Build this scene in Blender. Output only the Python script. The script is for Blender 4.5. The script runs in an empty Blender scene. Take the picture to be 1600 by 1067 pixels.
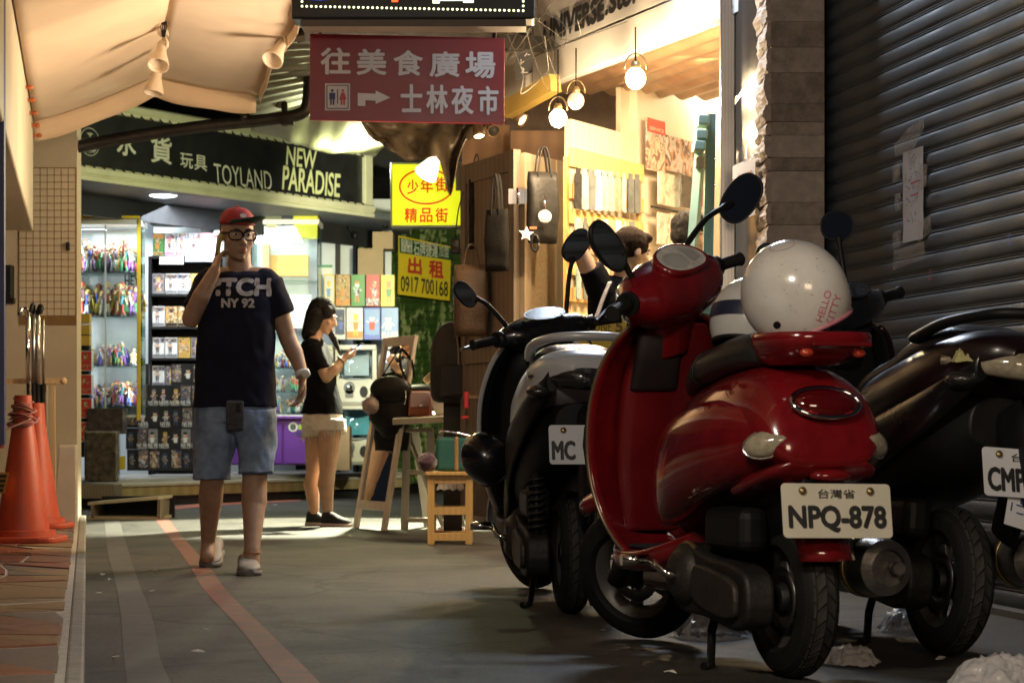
import bpy, bmesh, math, random
from mathutils import Vector, Matrix, noise
V = Vector
SC = bpy.context.scene
COL = SC.collection
random.seed(11)

# ------------------------------------------------------------------ camera, world, lights, exposure
F, EYE, YH = 3555.0, 0.67, 670.0
cam = bpy.data.cameras.new('camera')
cam.sensor_width = 36.0
cam.lens = 36.0 * F / 1600.0
cam.shift_y = (YH - 533.5) / 1600.0
cam.clip_start, cam.clip_end = 0.1, 400
cam.dof.use_dof = True
cam.dof.focus_distance = 8.6
cam.dof.aperture_fstop = 8.5
camo = bpy.data.objects.new('camera', cam)
camo.location = (0, 0, EYE)
camo.rotation_euler = (math.pi / 2, 0, 0)
COL.objects.link(camo)
SC.camera = camo
SC.view_settings.view_transform = 'Standard'
SC.view_settings.look = 'None'
SC.view_settings.exposure = 0.0
SC.view_settings.gamma = 1.0
SC.view_settings.use_curve_mapping = False
w = bpy.data.worlds.new('World')
SC.world = w
w.use_nodes = True
nt = w.node_tree
nt.nodes['Background'].inputs['Color'].default_value = (0.30, 0.33, 0.45, 1)
nt.nodes['Background'].inputs['Strength'].default_value = 0.024
try:
    SC.cycles.use_denoising = True
    SC.cycles.sample_clamp_indirect = 4.0
    SC.cycles.max_bounces = 7
    SC.cycles.transparent_max_bounces = 12
    SC.cycles.caustics_reflective = False
    SC.cycles.caustics_refractive = False
except Exception:
    pass

def lamp(name, kind, loc, energy, color, size=0.1, target=None, spot=None, blend=0.5, sy=None, spread=None):
    l = bpy.data.lights.new(name, kind)
    l.energy = energy
    l.color = color
    if kind == 'AREA':
        l.size = size
        if sy:
            l.shape = 'RECTANGLE'
            l.size_y = sy
        if spread:
            l.spread = math.radians(spread)
    else:
        l.shadow_soft_size = size
    if spot:
        l.spot_size = math.radians(spot)
        l.spot_blend = blend
    o = bpy.data.objects.new(name, l)
    o.location = loc
    if target is not None:
        o.rotation_euler = (V(target) - V(loc)).to_track_quat('-Z', 'Y').to_euler()
    COL.objects.link(o)
    return o

WARM, AMBER, COOL, GREENISH = (1, .72, .40), (1, .60, .30), (.80, .90, 1), (.93, 1, .62)
# cool tube over the street just beyond the stone pillar
lamp('tube_over_street', 'AREA', (0.85, 11.3, 3.5), 118, (.74, .85, 1), 0.9, (1.4, 8.6, 0.6), sy=0.2)
# warm shop front behind the camera on the right, and the arcade light on the left
lamp('shop_front_behind', 'AREA', (1.9, 0.6, 2.0), 56, (1, .74, .50), 1.4, (-1.2, 12.0, 1.9), sy=0.9)
lamp('arcade_light', 'AREA', (-0.5, 2.9, 2.5), 54, (1, .88, .72), 0.6, (0.8, 6.3, 0.4), sy=0.4)
# warm spill of the bright shop across the alley, on to the peach canopy and cream wall
lamp('shop_spill', 'AREA', (0.0, 12.0, 1.75), 50, (1, .77, .53), 0.8, (-2.0, 12.1, 2.35), sy=0.6, spread=125)
# right-hand phone-case shop
lamp('shop_ceiling_lamp', 'AREA', (1.35, 12.9, 2.75), 230, (1, .74, .44), 0.9, (1.2, 13.2, 0), sy=0.6)
lamp('shop_ceiling_rear_lamp', 'AREA', (1.25, 15.2, 2.9), 140, (1, .74, .44), 0.9, (1.0, 15.2, 0), sy=0.6)
# toy shop
lamp('toy_shop_lamp', 'AREA', (-3.4, 21.5, 2.62), 50, (.88, .95, 1), 1.3, (-3.2, 21.2, 0), sy=0.8)
lamp('toy_front_lamp', 'AREA', (-2.7, 20.3, 2.6), 38, (.9, .96, 1), 1.2, (-2.95, 21.5, 0.3), sy=0.3, spread=140)
lamp('banner_fill_light', 'SPOT', (-0.70, 17.6, 2.1), 850, (1, .95, .62), .08, (-0.95, 23.3, 2.2), spot=60, blend=.7)  # added spot without a fixture, brightens the banner and the green shutter

# ------------------------------------------------------------------ projection helpers
def P(px, py, Y):
    return V(((px - 800) / F * Y, Y, EYE + (YH - py) / F * Y))

def G(px, py, z=0.0):
    Y = (EYE - z) * F / (py - YH)
    return V(((px - 800) / F * Y, Y, z))

def hit(px, py, p0, n):
    d = V(((px - 800) / F, 1.0, (YH - py) / F))
    o = V((0, 0, EYE))
    k = (V(p0) - o).dot(n) / d.dot(n)
    return o + d * k

AL = math.atan(-664 / F)
U = V((math.sin(AL), math.cos(AL), 0))
R_ = V((math.cos(AL), -math.sin(AL), 0))
UP = V((0, 0, 1))
def S(s, t, z=0.0):
    return U * s + R_ * t + UP * z

def frame(o, x, y):
    x = V(x).normalized()
    y = V(y)
    z = x.cross(y).normalized()
    y = z.cross(x).normalized()
    m = Matrix((x, y, z)).transposed().to_4x4()
    m.translation = V(o)
    return m

def facing(o, xdir):
    """frame standing upright: x along xdir, y up, z towards the viewer side"""
    return frame(o, xdir, UP)

# ------------------------------------------------------------------ materials
def new_mat(name):
    m = bpy.data.materials.new(name)
    m.use_nodes = True
    n = m.node_tree.nodes
    return m, n, m.node_tree.links, n['Principled BSDF']

def mat(name, col, rough=.5, metal=0, coat=0, vary=.12, scale=6, bump=0, bscale=60, col2=None, spec=.5, sub=0, emit=None, es=1, alpha=1, trans=0, rvary=.1, stretch=None, sheen=0):
    m, n, l, b = new_mat(name)
    tc = n.new('ShaderNodeTexCoord')
    src = tc.outputs['Object']
    if stretch:
        mp = n.new('ShaderNodeMapping')
        mp.inputs['Scale'].default_value = stretch
        l.new(src, mp.inputs['Vector'])
        src = mp.outputs['Vector']
    nz = n.new('ShaderNodeTexNoise')
    nz.inputs['Scale'].default_value = scale
    nz.inputs['Detail'].default_value = 6
    nz.inputs['Roughness'].default_value = .62
    l.new(src, nz.inputs['Vector'])
    mr = n.new('ShaderNodeMapRange')
    mr.inputs['From Min'].default_value = .3
    mr.inputs['From Max'].default_value = .7
    l.new(nz.outputs['Fac'], mr.inputs['Value'])
    mx = n.new('ShaderNodeMix')
    mx.data_type = 'RGBA'
    c1 = [max(0, c * (1 - vary)) for c in col[:3]]
    c2 = col2[:3] if col2 else [min(1, c * (1 + vary)) for c in col[:3]]
    mx.inputs['A'].default_value = (*c1, 1)
    mx.inputs['B'].default_value = (*c2, 1)
    l.new(mr.outputs['Result'], mx.inputs['Factor'])
    l.new(mx.outputs['Result'], b.inputs['Base Color'])
    mr2 = n.new('ShaderNodeMapRange')
    mr2.inputs['To Min'].default_value = max(.02, rough - rvary * rough * 2)
    mr2.inputs['To Max'].default_value = min(1, rough + rvary * rough * 2)
    l.new(nz.outputs['Fac'], mr2.inputs['Value'])
    l.new(mr2.outputs['Result'], b.inputs['Roughness'])
    b.inputs['Metallic'].default_value = metal
    b.inputs['Coat Weight'].default_value = coat
    b.inputs['Coat Roughness'].default_value = .04
    b.inputs['Specular IOR Level'].default_value = spec
    if sheen:
        b.inputs['Sheen Weight'].default_value = sheen
    if sub:
        b.inputs['Subsurface Weight'].default_value = sub
        b.inputs['Subsurface Radius'].default_value = (.012, .005, .003)
        b.inputs['Subsurface Scale'].default_value = .6
    if emit:
        b.inputs['Emission Color'].default_value = (*emit, 1)
        b.inputs['Emission Strength'].default_value = es
    if trans:
        b.inputs['Transmission Weight'].default_value = trans
    b.inputs['Alpha'].default_value = alpha
    if bump:
        nb = n.new('ShaderNodeTexNoise')
        nb.inputs['Scale'].default_value = bscale
        nb.inputs['Detail'].default_value = 5
        l.new(src, nb.inputs['Vector'])
        bp = n.new('ShaderNodeBump')
        bp.inputs['Strength'].default_value = bump
        bp.inputs['Distance'].default_value = .01
        l.new(nb.outputs['Fac'], bp.inputs['Height'])
        l.new(bp.outputs['Normal'], b.inputs['Normal'])
    return m

def glow(name, col, strength):
    m, n, l, b = new_mat(name)
    b.inputs['Base Color'].default_value = (*[c * .5 for c in col], 1)
    b.inputs['Emission Color'].default_value = (*col, 1)
    b.inputs['Emission Strength'].default_value = strength
    return m

def glass_mat(name, tint=(.9, 1, .97), alpha=.06, rough=.03):
    """thin clear sheet: mostly see-through, with a mirror share that grows at grazing angles"""
    m, n, l, b = new_mat(name)
    n.remove(b)
    tr = n.new('ShaderNodeBsdfTransparent'); tr.inputs['Color'].default_value = (*[.5 + .5 * c for c in tint], 1)
    gl = n.new('ShaderNodeBsdfGlossy'); gl.inputs['Color'].default_value = (*tint, 1); gl.inputs['Roughness'].default_value = rough
    fr_ = n.new('ShaderNodeLayerWeight'); fr_.inputs['Blend'].default_value = .12
    ad = n.new('ShaderNodeMath'); ad.operation = 'ADD'; ad.inputs[1].default_value = alpha; ad.use_clamp = True
    l.new(fr_.outputs['Fresnel'], ad.inputs[0])
    mx = n.new('ShaderNodeMixShader')
    l.new(ad.outputs[0], mx.inputs[0]); l.new(tr.outputs[0], mx.inputs[1]); l.new(gl.outputs[0], mx.inputs[2])
    l.new(mx.outputs[0], n['Material Output'].inputs['Surface'])
    return m

def busy(name, cols, scale=40, rough=.3):
    """busy printed artwork: hard-edged patches of several colours"""
    m, n, l, b = new_mat(name)
    tc = n.new('ShaderNodeTexCoord')
    oi = n.new('ShaderNodeObjectInfo')
    ad = n.new('ShaderNodeVectorMath'); ad.operation = 'ADD'
    l.new(tc.outputs['Object'], ad.inputs[0]); l.new(oi.outputs['Location'], ad.inputs[1])
    q = n.new('ShaderNodeTexNoise'); q.inputs['Scale'].default_value = scale; q.inputs['Detail'].default_value = 4; q.inputs['Distortion'].default_value = .8
    l.new(ad.outputs[0], q.inputs['Vector'])
    r = n.new('ShaderNodeValToRGB'); r.color_ramp.interpolation = 'CONSTANT'
    el = r.color_ramp.elements
    k = len(cols)
    el[0].position, el[0].color = 0, (*cols[0], 1)
    el[1].position, el[1].color = .36, (*cols[1], 1)
    for i, c in enumerate(cols[2:]):
        e_ = el.new(.36 + .30 * (i + 1) / (k - 1)); e_.color = (*c, 1)
    l.new(q.outputs['Fac'], r.inputs['Fac'])
    l.new(r.outputs['Color'], b.inputs['Base Color'])
    b.inputs['Roughness'].default_value = rough
    return m

_mc = {}
def cmat(col, rough=.5, **k):
    """plain coloured material, cached"""
    key = (tuple(round(c, 3) for c in col), rough, tuple(sorted(k.items())))
    if key not in _mc:
        k.setdefault('bump', .04)
        _mc[key] = mat('finish', col, rough, **k)
    return _mc[key]

# ------------------------------------------------------------------ mesh building
MW = {}            # object -> world matrix of the frame its mesh is in
class MB:
    def __init__(s):
        s.v, s.f, s.m, s.s = [], [], [], []
    def add(s, vs, fs, mi=0, smooth=False, M=None):
        o = len(s.v)
        s.v += [(M @ V(v)) if M else V(v) for v in vs]
        for f in fs:
            s.f.append([i + o for i in f]); s.m.append(mi); s.s.append(smooth)
        return s
    def box(s, c, d, M=None, mi=0):
        x, y, z = d[0] / 2, d[1] / 2, d[2] / 2
        c = V(c)
        vs = [c + V((a * x, b * y, e * z)) for e in (-1, 1) for b in (-1, 1) for a in (-1, 1)]
        return s.add(vs, [(0, 2, 3, 1), (4, 5, 7, 6), (0, 1, 5, 4), (2, 6, 7, 3), (0, 4, 6, 2), (1, 3, 7, 5)], mi, False, M)
    def bar(s, a, b, w, h=None, up=UP, mi=0):
        """rectangular bar from a to b"""
        a, b = V(a), V(b)
        h = h or w
        d = (b - a)
        L = d.length
        z = d.normalized()
        x = V(up).cross(z)
        if x.length < 1e-4:
            x = V((1, 0, 0)).cross(z)
        x.normalize()
        y = z.cross(x)
        M = Matrix((x, y, z)).transposed().to_4x4()
        M.translation = (a + b) / 2
        return s.box((0, 0, 0), (w, h, L), M, mi)
    def loft(s, rings, closed=True, caps=True, smooth=True, mi=0, M=None):
        n = len(rings[0])
        vs = [p for r in rings for p in r]
        fs = []
        for i in range(len(rings) - 1):
            for j in range(n if closed else n - 1):
                a, b = i * n + j, i * n + (j + 1) % n
                fs.append((a, b, b + n, a + n))
        o = len(s.v)
        s.add(vs, fs, mi, smooth, M)
        if caps and closed:
            s.f.append([o + k for k in reversed(range(n))]); s.m.append(mi); s.s.append(False)
            s.f.append([o + (len(rings) - 1) * n + k for k in range(n)]); s.m.append(mi); s.s.append(False)
        return s
    def tube(s, path, r, n=10, caps=True, mi=0, M=None, flat=1.0, up=None):
        path = [V(p) for p in path]
        rr = r if isinstance(r, (list, tuple)) else [r] * len(path)
        rings = []
        px = None
        for i, p in enumerate(path):
            d = (path[min(i + 1, len(path) - 1)] - path[max(i - 1, 0)]).normalized()
            if px is None:
                a = V(up) if up else (UP if abs(d.z) < .95 else V((1, 0, 0)))
                x = a.cross(d).normalized()
            else:
                x = (px - d * px.dot(d)).normalized()
            y = d.cross(x)
            px = x
            rings.append([p + (x * math.cos(t) + y * math.sin(t) * flat) * rr[i] for t in [2 * math.pi * k / n for k in range(n)]])
        return s.loft(rings, True, caps, True, mi, M)
    def lathe(s, prof, n=24, M=None, mi=0, smooth=True, closed=False):
        """profile of (r, h) turned round local z"""
        rings = []
        for r, h in prof:
            rings.append([V((max(r, 1e-5) * math.cos(2 * math.pi * k / n), max(r, 1e-5) * math.sin(2 * math.pi * k / n), h)) for k in range(n)])
        if closed:
            rings.append(rings[0])
        return s.loft(rings, True, not closed, smooth, mi, M)
    def prism(s, pts, d, M=None, mi=0, smooth=False):
        """outline in local xy, thickness d along local z (from 0 to d)"""
        n = len(pts)
        vs = [V((p[0], p[1], 0)) for p in pts] + [V((p[0], p[1], d)) for p in pts]
        fs = [tuple(reversed(range(n))), tuple(range(n, 2 * n))] + [(i, (i + 1) % n, n + (i + 1) % n, n + i) for i in range(n)]
        return s.add(vs, fs, mi, smooth, M)
    def ball(s, c, r, n=14, m=9, M=None, mi=0, R=None):
        c = V(c)
        r = r if isinstance(r, (tuple, list)) else (r, r, r)
        rings = []
        for i in range(m + 1):
            a = -math.pi / 2 + math.pi * i / m
            rr = max(math.cos(a), 1e-4)
            ring = [V((r[0] * rr * math.cos(2 * math.pi * k / n), r[1] * rr * math.sin(2 * math.pi * k / n), r[2] * math.sin(a))) for k in range(n)]
            rings.append([c + (R @ p if R else p) for p in ring])
        return s.loft(rings, True, False, True, mi, M)
    def mesh(s, name):
        me = bpy.data.meshes.new(name)
        me.from_pydata([tuple(v) for v in s.v], [], s.f)
        me.polygons.foreach_set('use_smooth', s.s)
        me.polygons.foreach_set('material_index', s.m)
        return me
    def build(s, name, m, parent=None, world=True, bevel=0, seg=2, fix=False, sharp=None, subd=0):
        if world and parent is not None and parent in MW:
            inv = MW[parent].inverted()
            s.v = [inv @ v for v in s.v]
        me = s.mesh(name)
        if fix:
            bm = bmesh.new(); bm.from_mesh(me)
            bmesh.ops.remove_doubles(bm, verts=bm.verts, dist=1e-5)
            bmesh.ops.recalc_face_normals(bm, faces=bm.faces)
            bm.to_mesh(me); bm.free()
        if sharp:
            me.set_sharp_from_angle(angle=math.radians(sharp))
        return link(name, me, m, parent, bevel, seg, subd)

def link(name, me, m, parent=None, bevel=0, seg=2, subd=0):
    for x in (m if isinstance(m, (list, tuple)) else [m]):
        if x is not None:
            me.materials.append(x)
    o = bpy.data.objects.new(name, me)
    COL.objects.link(o)
    if parent is not None:
        o.parent = parent
        MW[o] = MW.get(parent, Matrix())
    else:
        MW[o] = Matrix()
    if bevel:
        b = o.modifiers.new('bevel', 'BEVEL')
        b.width, b.segments, b.limit_method, b.angle_limit = bevel, seg, 'ANGLE', math.radians(40)
        b.harden_normals = False
    if subd:
        b = o.modifiers.new('sub', 'SUBSURF')
        b.levels = b.render_levels = subd
    return o

def tag(o, label=None, cat=None, group=None, kind=None):
    if label: o['label'] = label
    if cat: o['category'] = cat
    if group: o['group'] = group
    if kind: o['kind'] = kind
    return o

def thing(name, label, cat, loc=(0, 0, 0), rz=0, group=None, M=None):
    o = bpy.data.objects.new(name, None)
    o.empty_display_size = .05
    COL.objects.link(o)
    if M is None:
        M = Matrix.Translation(V(loc)) @ Matrix.Rotation(rz, 4, 'Z')
    o.matrix_world = M
    MW[o] = M.copy()
    return tag(o, label, cat, group)

def copy_thing(o, loc, rz=0, label=None, scale=1):
    """copy a thing with its parts and sub-parts"""
    def cp(x, par):
        c = x.copy(); COL.objects.link(c); c.parent = par
        for ch in x.children:
            cp(ch, c)
        return c
    c = cp(o, None)
    c.location = loc
    c.rotation_euler = (0, 0, rz)
    c.scale = (scale,) * 3
    if label: c['label'] = label
    return c

def part_copy(name, me, parent, M):
    """one more object on shared mesh data, placed at M (in the parent's frame)"""
    o = bpy.data.objects.new(name, me)
    COL.objects.link(o)
    o.parent = parent
    o.matrix_local = M
    return o

_tc = {}
def text_geo(body, bold=0, space=1.0):
    key = (body, bold, space)
    if key not in _tc:
        c = bpy.data.curves.new('lettering', 'FONT')
        c.body = body
        c.offset = bold
        c.resolution_u = 3
        c.space_character = space
        c.align_x, c.align_y = 'CENTER', 'CENTER'
        o = bpy.data.objects.new('lettering', c)
        COL.objects.link(o)
        dg = bpy.context.evaluated_depsgraph_get()
        me = bpy.data.meshes.new_from_object(o.evaluated_get(dg))
        vs = [v.co.copy() for v in me.vertices]
        fs = [list(p.vertices) for p in me.polygons]
        bpy.data.objects.remove(o); bpy.data.meshes.remove(me); bpy.data.curves.remove(c)
        x0, x1 = min(v.x for v in vs), max(v.x for v in vs)
        y0, y1 = min(v.y for v in vs), max(v.y for v in vs)
        for v in vs:
            v.x = (v.x - (x0 + x1) / 2) / (x1 - x0)
            v.y = (v.y - (y0 + y1) / 2) / (y1 - y0)
        _tc[key] = (vs, fs)
    return _tc[key]

def text_into(mb, body, M, cx, cy, w, h, bold=0.0, z=.002, shear=0, mi=0, space=1.0, warp=None):
    """lettering stretched to w x h with centre cx, cy in the plane of M"""
    vs, fs = text_geo(body, 0, space)
    b = bold * h * 1.0
    sh = [(0, 0)] if b <= 0 else [(0, 0)] + [(b * math.cos(a), b * math.sin(a)) for a in [math.pi * k / 4 for k in range(8)]]
    for k, (dx, dy) in enumerate(sh):
        pts = [V((cx + v.x * (w - 2 * b) + dx + shear * v.y * h, cy + v.y * (h - 2 * b) + dy, z + .00012 * k)) for v in vs]
        if warp:
            pts = [warp(p) for p in pts]
        mb.add(pts, fs, mi, False, M)
    return mb

def flat(mb, M, pts, z=.002, mi=0):
    mb.add([V((p[0], p[1], z)) for p in pts], [tuple(range(len(pts)))], mi, False, M)
    return mb

def rect(mb, M, cx, cy, w, h, z=.002, mi=0):
    return flat(mb, M, [(cx - w / 2, cy - h / 2), (cx + w / 2, cy - h / 2), (cx + w / 2, cy + h / 2), (cx - w / 2, cy + h / 2)], z, mi)

def scribble(mb, M, cx, cy, w, h, n, z=.002, seed=0):
    """illegible pen strokes filling a line of writing"""
    r = random.Random(seed)
    for k in range(n):
        x = cx - w / 2 + w * (k + .5) / n
        for q in range(4):
            a = (x + r.uniform(-.45, .45) * w / n, cy + r.uniform(-.5, .5) * h); t = r.choice((0, 1.57, .9, 2.2))
            L = h * r.uniform(.25, .5)
            seg(mb, M, a, (a[0] + L * math.cos(t), a[1] + L * math.sin(t)), h * .09, z)
    return mb

def disc(mb, M, cx, cy, rx, ry=None, z=.002, n=24, mi=0, rot=0):
    ry = ry or rx
    pts = []
    for k in range(n):
        a = 2 * math.pi * k / n
        x, y = rx * math.cos(a), ry * math.sin(a)
        pts.append((cx + x * math.cos(rot) - y * math.sin(rot), cy + x * math.sin(rot) + y * math.cos(rot)))
    return flat(mb, M, pts, z, mi)

def ringflat(mb, M, cx, cy, rx, ry, wd, z=.002, n=40, mi=0):
    vs, fs = [], []
    for k in range(n):
        a = 2 * math.pi * k / n
        for q in (0, wd):
            vs.append(V((cx + (rx - q) * math.cos(a), cy + (ry - q) * math.sin(a), z)))
    for k in range(n):
        a, b = 2 * k, 2 * ((k + 1) % n)
        fs.append((a, b, b + 1, a + 1))
    mb.add(vs, fs, mi, False, M)
    return mb

def seg(mb, M, a, b, wd, z=.002, mi=0):
    a, b = V((*a, 0)), V((*b, 0))
    d = (b - a).normalized()
    n = V((-d.y, d.x, 0)) * wd / 2
    return flat(mb, M, [(a - n)[:2], (b - n)[:2], (b + n)[:2], (a + n)[:2]], z, mi)

def cr(pts, n):
    """Catmull-Rom resample of a list of tuples/vectors, n samples per span"""
    out = []
    m = len(pts)
    for i in range(m - 1):
        p0, p1, p2, p3 = pts[max(i - 1, 0)], pts[i], pts[i + 1], pts[min(i + 2, m - 1)]
        for k in range(n):
            t = k / n
            out.append(tuple(.5 * ((2 * b) + (c - a) * t + (2 * a - 5 * b + 4 * c - d) * t * t + (3 * b - a - 3 * c + d) * t ** 3) for a, b, c, d in zip(p0, p1, p2, p3)))
    out.append(tuple(pts[-1]))
    return out

def superring(cx, y, zc, hw, hh, e=2.4, n=28, hb=None, tilt=0):
    """closed ring in the x-z plane at y; hh up, hb down; tilt shears y with z"""
    hb = hb if hb is not None else hh
    out = []
    for k in range(n):
        a = 2 * math.pi * k / n
        c, s_ = math.cos(a), math.sin(a)
        x = math.copysign(abs(c) ** (2 / e), c) * hw
        z = math.copysign(abs(s_) ** (2 / e), s_) * (hh if s_ > 0 else hb)
        out.append(V((cx + x, y + tilt * z, zc + z)))
    return out

def voxel_body(prims, name, vox=.006, smooth=6, wrinkle=0, wscale=9):
    """one continuous skin over capsules, cut cones and ellipsoids"""
    mb = MB()
    for p in prims:
        k = p[0]
        if k == 'cap':
            _, a, b, r0, r1 = p[:5]
            a, b = V(a), V(b)
            d = (b - a)
            L = d.length
            q = d.to_track_quat('Z', 'Y').to_matrix().to_4x4()
            q.translation = a
            prof = [(r0 * math.sin(t), -r0 * math.cos(t)) for t in [math.pi / 2 * i / 5 for i in range(5)]] + [(r0, 0), (r1, L)] + [(r1 * math.cos(t), L + r1 * math.sin(t)) for t in [math.pi / 2 * i / 5 for i in range(1, 6)]]
            mb.lathe(prof, 16, q)
        elif k == 'con':     # flat-ended elliptical cone a->b, (wx, wy) at both ends, side vector
            _, a, b, s0, s1, side = p[:6]
            a, b = V(a), V(b)
            d = (b - a).normalized()
            x = V(side) - d * V(side).dot(d)
            x.normalize()
            y = d.cross(x)
            rings = []
            for i in range(5):
                t = i / 4
                c = a.lerp(b, t)
                wx, wy = s0[0] + (s1[0] - s0[0]) * t, s0[1] + (s1[1] - s0[1]) * t
                rings.append([c + x * wx * math.cos(g) + y * wy * math.sin(g) for g in [2 * math.pi * j / 22 for j in range(22)]])
            mb.loft(rings)
        elif k == 'ell':
            mb.ball(p[1], p[2], 18, 12, None, 0, p[3] if len(p) > 3 else None)
        elif k == 'loft':
            mb.loft(p[1])
    me = mb.mesh('tmp')
    bm = bmesh.new(); bm.from_mesh(me); bmesh.ops.recalc_face_normals(bm, faces=bm.faces); bm.to_mesh(me); bm.free()
    o = bpy.data.objects.new('tmp', me)
    COL.objects.link(o)
    r = o.modifiers.new('r', 'REMESH'); r.mode = 'VOXEL'; r.voxel_size = vox; r.use_smooth_shade = True
    if smooth:
        q = o.modifiers.new('s', 'SMOOTH'); q.factor = .5; q.iterations = smooth
    dg = bpy.context.evaluated_depsgraph_get()
    out = bpy.data.meshes.new_from_object(o.evaluated_get(dg))
    bpy.data.objects.remove(o); bpy.data.meshes.remove(me)
    out.name = name
    if wrinkle:
        out.update()
        ns = [v.normal.copy() for v in out.vertices]
        for v, nn in zip(out.vertices, ns):
            c = v.co * wscale
            h = noise.noise(V((c.x * 1.6, c.y * 1.6, c.z))) + .5 * noise.noise(V((c.x * 3 + c.z, c.y * 3, c.z * 2.2)))
            v.co += nn * h * wrinkle
    out.polygons.foreach_set('use_smooth', [True] * len(out.polygons))
    return out

def skin_link(me, name, m, parent):
    inv = MW[parent].inverted()
    me.transform(inv)
    return link(name, me, m, parent)
# ================================================================== SETTING
def striped(name, c1, c2, scale, rough=.5, axis='Z', metal=0, bump=.0, soft=True, distort=1.5):
    """wood grain / brushed look: wave bands with distortion"""
    m, n, l, b = new_mat(name)
    tc = n.new('ShaderNodeTexCoord')
    wv = n.new('ShaderNodeTexWave')
    wv.bands_direction = axis
    wv.inputs['Scale'].default_value = scale
    wv.inputs['Distortion'].default_value = distort
    wv.inputs['Detail'].default_value = 4
    wv.inputs['Detail Scale'].default_value = 1.6
    l.new(tc.outputs['Object'], wv.inputs['Vector'])
    nz = n.new('ShaderNodeTexNoise')
    nz.inputs['Scale'].default_value = 5
    nz.inputs['Detail'].default_value = 5
    l.new(tc.outputs['Object'], nz.inputs['Vector'])
    ad = n.new('ShaderNodeMath'); ad.operation = 'MULTIPLY_ADD'
    ad.inputs[1].default_value = .5
    l.new(wv.outputs['Fac'], ad.inputs[0])
    ml = n.new('ShaderNodeMath'); ml.operation = 'MULTIPLY'; ml.inputs[1].default_value = .5
    l.new(nz.outputs['Fac'], ml.inputs[0])
    l.new(ml.outputs[0], ad.inputs[2])
    mx = n.new('ShaderNodeMix'); mx.data_type = 'RGBA'
    mx.inputs['A'].default_value = (*c1, 1); mx.inputs['B'].default_value = (*c2, 1)
    l.new(ad.outputs[0], mx.inputs['Factor'])
    l.new(mx.outputs['Result'], b.inputs['Base Color'])
    b.inputs['Roughness'].default_value = rough
    b.inputs['Metallic'].default_value = metal
    if bump:
        bp = n.new('ShaderNodeBump'); bp.inputs['Strength'].default_value = bump; bp.inputs['Distance'].default_value = .004
        l.new(ad.outputs[0], bp.inputs['Height']); l.new(bp.outputs['Normal'], b.inputs['Normal'])
    return m

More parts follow.
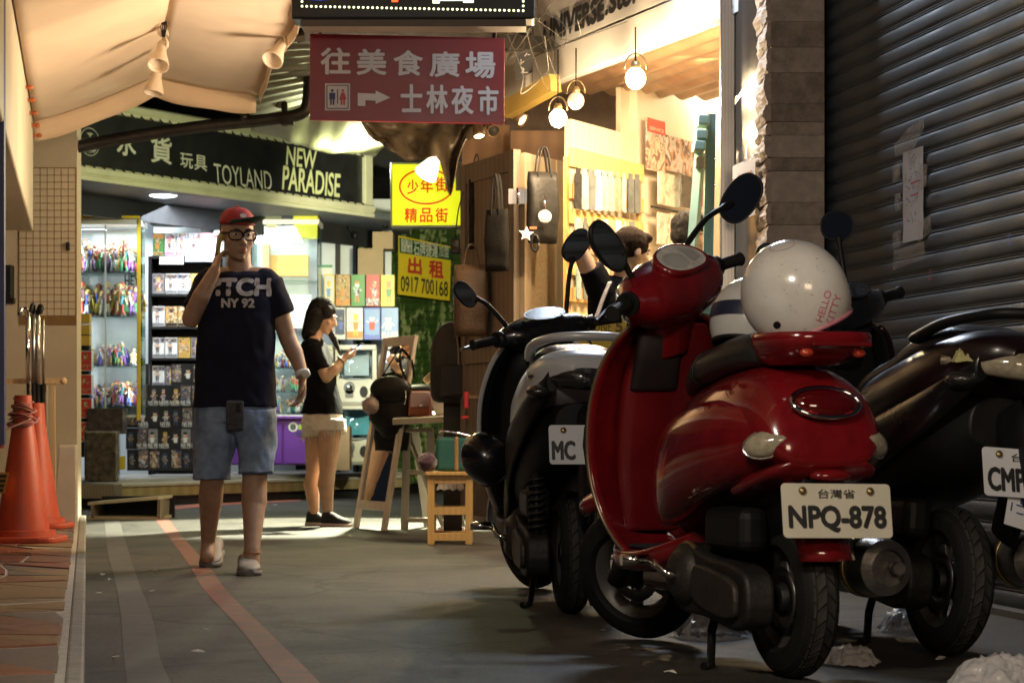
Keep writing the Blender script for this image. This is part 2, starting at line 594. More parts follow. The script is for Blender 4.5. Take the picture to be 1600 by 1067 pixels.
def asphalt_mat():
    m, n, l, b = new_mat('asphalt')
    tc = n.new('ShaderNodeTexCoord')
    def nz(scale, det=6, rough=.6):
        q = n.new('ShaderNodeTexNoise'); q.inputs['Scale'].default_value = scale; q.inputs['Detail'].default_value = det
        q.inputs['Roughness'].default_value = rough
        l.new(tc.outputs['Object'], q.inputs['Vector']); return q
    big, mid, fine = nz(.7, 6, .7), nz(5, 8, .75), nz(62, 5, .85)
    def ramp(src, p, c):
        r = n.new('ShaderNodeValToRGB')
        r.color_ramp.elements[0].position, r.color_ramp.elements[1].position = p
        r.color_ramp.elements[0].color, r.color_ramp.elements[1].color = (*c[0], 1), (*c[1], 1)
        l.new(src.outputs['Fac'], r.inputs['Fac']); return r
    a = ramp(big, (.35, .68), ((.026, .0255, .025), (.074, .070, .064)))
    g = ramp(fine, (.36, .66), ((.30, .30, .30), (1.85, 1.8, 1.72)))
    d = ramp(mid, (.28, .62), ((.55, .55, .54), (1.22, 1.2, 1.16)))
    x = n.new('ShaderNodeMix'); x.data_type = 'RGBA'; x.blend_type = 'MULTIPLY'; x.inputs['Factor'].default_value = 1
    l.new(a.outputs['Color'], x.inputs['A']); l.new(g.outputs['Color'], x.inputs['B'])
    y = n.new('ShaderNodeMix'); y.data_type = 'RGBA'; y.blend_type = 'MULTIPLY'; y.inputs['Factor'].default_value = 1
    l.new(x.outputs['Result'], y.inputs['A']); l.new(d.outputs['Color'], y.inputs['B'])
    vo = n.new('ShaderNodeTexVoronoi'); vo.feature = 'DISTANCE_TO_EDGE'; vo.inputs['Scale'].default_value = .55
    wp = n.new('ShaderNodeTexNoise'); wp.inputs['Scale'].default_value = 2.2; wp.inputs['Detail'].default_value = 6
    l.new(tc.outputs['Object'], wp.inputs['Vector'])
    mxv = n.new('ShaderNodeMix'); mxv.data_type = 'RGBA'; mxv.inputs['Factor'].default_value = .22
    l.new(tc.outputs['Object'], mxv.inputs['A']); l.new(wp.outputs['Color'], mxv.inputs['B']); l.new(mxv.outputs['Result'], vo.inputs['Vector'])
    ck = n.new('ShaderNodeMapRange'); ck.inputs['From Max'].default_value = .010; ck.inputs['To Min'].default_value = .35
    l.new(vo.outputs['Distance'], ck.inputs['Value'])
    st_ = nz(1.9, 3, .55)
    sr = n.new('ShaderNodeMapRange'); sr.inputs['From Min'].default_value = .56; sr.inputs['From Max'].default_value = .62; sr.inputs['To Min'].default_value = 1; sr.inputs['To Max'].default_value = .58
    l.new(st_.outputs['Fac'], sr.inputs['Value'])
    vs_ = n.new('ShaderNodeTexVoronoi'); vs_.inputs['Scale'].default_value = 5; l.new(tc.outputs['Object'], vs_.inputs['Vector'])
    gm_ = n.new('ShaderNodeMapRange'); gm_.inputs['From Min'].default_value = .07; gm_.inputs['From Max'].default_value = .10; gm_.inputs['To Min'].default_value = .5; l.new(vs_.outputs['Distance'], gm_.inputs['Value'])
    m1_ = n.new('ShaderNodeMath'); m1_.operation = 'MULTIPLY'; l.new(sr.outputs['Result'], m1_.inputs[0]); l.new(gm_.outputs['Result'], m1_.inputs[1])
    m2_ = n.new('ShaderNodeMath'); m2_.operation = 'MULTIPLY'; l.new(m1_.outputs[0], m2_.inputs[0]); l.new(ck.outputs['Result'], m2_.inputs[1])
    y2 = n.new('ShaderNodeMix'); y2.data_type = 'RGBA'; y2.blend_type = 'MULTIPLY'; y2.inputs['Factor'].default_value = 1
    l.new(y.outputs['Result'], y2.inputs['A']); l.new(m2_.outputs[0], y2.inputs['B'])
    l.new(y2.outputs['Result'], b.inputs['Base Color'])
    r = n.new('ShaderNodeMapRange'); r.inputs['To Min'].default_value = .5; r.inputs['To Max'].default_value = .85
    l.new(mid.outputs['Fac'], r.inputs['Value']); l.new(r.outputs['Result'], b.inputs['Roughness'])
    bp = n.new('ShaderNodeBump'); bp.inputs['Strength'].default_value = .9; bp.inputs['Distance'].default_value = .007
    l.new(fine.outputs['Fac'], bp.inputs['Height'])
    b2 = n.new('ShaderNodeBump'); b2.inputs['Strength'].default_value = .3; b2.inputs['Distance'].default_value = .02
    l.new(mid.outputs['Fac'], b2.inputs['Height']); l.new(bp.outputs['Normal'], b2.inputs['Normal'])
    l.new(b2.outputs['Normal'], b.inputs['Normal'])
    return m

def worn_paint(name, col, wear=.5, scale=14):
    """road paint with worn holes that let the asphalt show"""
    m, n, l, b = new_mat(name)
    tc = n.new('ShaderNodeTexCoord')
    q = n.new('ShaderNodeTexNoise'); q.inputs['Scale'].default_value = scale; q.inputs['Detail'].default_value = 8; q.inputs['Roughness'].default_value = .72
    l.new(tc.outputs['Object'], q.inputs['Vector'])
    r = n.new('ShaderNodeMapRange'); r.inputs['From Min'].default_value = wear - .2; r.inputs['From Max'].default_value = wear + .12
    l.new(q.outputs['Fac'], r.inputs['Value'])
    mx = n.new('ShaderNodeMix'); mx.data_type = 'RGBA'
    mx.inputs['A'].default_value = (.07, .066, .062, 1); mx.inputs['B'].default_value = (*col, 1)
    l.new(r.outputs['Result'], mx.inputs['Factor']); l.new(mx.outputs['Result'], b.inputs['Base Color'])
    b.inputs['Roughness'].default_value = .7
    bp = n.new('ShaderNodeBump'); bp.inputs['Strength'].default_value = .12; bp.inputs['Distance'].default_value = .004
    f2_ = n.new('ShaderNodeTexNoise'); f2_.inputs['Scale'].default_value = 160; l.new(tc.outputs['Object'], f2_.inputs['Vector']); l.new(f2_.outputs['Fac'], bp.inputs['Height']); l.new(bp.outputs['Normal'], b.inputs['Normal'])
    return m

M_ASPH = asphalt_mat()
M_BLACK = mat('black_plastic', (.008, .008, .009), .5, vary=.3, rvary=.25, spec=.3)
M_RUBBER = mat('rubber', (.012, .0115, .011), .75, vary=.4, bump=.08, spec=.25)
M_CREAM = mat('cream_paint', (.56, .47, .34), .6, vary=.07, scale=2.5, bump=.05, bscale=30)
M_PLASTER = mat('beige_plaster', (.52, .43, .31), .75, vary=.08, scale=3, bump=.12, bscale=50)
M_CANVAS = mat('peach_canvas', (.70, .54, .38), .8, vary=.06, scale=3, bump=.1, bscale=350, sheen=.2)
M_DARKSTEEL = mat('dark_steel', (.035, .03, .027), .45, metal=.6, vary=.4, scale=9, bump=.1)
M_STEEL = striped('brushed_steel', (.33, .32, .31), (.46, .45, .43), 20, .32, 'X', 1)
M_WOOD = striped('pale_wood', (.42, .28, .14), (.54, .38, .2), 9, .55, 'X', bump=.1)
M_WOODY = striped('yellow_wood', (.50, .31, .10), (.62, .41, .16), 9, .5, 'X', bump=.1)
M_PLY = mat('chipboard', (.45, .33, .2), .7, vary=.22, scale=60, bump=.1, bscale=90)
M_DOORWOOD = striped('weathered_wood', (.14, .108, .078), (.235, .185, .135), 12, .65, 'X', bump=.2)
M_WHITE = mat('white_paint', (.74, .74, .72), .45, vary=.05, bump=.03)
M_WHITEG = mat('white_metal', (.62, .66, .68), .35, vary=.05)
M_DARK = mat('dark_board', (.02, .021, .024), .6, vary=.3)
M_STONE = mat('travertine', (.33, .27, .225), .75, vary=.35, scale=14, bump=.5, bscale=38, col2=(.44, .36, .30))
M_STONER = mat('split_stone', (.42, .34, .29), .85, vary=.3, scale=26, bump=.6, bscale=45)
M_GLASS = glass_mat('clear_glass')
M_CHROME = mat('chrome', (.75, .74, .72), .09, metal=1, vary=.05)
M_SHUT = mat('shutter_metal', (.064, .078, .096), .66, metal=0, vary=.5, scale=3.2, bump=.06, bscale=30, rvary=.3)

# ---- road
mb = MB(); mb.add([(-40, -10, 0), (40, -10, 0), (40, 70, 0), (-40, 70, 0)], [(0, 1, 2, 3)])
tag(mb.build('road', M_ASPH), kind='structure')

def ground_strip(name, L, R, z, m):
    mb = MB(); vs = []; fs = []
    L, R = cr(L, 5), cr(R, 5)
    for a, b in zip(L, R):
        vs += [G(*a, z), G(*b, z)]
    for i in range(len(L) - 1):
        fs.append((2 * i, 2 * i + 1, 2 * i + 3, 2 * i + 2))
    mb.add(vs, fs)
    return tag(mb.build(name, m), kind='structure')
YS = (796, 814, 847, 885, 925, 982, 1033, 1067, 1150)
ground_strip('red_road_line', list(zip((238, 245, 270, 297, 322, 375, 415, 442, 505), YS)), list(zip((254, 266, 293, 327, 357, 415, 468, 501, 578), YS)), .0014, worn_paint('red_road_paint', (.22, .066, .042), .50, 9))
YS2 = (806, 814, 865, 915, 965, 1030, 1067, 1140)
ground_strip('faded_white_road_line', list(zip((160, 163, 169, 182, 189, 194, 199, 208), YS2)), list(zip((182, 187, 202, 219, 238, 251, 267, 292), YS2)), .0014, worn_paint('faded_road_paint', (.10, .097, .094), .53, 7))
ground_strip('red_road_line_by_shop', [(258, 792), (330, 785), (400, 781), (470, 778)], [(258, 797), (330, 790), (400, 786), (470, 782)], .0022, worn_paint('red_road_paint_far', (.36, .10, .06), .4))

# ---- left pavement with crazy paving
PZ = .10
mb = MB()
mb.add([S(s, t, z) for z in (0, PZ - .003) for s, t in ((1, -.05), (1, -4), (15.3, -4), (15.3, -.05))], [(3, 2, 1, 0), (4, 5, 6, 7), (0, 1, 5, 4), (1, 2, 6, 5), (2, 3, 7, 6), (3, 0, 4, 7)])
pave = tag(mb.build('pavement', mat('mortar', (.46, .42, .36), .85, vary=.25, scale=30, bump=.3), fix=True), kind='structure')
mb = MB()
mb.add([S(s, t, z) for z in (0, PZ) for s, t in ((1, -.006), (1, -.05), (15.3, -.05), (15.3, -.006))], [(3, 2, 1, 0), (4, 5, 6, 7), (0, 1, 5, 4), (1, 2, 6, 5), (2, 3, 7, 6), (3, 0, 4, 7)])
tag(mb.build('kerb', mat('kerb_concrete', (.27, .25, .21), .7, vary=.25, scale=14, bump=.3), bevel=.008, fix=True), kind='structure')
stone_mats = [mat('slate_red', (.20, .052, .032), .42, vary=.35, scale=12, bump=.35, bscale=35), mat('slate_rust', (.19, .07, .034), .45, vary=.35, scale=12, bump=.35, bscale=35),
              mat('slate_ochre', (.21, .125, .048), .48, vary=.3, scale=12, bump=.35, bscale=35), mat('slate_grey', (.13, .105, .085), .5, vary=.3, scale=12, bump=.35, bscale=35)]
rs = random.Random(4)
NS, NT = 30, 5
grid = {}
for i in range(NS + 1):
    for j in range(NT + 1):
        js = 0 if i in (0, NS) else rs.uniform(-.13, .13)
        jt = 0 if j == 0 else rs.uniform(-.075, .075)
        grid[i, j] = (4.3 + i * .36 + js, -.062 - j * .235 + jt)
for i in range(NS):
    for j in range(NT):
        q = [grid[i, j], grid[i, j + 1], grid[i + 1, j + 1], grid[i + 1, j]]
        if rs.random() < .55:     # two triangular stones
            polys = [[q[0], q[1], q[2]], [q[0], q[2], q[3]]]
        else:
            polys = [q]
        for pl in polys:
            cx, cy = sum(p[0] for p in pl) / len(pl), sum(p[1] for p in pl) / len(pl)
            h = PZ + rs.uniform(-.003, .004)
            k = .93
            bot = [S(cx + (p[0] - cx) * k, cy + (p[1] - cy) * k, PZ - .02) for p in pl]
            top = [S(cx + (p[0] - cx) * (k - .03), cy + (p[1] - cy) * (k - .03), h + rs.uniform(-.002, .002)) for p in pl]
            n = len(pl)
            mb = MB()
            mb.add(bot + top, [tuple(range(n, 2 * n))] + [(a, (a + 1) % n, n + (a + 1) % n, n + a) for a in range(n)])
            wgt = (.5, .28, .12, .1) if j >= 1 else (.15, .3, .3, .25)
            mb.build('paving_stone', rs.choices(stone_mats, wgt)[0], pave, fix=True)

# ---- shop on the left: bulkhead, mosaic pillar
left = thing('arcade_building', 'cream shopfront on the left with a low bulkhead over the pavement', 'building', S(14, -1, 0))
mb = MB()
mb.add([S(s, t, z) for z in (1.96, 5.2) for s, t in ((2, -.345), (2, -4), (15.15, -4), (15.15, -.345))], [(3, 2, 1, 0), (4, 5, 6, 7), (0, 1, 5, 4), (1, 2, 6, 5), (2, 3, 7, 6), (3, 0, 4, 7)])
mb.build('bulkhead', M_CREAM, left, fix=True, bevel=.01)
mb = MB()
mb.bar(S(4, -.338, 2.69), S(15.14, -.338, 2.69), .05, .03)
mb.build('trim_strip', mat('trim', (.42, .33, .22), .6, vary=.1), left)
mb = MB(); mb.box(P(2, 250, 9.6), (.03, .03, 2.4)); mb.build('blue_downpipe', cmat((.08, .09, .2), .5), left)
mb = MB(); mb.box(P(12, 445, 15.2), (.07, .1, .26)); mb.box(P(14, 470, 15.13), (.08, .05, .04)); mb.build('meter_box', M_BLACK, left, bevel=.006)
mb = MB(); mb.tube([P(2, 400, 14.9), P(3, 700, 14.9)], .018, 10); mb.build('pink_downpipe', cmat((.45, .12, .14), .5), left)
for k, (cx, cy) in enumerate(((42, 137), (46, 157), (50, 177), (54, 196), (57, 212))):
    Y = 9.6 + k * 1.33
    c = S(0, -.30, 2.64) * 0 + P(cx, cy, 13.0 + k * .45)
    mb = MB()
    for s_ in (-1, 1):
        mb.ball(c + V((s_ * .018, 0, 0)), (.019, .012, .015), 10, 6)
    mb.ball(c, (.006, .012, .007), 8, 5)
    b = mb.build('orange_clip', cmat((.5, .12, .03), .4)); tag(b, 'orange bow shaped clip, number %s from the top of the canopy edge' % ('one', 'two', 'three', 'four', 'five')[k], 'clip', 'orange clips down the canopy edge')

pil = thing('mosaic_pillar', 'cream pillar with small square tiles at the end of the left shop', 'pillar', (-3.2, 15.4, 0))
mb = MB(); x0, x1 = P(-60, 0, 15.3).x, P(120, 0, 15.3).x
mb.box(((x0 + x1) / 2, 15.38, 1.55), (x1 - x0, .15, 3.1)); mb.build('shaft', mat('pillar_plaster', (.50, .43, .32), .7, vary=.08, scale=4, bump=.08), pil)
px = .0472
tile = MB(); tile.box((0, 0, 0), (px - .005, .008, px - .005))
tm = tile.mesh('tile')
tm.materials.append(mat('cream_tile', (.55, .48, .36), .3, vary=.1, scale=4))
mbg = MB(); gx0 = P(30, 0, 15.3).x
mbg.box(((gx0 + x1) / 2, 15.2995, (P(0, 508, 15.3).z + P(0, 262, 15.3).z) / 2), (x1 - gx0 - .004, .006, P(0, 262, 15.3).z - P(0, 508, 15.3).z))
mbg.build('grout', mat('brown_grout', (.22, .13, .045), .8, vary=.15), pil)
inv = MW[pil].inverted()
for i in range(8):
    for j in range(21):
        part_copy('tile', tm, pil, inv @ Matrix.Translation((gx0 + px * (i + .52), 15.294 - .0005 * rs.random(), P(0, 262, 15.3).z - px * (j + .6))))
mb = MB(); mb.box(P(106, 385, 15.27), (.02, .03, .055)); mb.build('door_bell', M_BLACK, pil)

# ---- peach canopy (gable running along the street)
def canopy():
    e = thing('canopy', 'peach fabric canopy hanging over the left pavement', 'canopy', S(12, .4, 2.8))
    prof = [(-.335, 2.66), (.434, 2.975), (1.10, 2.885)]
    ns = 60
    for a, b, nm in ((0, 1, 'left_panel'), (1, 2, 'right_panel')):
        mb = MB(); vs = []; fs = []
        nt_ = 12
        for i in range(ns + 1):
            s = 5.0 + (15.1 - 5.0) * i / ns
            for j in range(nt_ + 1):
                q = j / nt_
                t = prof[a][0] + (prof[b][0] - prof[a][0]) * q
                z = prof[a][1] + (prof[b][1] - prof[a][1]) * q
                z -= .020 * math.sin(math.pi * q) + .007 * noise.noise(V((s * .9, t * 2.4, 2))) + .004 * noise.noise(V((s * 5, t * 5, 7)))
                if b == 2 and j == nt_:
                    t += .012 * math.sin(s * 2.6) + .006 * math.sin(s * 6.7); z -= .01 * math.sin(s * 2.6 + 1)
                vs.append(S(s, t, z))
        for i in range(ns):
            for j in range(nt_):
                k = i * (nt_ + 1) + j
                fs.append((k, k + 1, k + nt_ + 2, k + nt_ + 1))
        mb.add(vs, fs, 0, True)
        o = mb.build(nm, M_CANVAS, e)
        m_ = o.modifiers.new('t', 'SOLIDIFY'); m_.thickness = .003
    # hanging valance at the far end
    for a, b in ((0, 1), (1, 2)):
        mb = MB(); vs = []; fs = []
        for i in range(17):
            q = i / 16
            t = prof[a][0] + (prof[b][0] - prof[a][0]) * q
            z = prof[a][1] + (prof[b][1] - prof[a][1]) * q - .034 * math.sin(math.pi * q)
            for j in range(4):
                vs.append(S(15.085 + .012 * j + .004 * math.sin(q * 9) * j, t, z + .022 - .048 * j - .002 * math.sin(q * 9) * j))
        for i in range(16):
            for j in range(3):
                k = i * 4 + j
                fs.append((k, k + 1, k + 5, k + 4))
        mb.add(vs, fs, 0, True)
        o = mb.build('valance', M_CANVAS, e)
        m_ = o.modifiers.new('t', 'SOLIDIFY'); m_.thickness = .003
    # side valance on the street edge
    mb = MB(); vs = []; fs = []
    for i in range(ns + 1):
        s = 5.0 + 10.1 * i / ns
        for j in range(3):
            vs.append(S(s, 1.10 + .012 * math.sin(s * 2.6) + .006 * math.sin(s * 6.7) + .006 * j, 2.885 - .01 * math.sin(s * 2.6 + 1) - .03 * j))
    for i in range(ns):
        for j in range(2):
            k = i * 3 + j
            fs.append((k, k + 1, k + 4, k + 3))
    mb.add(vs, fs, 0, True)
    o = mb.build('valance', M_CANVAS, e)
    m_ = o.modifiers.new('t', 'SOLIDIFY'); m_.thickness = .003
    mb = MB(); mb.tube([S(5, .434, 2.985), S(15.1, .434, 2.985)], .012, 8); mb.build('ridge_pole', M_STEEL, e)
canopy()

def spot_can(c, d, label, up_to):
    c = V(c); d = V(d).normalized()
    e = thing('spotlight', label, 'spotlight', c, group='white spotlights under the peach canopy')
    m_ = mat('spot_white', (.62, .52, .40), .4, vary=.08)
    q = d.to_track_quat('Z', 'Y').to_matrix().to_4x4(); q.translation = c
    mb = MB(); mb.lathe([(.0, -.10), (.026, -.095), (.030, -.05), (.034, -.02), (.058, .05), (.062, .075), (.056, .075), (.05, .05), (.0, .02)], 20, q)
    mb.build('shade', m_, e, sharp=40)
    mb = MB(); mb.tube([c - d * .06 + V((.03, 0, 0)), c - d * .02 + V((.04, 0, .06)), V(up_to)], .009, 8); mb.box(up_to, (.05, .09, .03)); mb.build('bracket', m_, e)
spot_can(P(250, 88, 12.9), (-.05, -.55, -.8), 'lower white spotlight pointing down at the canopy ridge', P(255, 52, 12.95))
spot_can(P(243, 128, 13.6), (-.15, -.2, -.95), 'white spotlight nearest the far end of the canopy ridge', P(253, 95, 13.6))
spot_can(P(433, 82, 12.8), (-.3, -.6, -.7), 'white spotlight at the street edge of the peach canopy', P(441, 52, 12.8))
e = thing('cable_box', 'small cream cable box with frayed wires under the canopy ridge', 'cable box', P(254, 30, 12.9))
mb = MB(); mb.box(P(257, 22, 12.9), (.045, .05, .09)); mb.build('box', mat('aged_cream', (.5, .4, .27), .5), e, bevel=.006)
mb = MB()
for k in range(4):
    mb.tube([P(256 + k, 30, 12.9), P(251 + 3 * k, 42, 12.85), P(254 + k, 58, 12.9)], .004, 6)
mb.build('wires', M_BLACK, e)

# ---- beam pipe at the end of the canopy
e = thing('overhead_pipe', 'dark rusty pipe running under the end of the peach canopy', 'pipe', P(300, 215, 15.4))
mb = MB(); mb.tube(cr([P(95, 236, 15.35), P(160, 222, 15.4), P(300, 200, 15.4), P(420, 187, 15.4), P(470, 178, 15.4), P(481, 160, 15.4), P(484, 120, 15.4)], 5), .042, 12)
mb.build('tube', M_DARKSTEEL, e)
mb = MB(); mb.ball(P(380, 183, 15.35), .028, 12, 8); mb.tube([P(446, 197, 15.4), P(444, 160, 15.4)], .022, 10); mb.box(P(449, 190, 15.38), (.09, .05, .05)); mb.build('bracket', M_DARKSTEEL, e)

# ---- corrugated roof behind the canopy edge and the dark structure above
e = thing('corrugated_roof', 'old corrugated metal roof sheet above the alley', 'roof', P(440, 130, 16))
mb = MB(); vs = []; fs = []
A, B, C_, D = P(395, 185, 15.6), P(520, 150, 16.4), P(530, -30, 13.2), P(400, -60, 12.6)
nu, nv = 6, 110
for i in range(nv + 1):
    for j in range(nu + 1):
        a = A.lerp(B, j / nu); b = D.lerp(C_, j / nu)
        p = a.lerp(b, i / nv)
        vs.append(p + V((0, 0, .014 * math.sin(i / nv * 2 * math.pi * 18))))
for i in range(nv):
    for j in range(nu):
        k = i * (nu + 1) + j; fs.append((k, k + 1, k + nu + 2, k + nu + 1))
# corrugations run across, seen edge on
mb.add(vs, fs, 0, True); o = mb.build('corrugated_sheet', mat('corrugated_iron', (.11, .10, .075), .45, metal=.5, vary=.4, scale=4), e)
mb = MB(); mb.bar(P(395, 125, 15.3), P(500, 118, 15.9), .16, .1); mb.bar(P(430, 165, 15.7), P(520, 10, 15.5), .07); mb.build('rafter', M_DARKSTEEL, e)
e = tag(MB().box((-1.5, 24.9, 4.6), (16, .3, 5.2)).build('dark_building', mat('night_dark_concrete', (.035, .034, .032), .8, vary=.4, scale=1.5)), 'dark unlit upper storeys behind the alley', 'building')  # near-black base colour stands in for the night darkness up there

# ---- right side: steel roll-up shutter
SH = thing('rolling_shutter', 'closed dark grey rolling shutter behind the parked scooters', 'shutter', S(8.5, 3.3, 0))
pitch = .0802
prof = [(0, 0), (.004, .0), (.009, .006), (.012, .016), (.0125, .03), (.012, .044), (.008, .056), (.002, .061), (.006, .0645), (.006, .0685), (.001, .072), (.005, .0745), (.005, .0785), (0, .0802)]
mb = MB(); vs = []; fs = []
for s in (5.6, 10.32):
    for o_, z in prof:
        vs.append(S(s, 3.3 - o_, z))
n = len(prof)
for j in range(n - 1):
    fs.append((j, j + 1, n + j + 1, n + j))
mb.add(vs, fs, 0, True)
inv = MW[SH].inverted(); mb.v = [inv @ v for v in mb.v]
sl = mb.mesh('slat'); sl.set_sharp_from_angle(angle=math.radians(38)); sl.materials.append(M_SHUT)
for k in range(46):
    part_copy('slat', sl, SH, Matrix.Translation((0, 0, .02 + k * pitch)))
mb = MB(); mb.bar(S(5.6, 3.37, 2), S(10.33, 3.37, 2), .1, 4); mb.build('backing', M_BLACK, SH)
# ---- low wall footing under the shutter
mb = MB(); mb.bar(S(5.6, 3.32, .0), S(10.3, 3.32, .0), .2, .05); tag(mb.build('threshold', mat('threshold_concrete', (.2, .19, .175), .8, bump=.2)), kind='structure')

# ---- stone pillar
PL = thing('stone_pillar', 'pillar of brown stone courses with rough split ends beside the shutter', 'pillar', P(1240, 900, 10.25) * 1)
XA, XB = P(1189, 0, 10.2).x, P(1288, 0, 10.2).x
z = .0
rs2 = random.Random(9)
STN = [M_STONE, mat('travertine_dark', (.24, .19, .155), .75, vary=.35, scale=16, bump=.5, bscale=38, col2=(.35, .28, .23)), mat('travertine_pale', (.40, .33, .28), .75, vary=.3, scale=12, bump=.5, bscale=38, col2=(.5, .42, .36))]
while z < 3.4:
    h = rs2.choice((.06, .08, .085, .1, .115, .14))
    mb = MB()
    nu, nv = 6, 10
    dx = rs2.uniform(-.006, .006)
    dy = rs2.uniform(-.004, .004)
    x0, x1 = XA, XB
    # body
    mb.add([(x0 + .045, 10.2 + dy, z + .0005), (x1, 10.2 + dy, z + .0005), (x1, 10.62, z + .0005), (x0 + .045, 10.62, z + .0005), (x0 + .045, 10.2 + dy, z + h - .0012), (x1, 10.2 + dy, z + h - .0012), (x1, 10.62, z + h - .0012), (x0 + .045, 10.62, z + h - .0012)],
           [(3, 2, 1, 0), (4, 5, 6, 7), (0, 1, 5, 4), (1, 2, 6, 5), (2, 3, 7, 6), (3, 0, 4, 7)])
    # rough split end
    rings = []
    sd = rs2.uniform(0, 50)
    for j in range(nv + 1):
        zz = z + .003 + (h - .007) * j / nv
        bul = math.sin(math.pi * (j + .3) / (nv + .6))
        ring = []
        for i in range(nu + 1):
            y = 10.203 + dy + .41 * i / nu
            ring.append(V((x0 + .030 + dx - .012 * bul + .013 * noise.noise(V((y * 9, zz * 24, sd))) + .007 * noise.noise(V((y * 30, zz * 70, sd))), y + (.01 * noise.noise(V((sd, zz * 40, 3))) if i == 0 else 0), zz)))
        rings.append(ring + [V((x0 + .045, 10.61, zz)), V((x0 + .045, 10.203 + dy, zz))])
    mb.loft(rings, True, True, False, 1)
    mb.build('stone', [rs2.choice(STN), M_STONER], PL)
    z += h
# ---- steel door frame and dark panel with the notices
SD = thing('steel_side_panel', 'dark glossy panel in a steel frame between pillar and bright shop', 'panel', S(11, 3.05, 0))
q0, q1 = V((1.055, 11.15, 0)), V((1.14, 10.62, 0))
mb = MB(); mb.bar(q0 + V((.045, 0, 1.75)), q1 + V((.03, 0, 1.75)), .03, 3.5); mb.build('sheet', mat('dark_gloss', (.035, .03, .028), .16, vary=.25, scale=3, spec=.6), SD)
mb = MB(); mb.box(q0 + V((-.0, 0, 1.75)), (.07, .07, 3.5)); mb.build('post', M_STEEL, SD, bevel=.004)
mb = MB(); mb.box(q0 + V((.052, -.045, 1.75)), (.02, .03, 3.5)); mb.build('inner_frame', mat('bronze_frame', (.12, .1, .07), .35, metal=.7), SD)
pf = frame(P(1163, 290, 10.72) + V((-.012, 0, 0)), (q1 - q0), UP)
mb = MB(); mb.add([pf @ V(p) for p in ((-.17, -.16, 0), (.24, -.16, 0), (.24, .11, 0), (-.17, .11, 0))], [(0, 1, 2, 3)])
nz_ = tag(mb.build('no_parking_notice', mat('paper', (.66, .65, .68), .7, vary=.04)), 'white printed notice taped to the dark panel beside the pillar', 'notice')
mb = MB(); text_into(mb, '禁止停車', pf, .10, .03, .19, .05, .012, .0025); mb.build('red_lettering', cmat((.5, .06, .04), .6), nz_)
mb = MB(); scribble(mb, pf, -.085, .03, .16, .045, 4, .0025, 1); scribble(mb, pf, .0, -.05, .34, .045, 8, .0025, 2); mb.build('small_print', cmat((.04, .04, .05), .6), nz_)['kind'] = 'stuff'
def tape(name, M, pts, parent=None, label=None):
    mb = MB()
    flat(mb, M, pts, 0)
    vs = [v.copy() for v in mb.v]
    o = mb.build(name, TAPE, parent)
    return o
TAPE = mat('clear_tape', (.5, .48, .46), .18, vary=.5, scale=18, bump=.6, bscale=25, alpha=.4, spec=.8)
o = tape('tape_strip', pf, [(-.12, .40), (.16, .46), (.16, .48), (-.12, .425)]); tag(o, 'strip of clear tape alone on the dark panel high beside the pillar', 'tape')
for xx in (-.1, .05, .15):
    tape('tape', pf, [(xx, .10), (xx + .05, .10), (xx + .04, .17), (xx + .01, .18)], nz_)

# ---- hand-written notice on the shutter
def shutter_frame(px, py):
    p = hit(px, py, S(8, 3.284, 0), R_)
    return frame(p, -U, UP)
hf = shutter_frame(1428, 305)
HN = thing('handwritten_notice', 'tall handwritten paper notice taped to the rolling shutter', 'notice', M=hf)
mb = MB(); vs = []; fs = []
for i in range(13):
    for j in range(5):
        x = -.115 + .0575 * j; y = -.185 + .37 * i / 12
        vs.append(V((x + .004 * noise.noise(V((y * 9, 1, j))), y, .004 + .006 * noise.noise(V((x * 18, y * 14, 4))))))
for i in range(12):
    for j in range(4):
        k = i * 5 + j; fs.append((k, k + 1, k + 6, k + 5))
mb.add(vs, fs, 0, True); mb.build('paper', mat('crumpled_paper', (.60, .59, .62), .6, vary=.06, bump=.25, bscale=25), HN, world=False)
mb = MB()
for y, s_, wd in ((.15, '..', .09), (.115, '..', .07), (.07, '....', .16), (.02, '...', .15), (-.03, '....', .15), (-.10, '..', .11)):
    scribble(mb, Matrix(), .01, y, wd, .034, len(s_) + 1, .014, int(y * 1000))
mb.build('handwriting', cmat((.06, .06, .09), .7), HN, world=False)['kind'] = 'stuff'
mb = MB(); seg(mb, Matrix(), (-.0, .045), (.1, .05), .006, .0145); seg(mb, Matrix(), (.0, -.005), (.09, .0), .006, .0145); mb.build('red_underline', cmat((.5, .05, .04), .7), HN, world=False)
for pts in ([(-.16, .17), (.05, .18), (.17, .25), (.16, .29), (-.02, .27), (-.18, .22)], [(-.2, .07), (-.11, .07), (-.11, .15), (-.19, .14)], [(.1, .0), (.19, .02), (.2, .1), (.11, .12)], [(-.19, -.29), (.17, -.27), (.17, -.2), (-.18, -.21)], [(-.19, -.2), (-.1, -.2), (-.1, -.13), (-.2, -.14)], [(.1, -.2), (.24, -.17), (.23, -.1), (.11, -.12)], [(-.17, -.05), (-.1, -.05), (-.1, .02), (-.17, .02)]):
    mb = MB()
    ps = [V((x, y, .018 + .003 * random.random())) for x, y in pts]
    c = sum(ps, V()) / len(ps) + V((0, 0, .004))
    mb.add(ps + [c], [(i, (i + 1) % len(ps), len(ps)) for i in range(len(ps))])
    mb.build('tape', TAPE, HN, world=False)
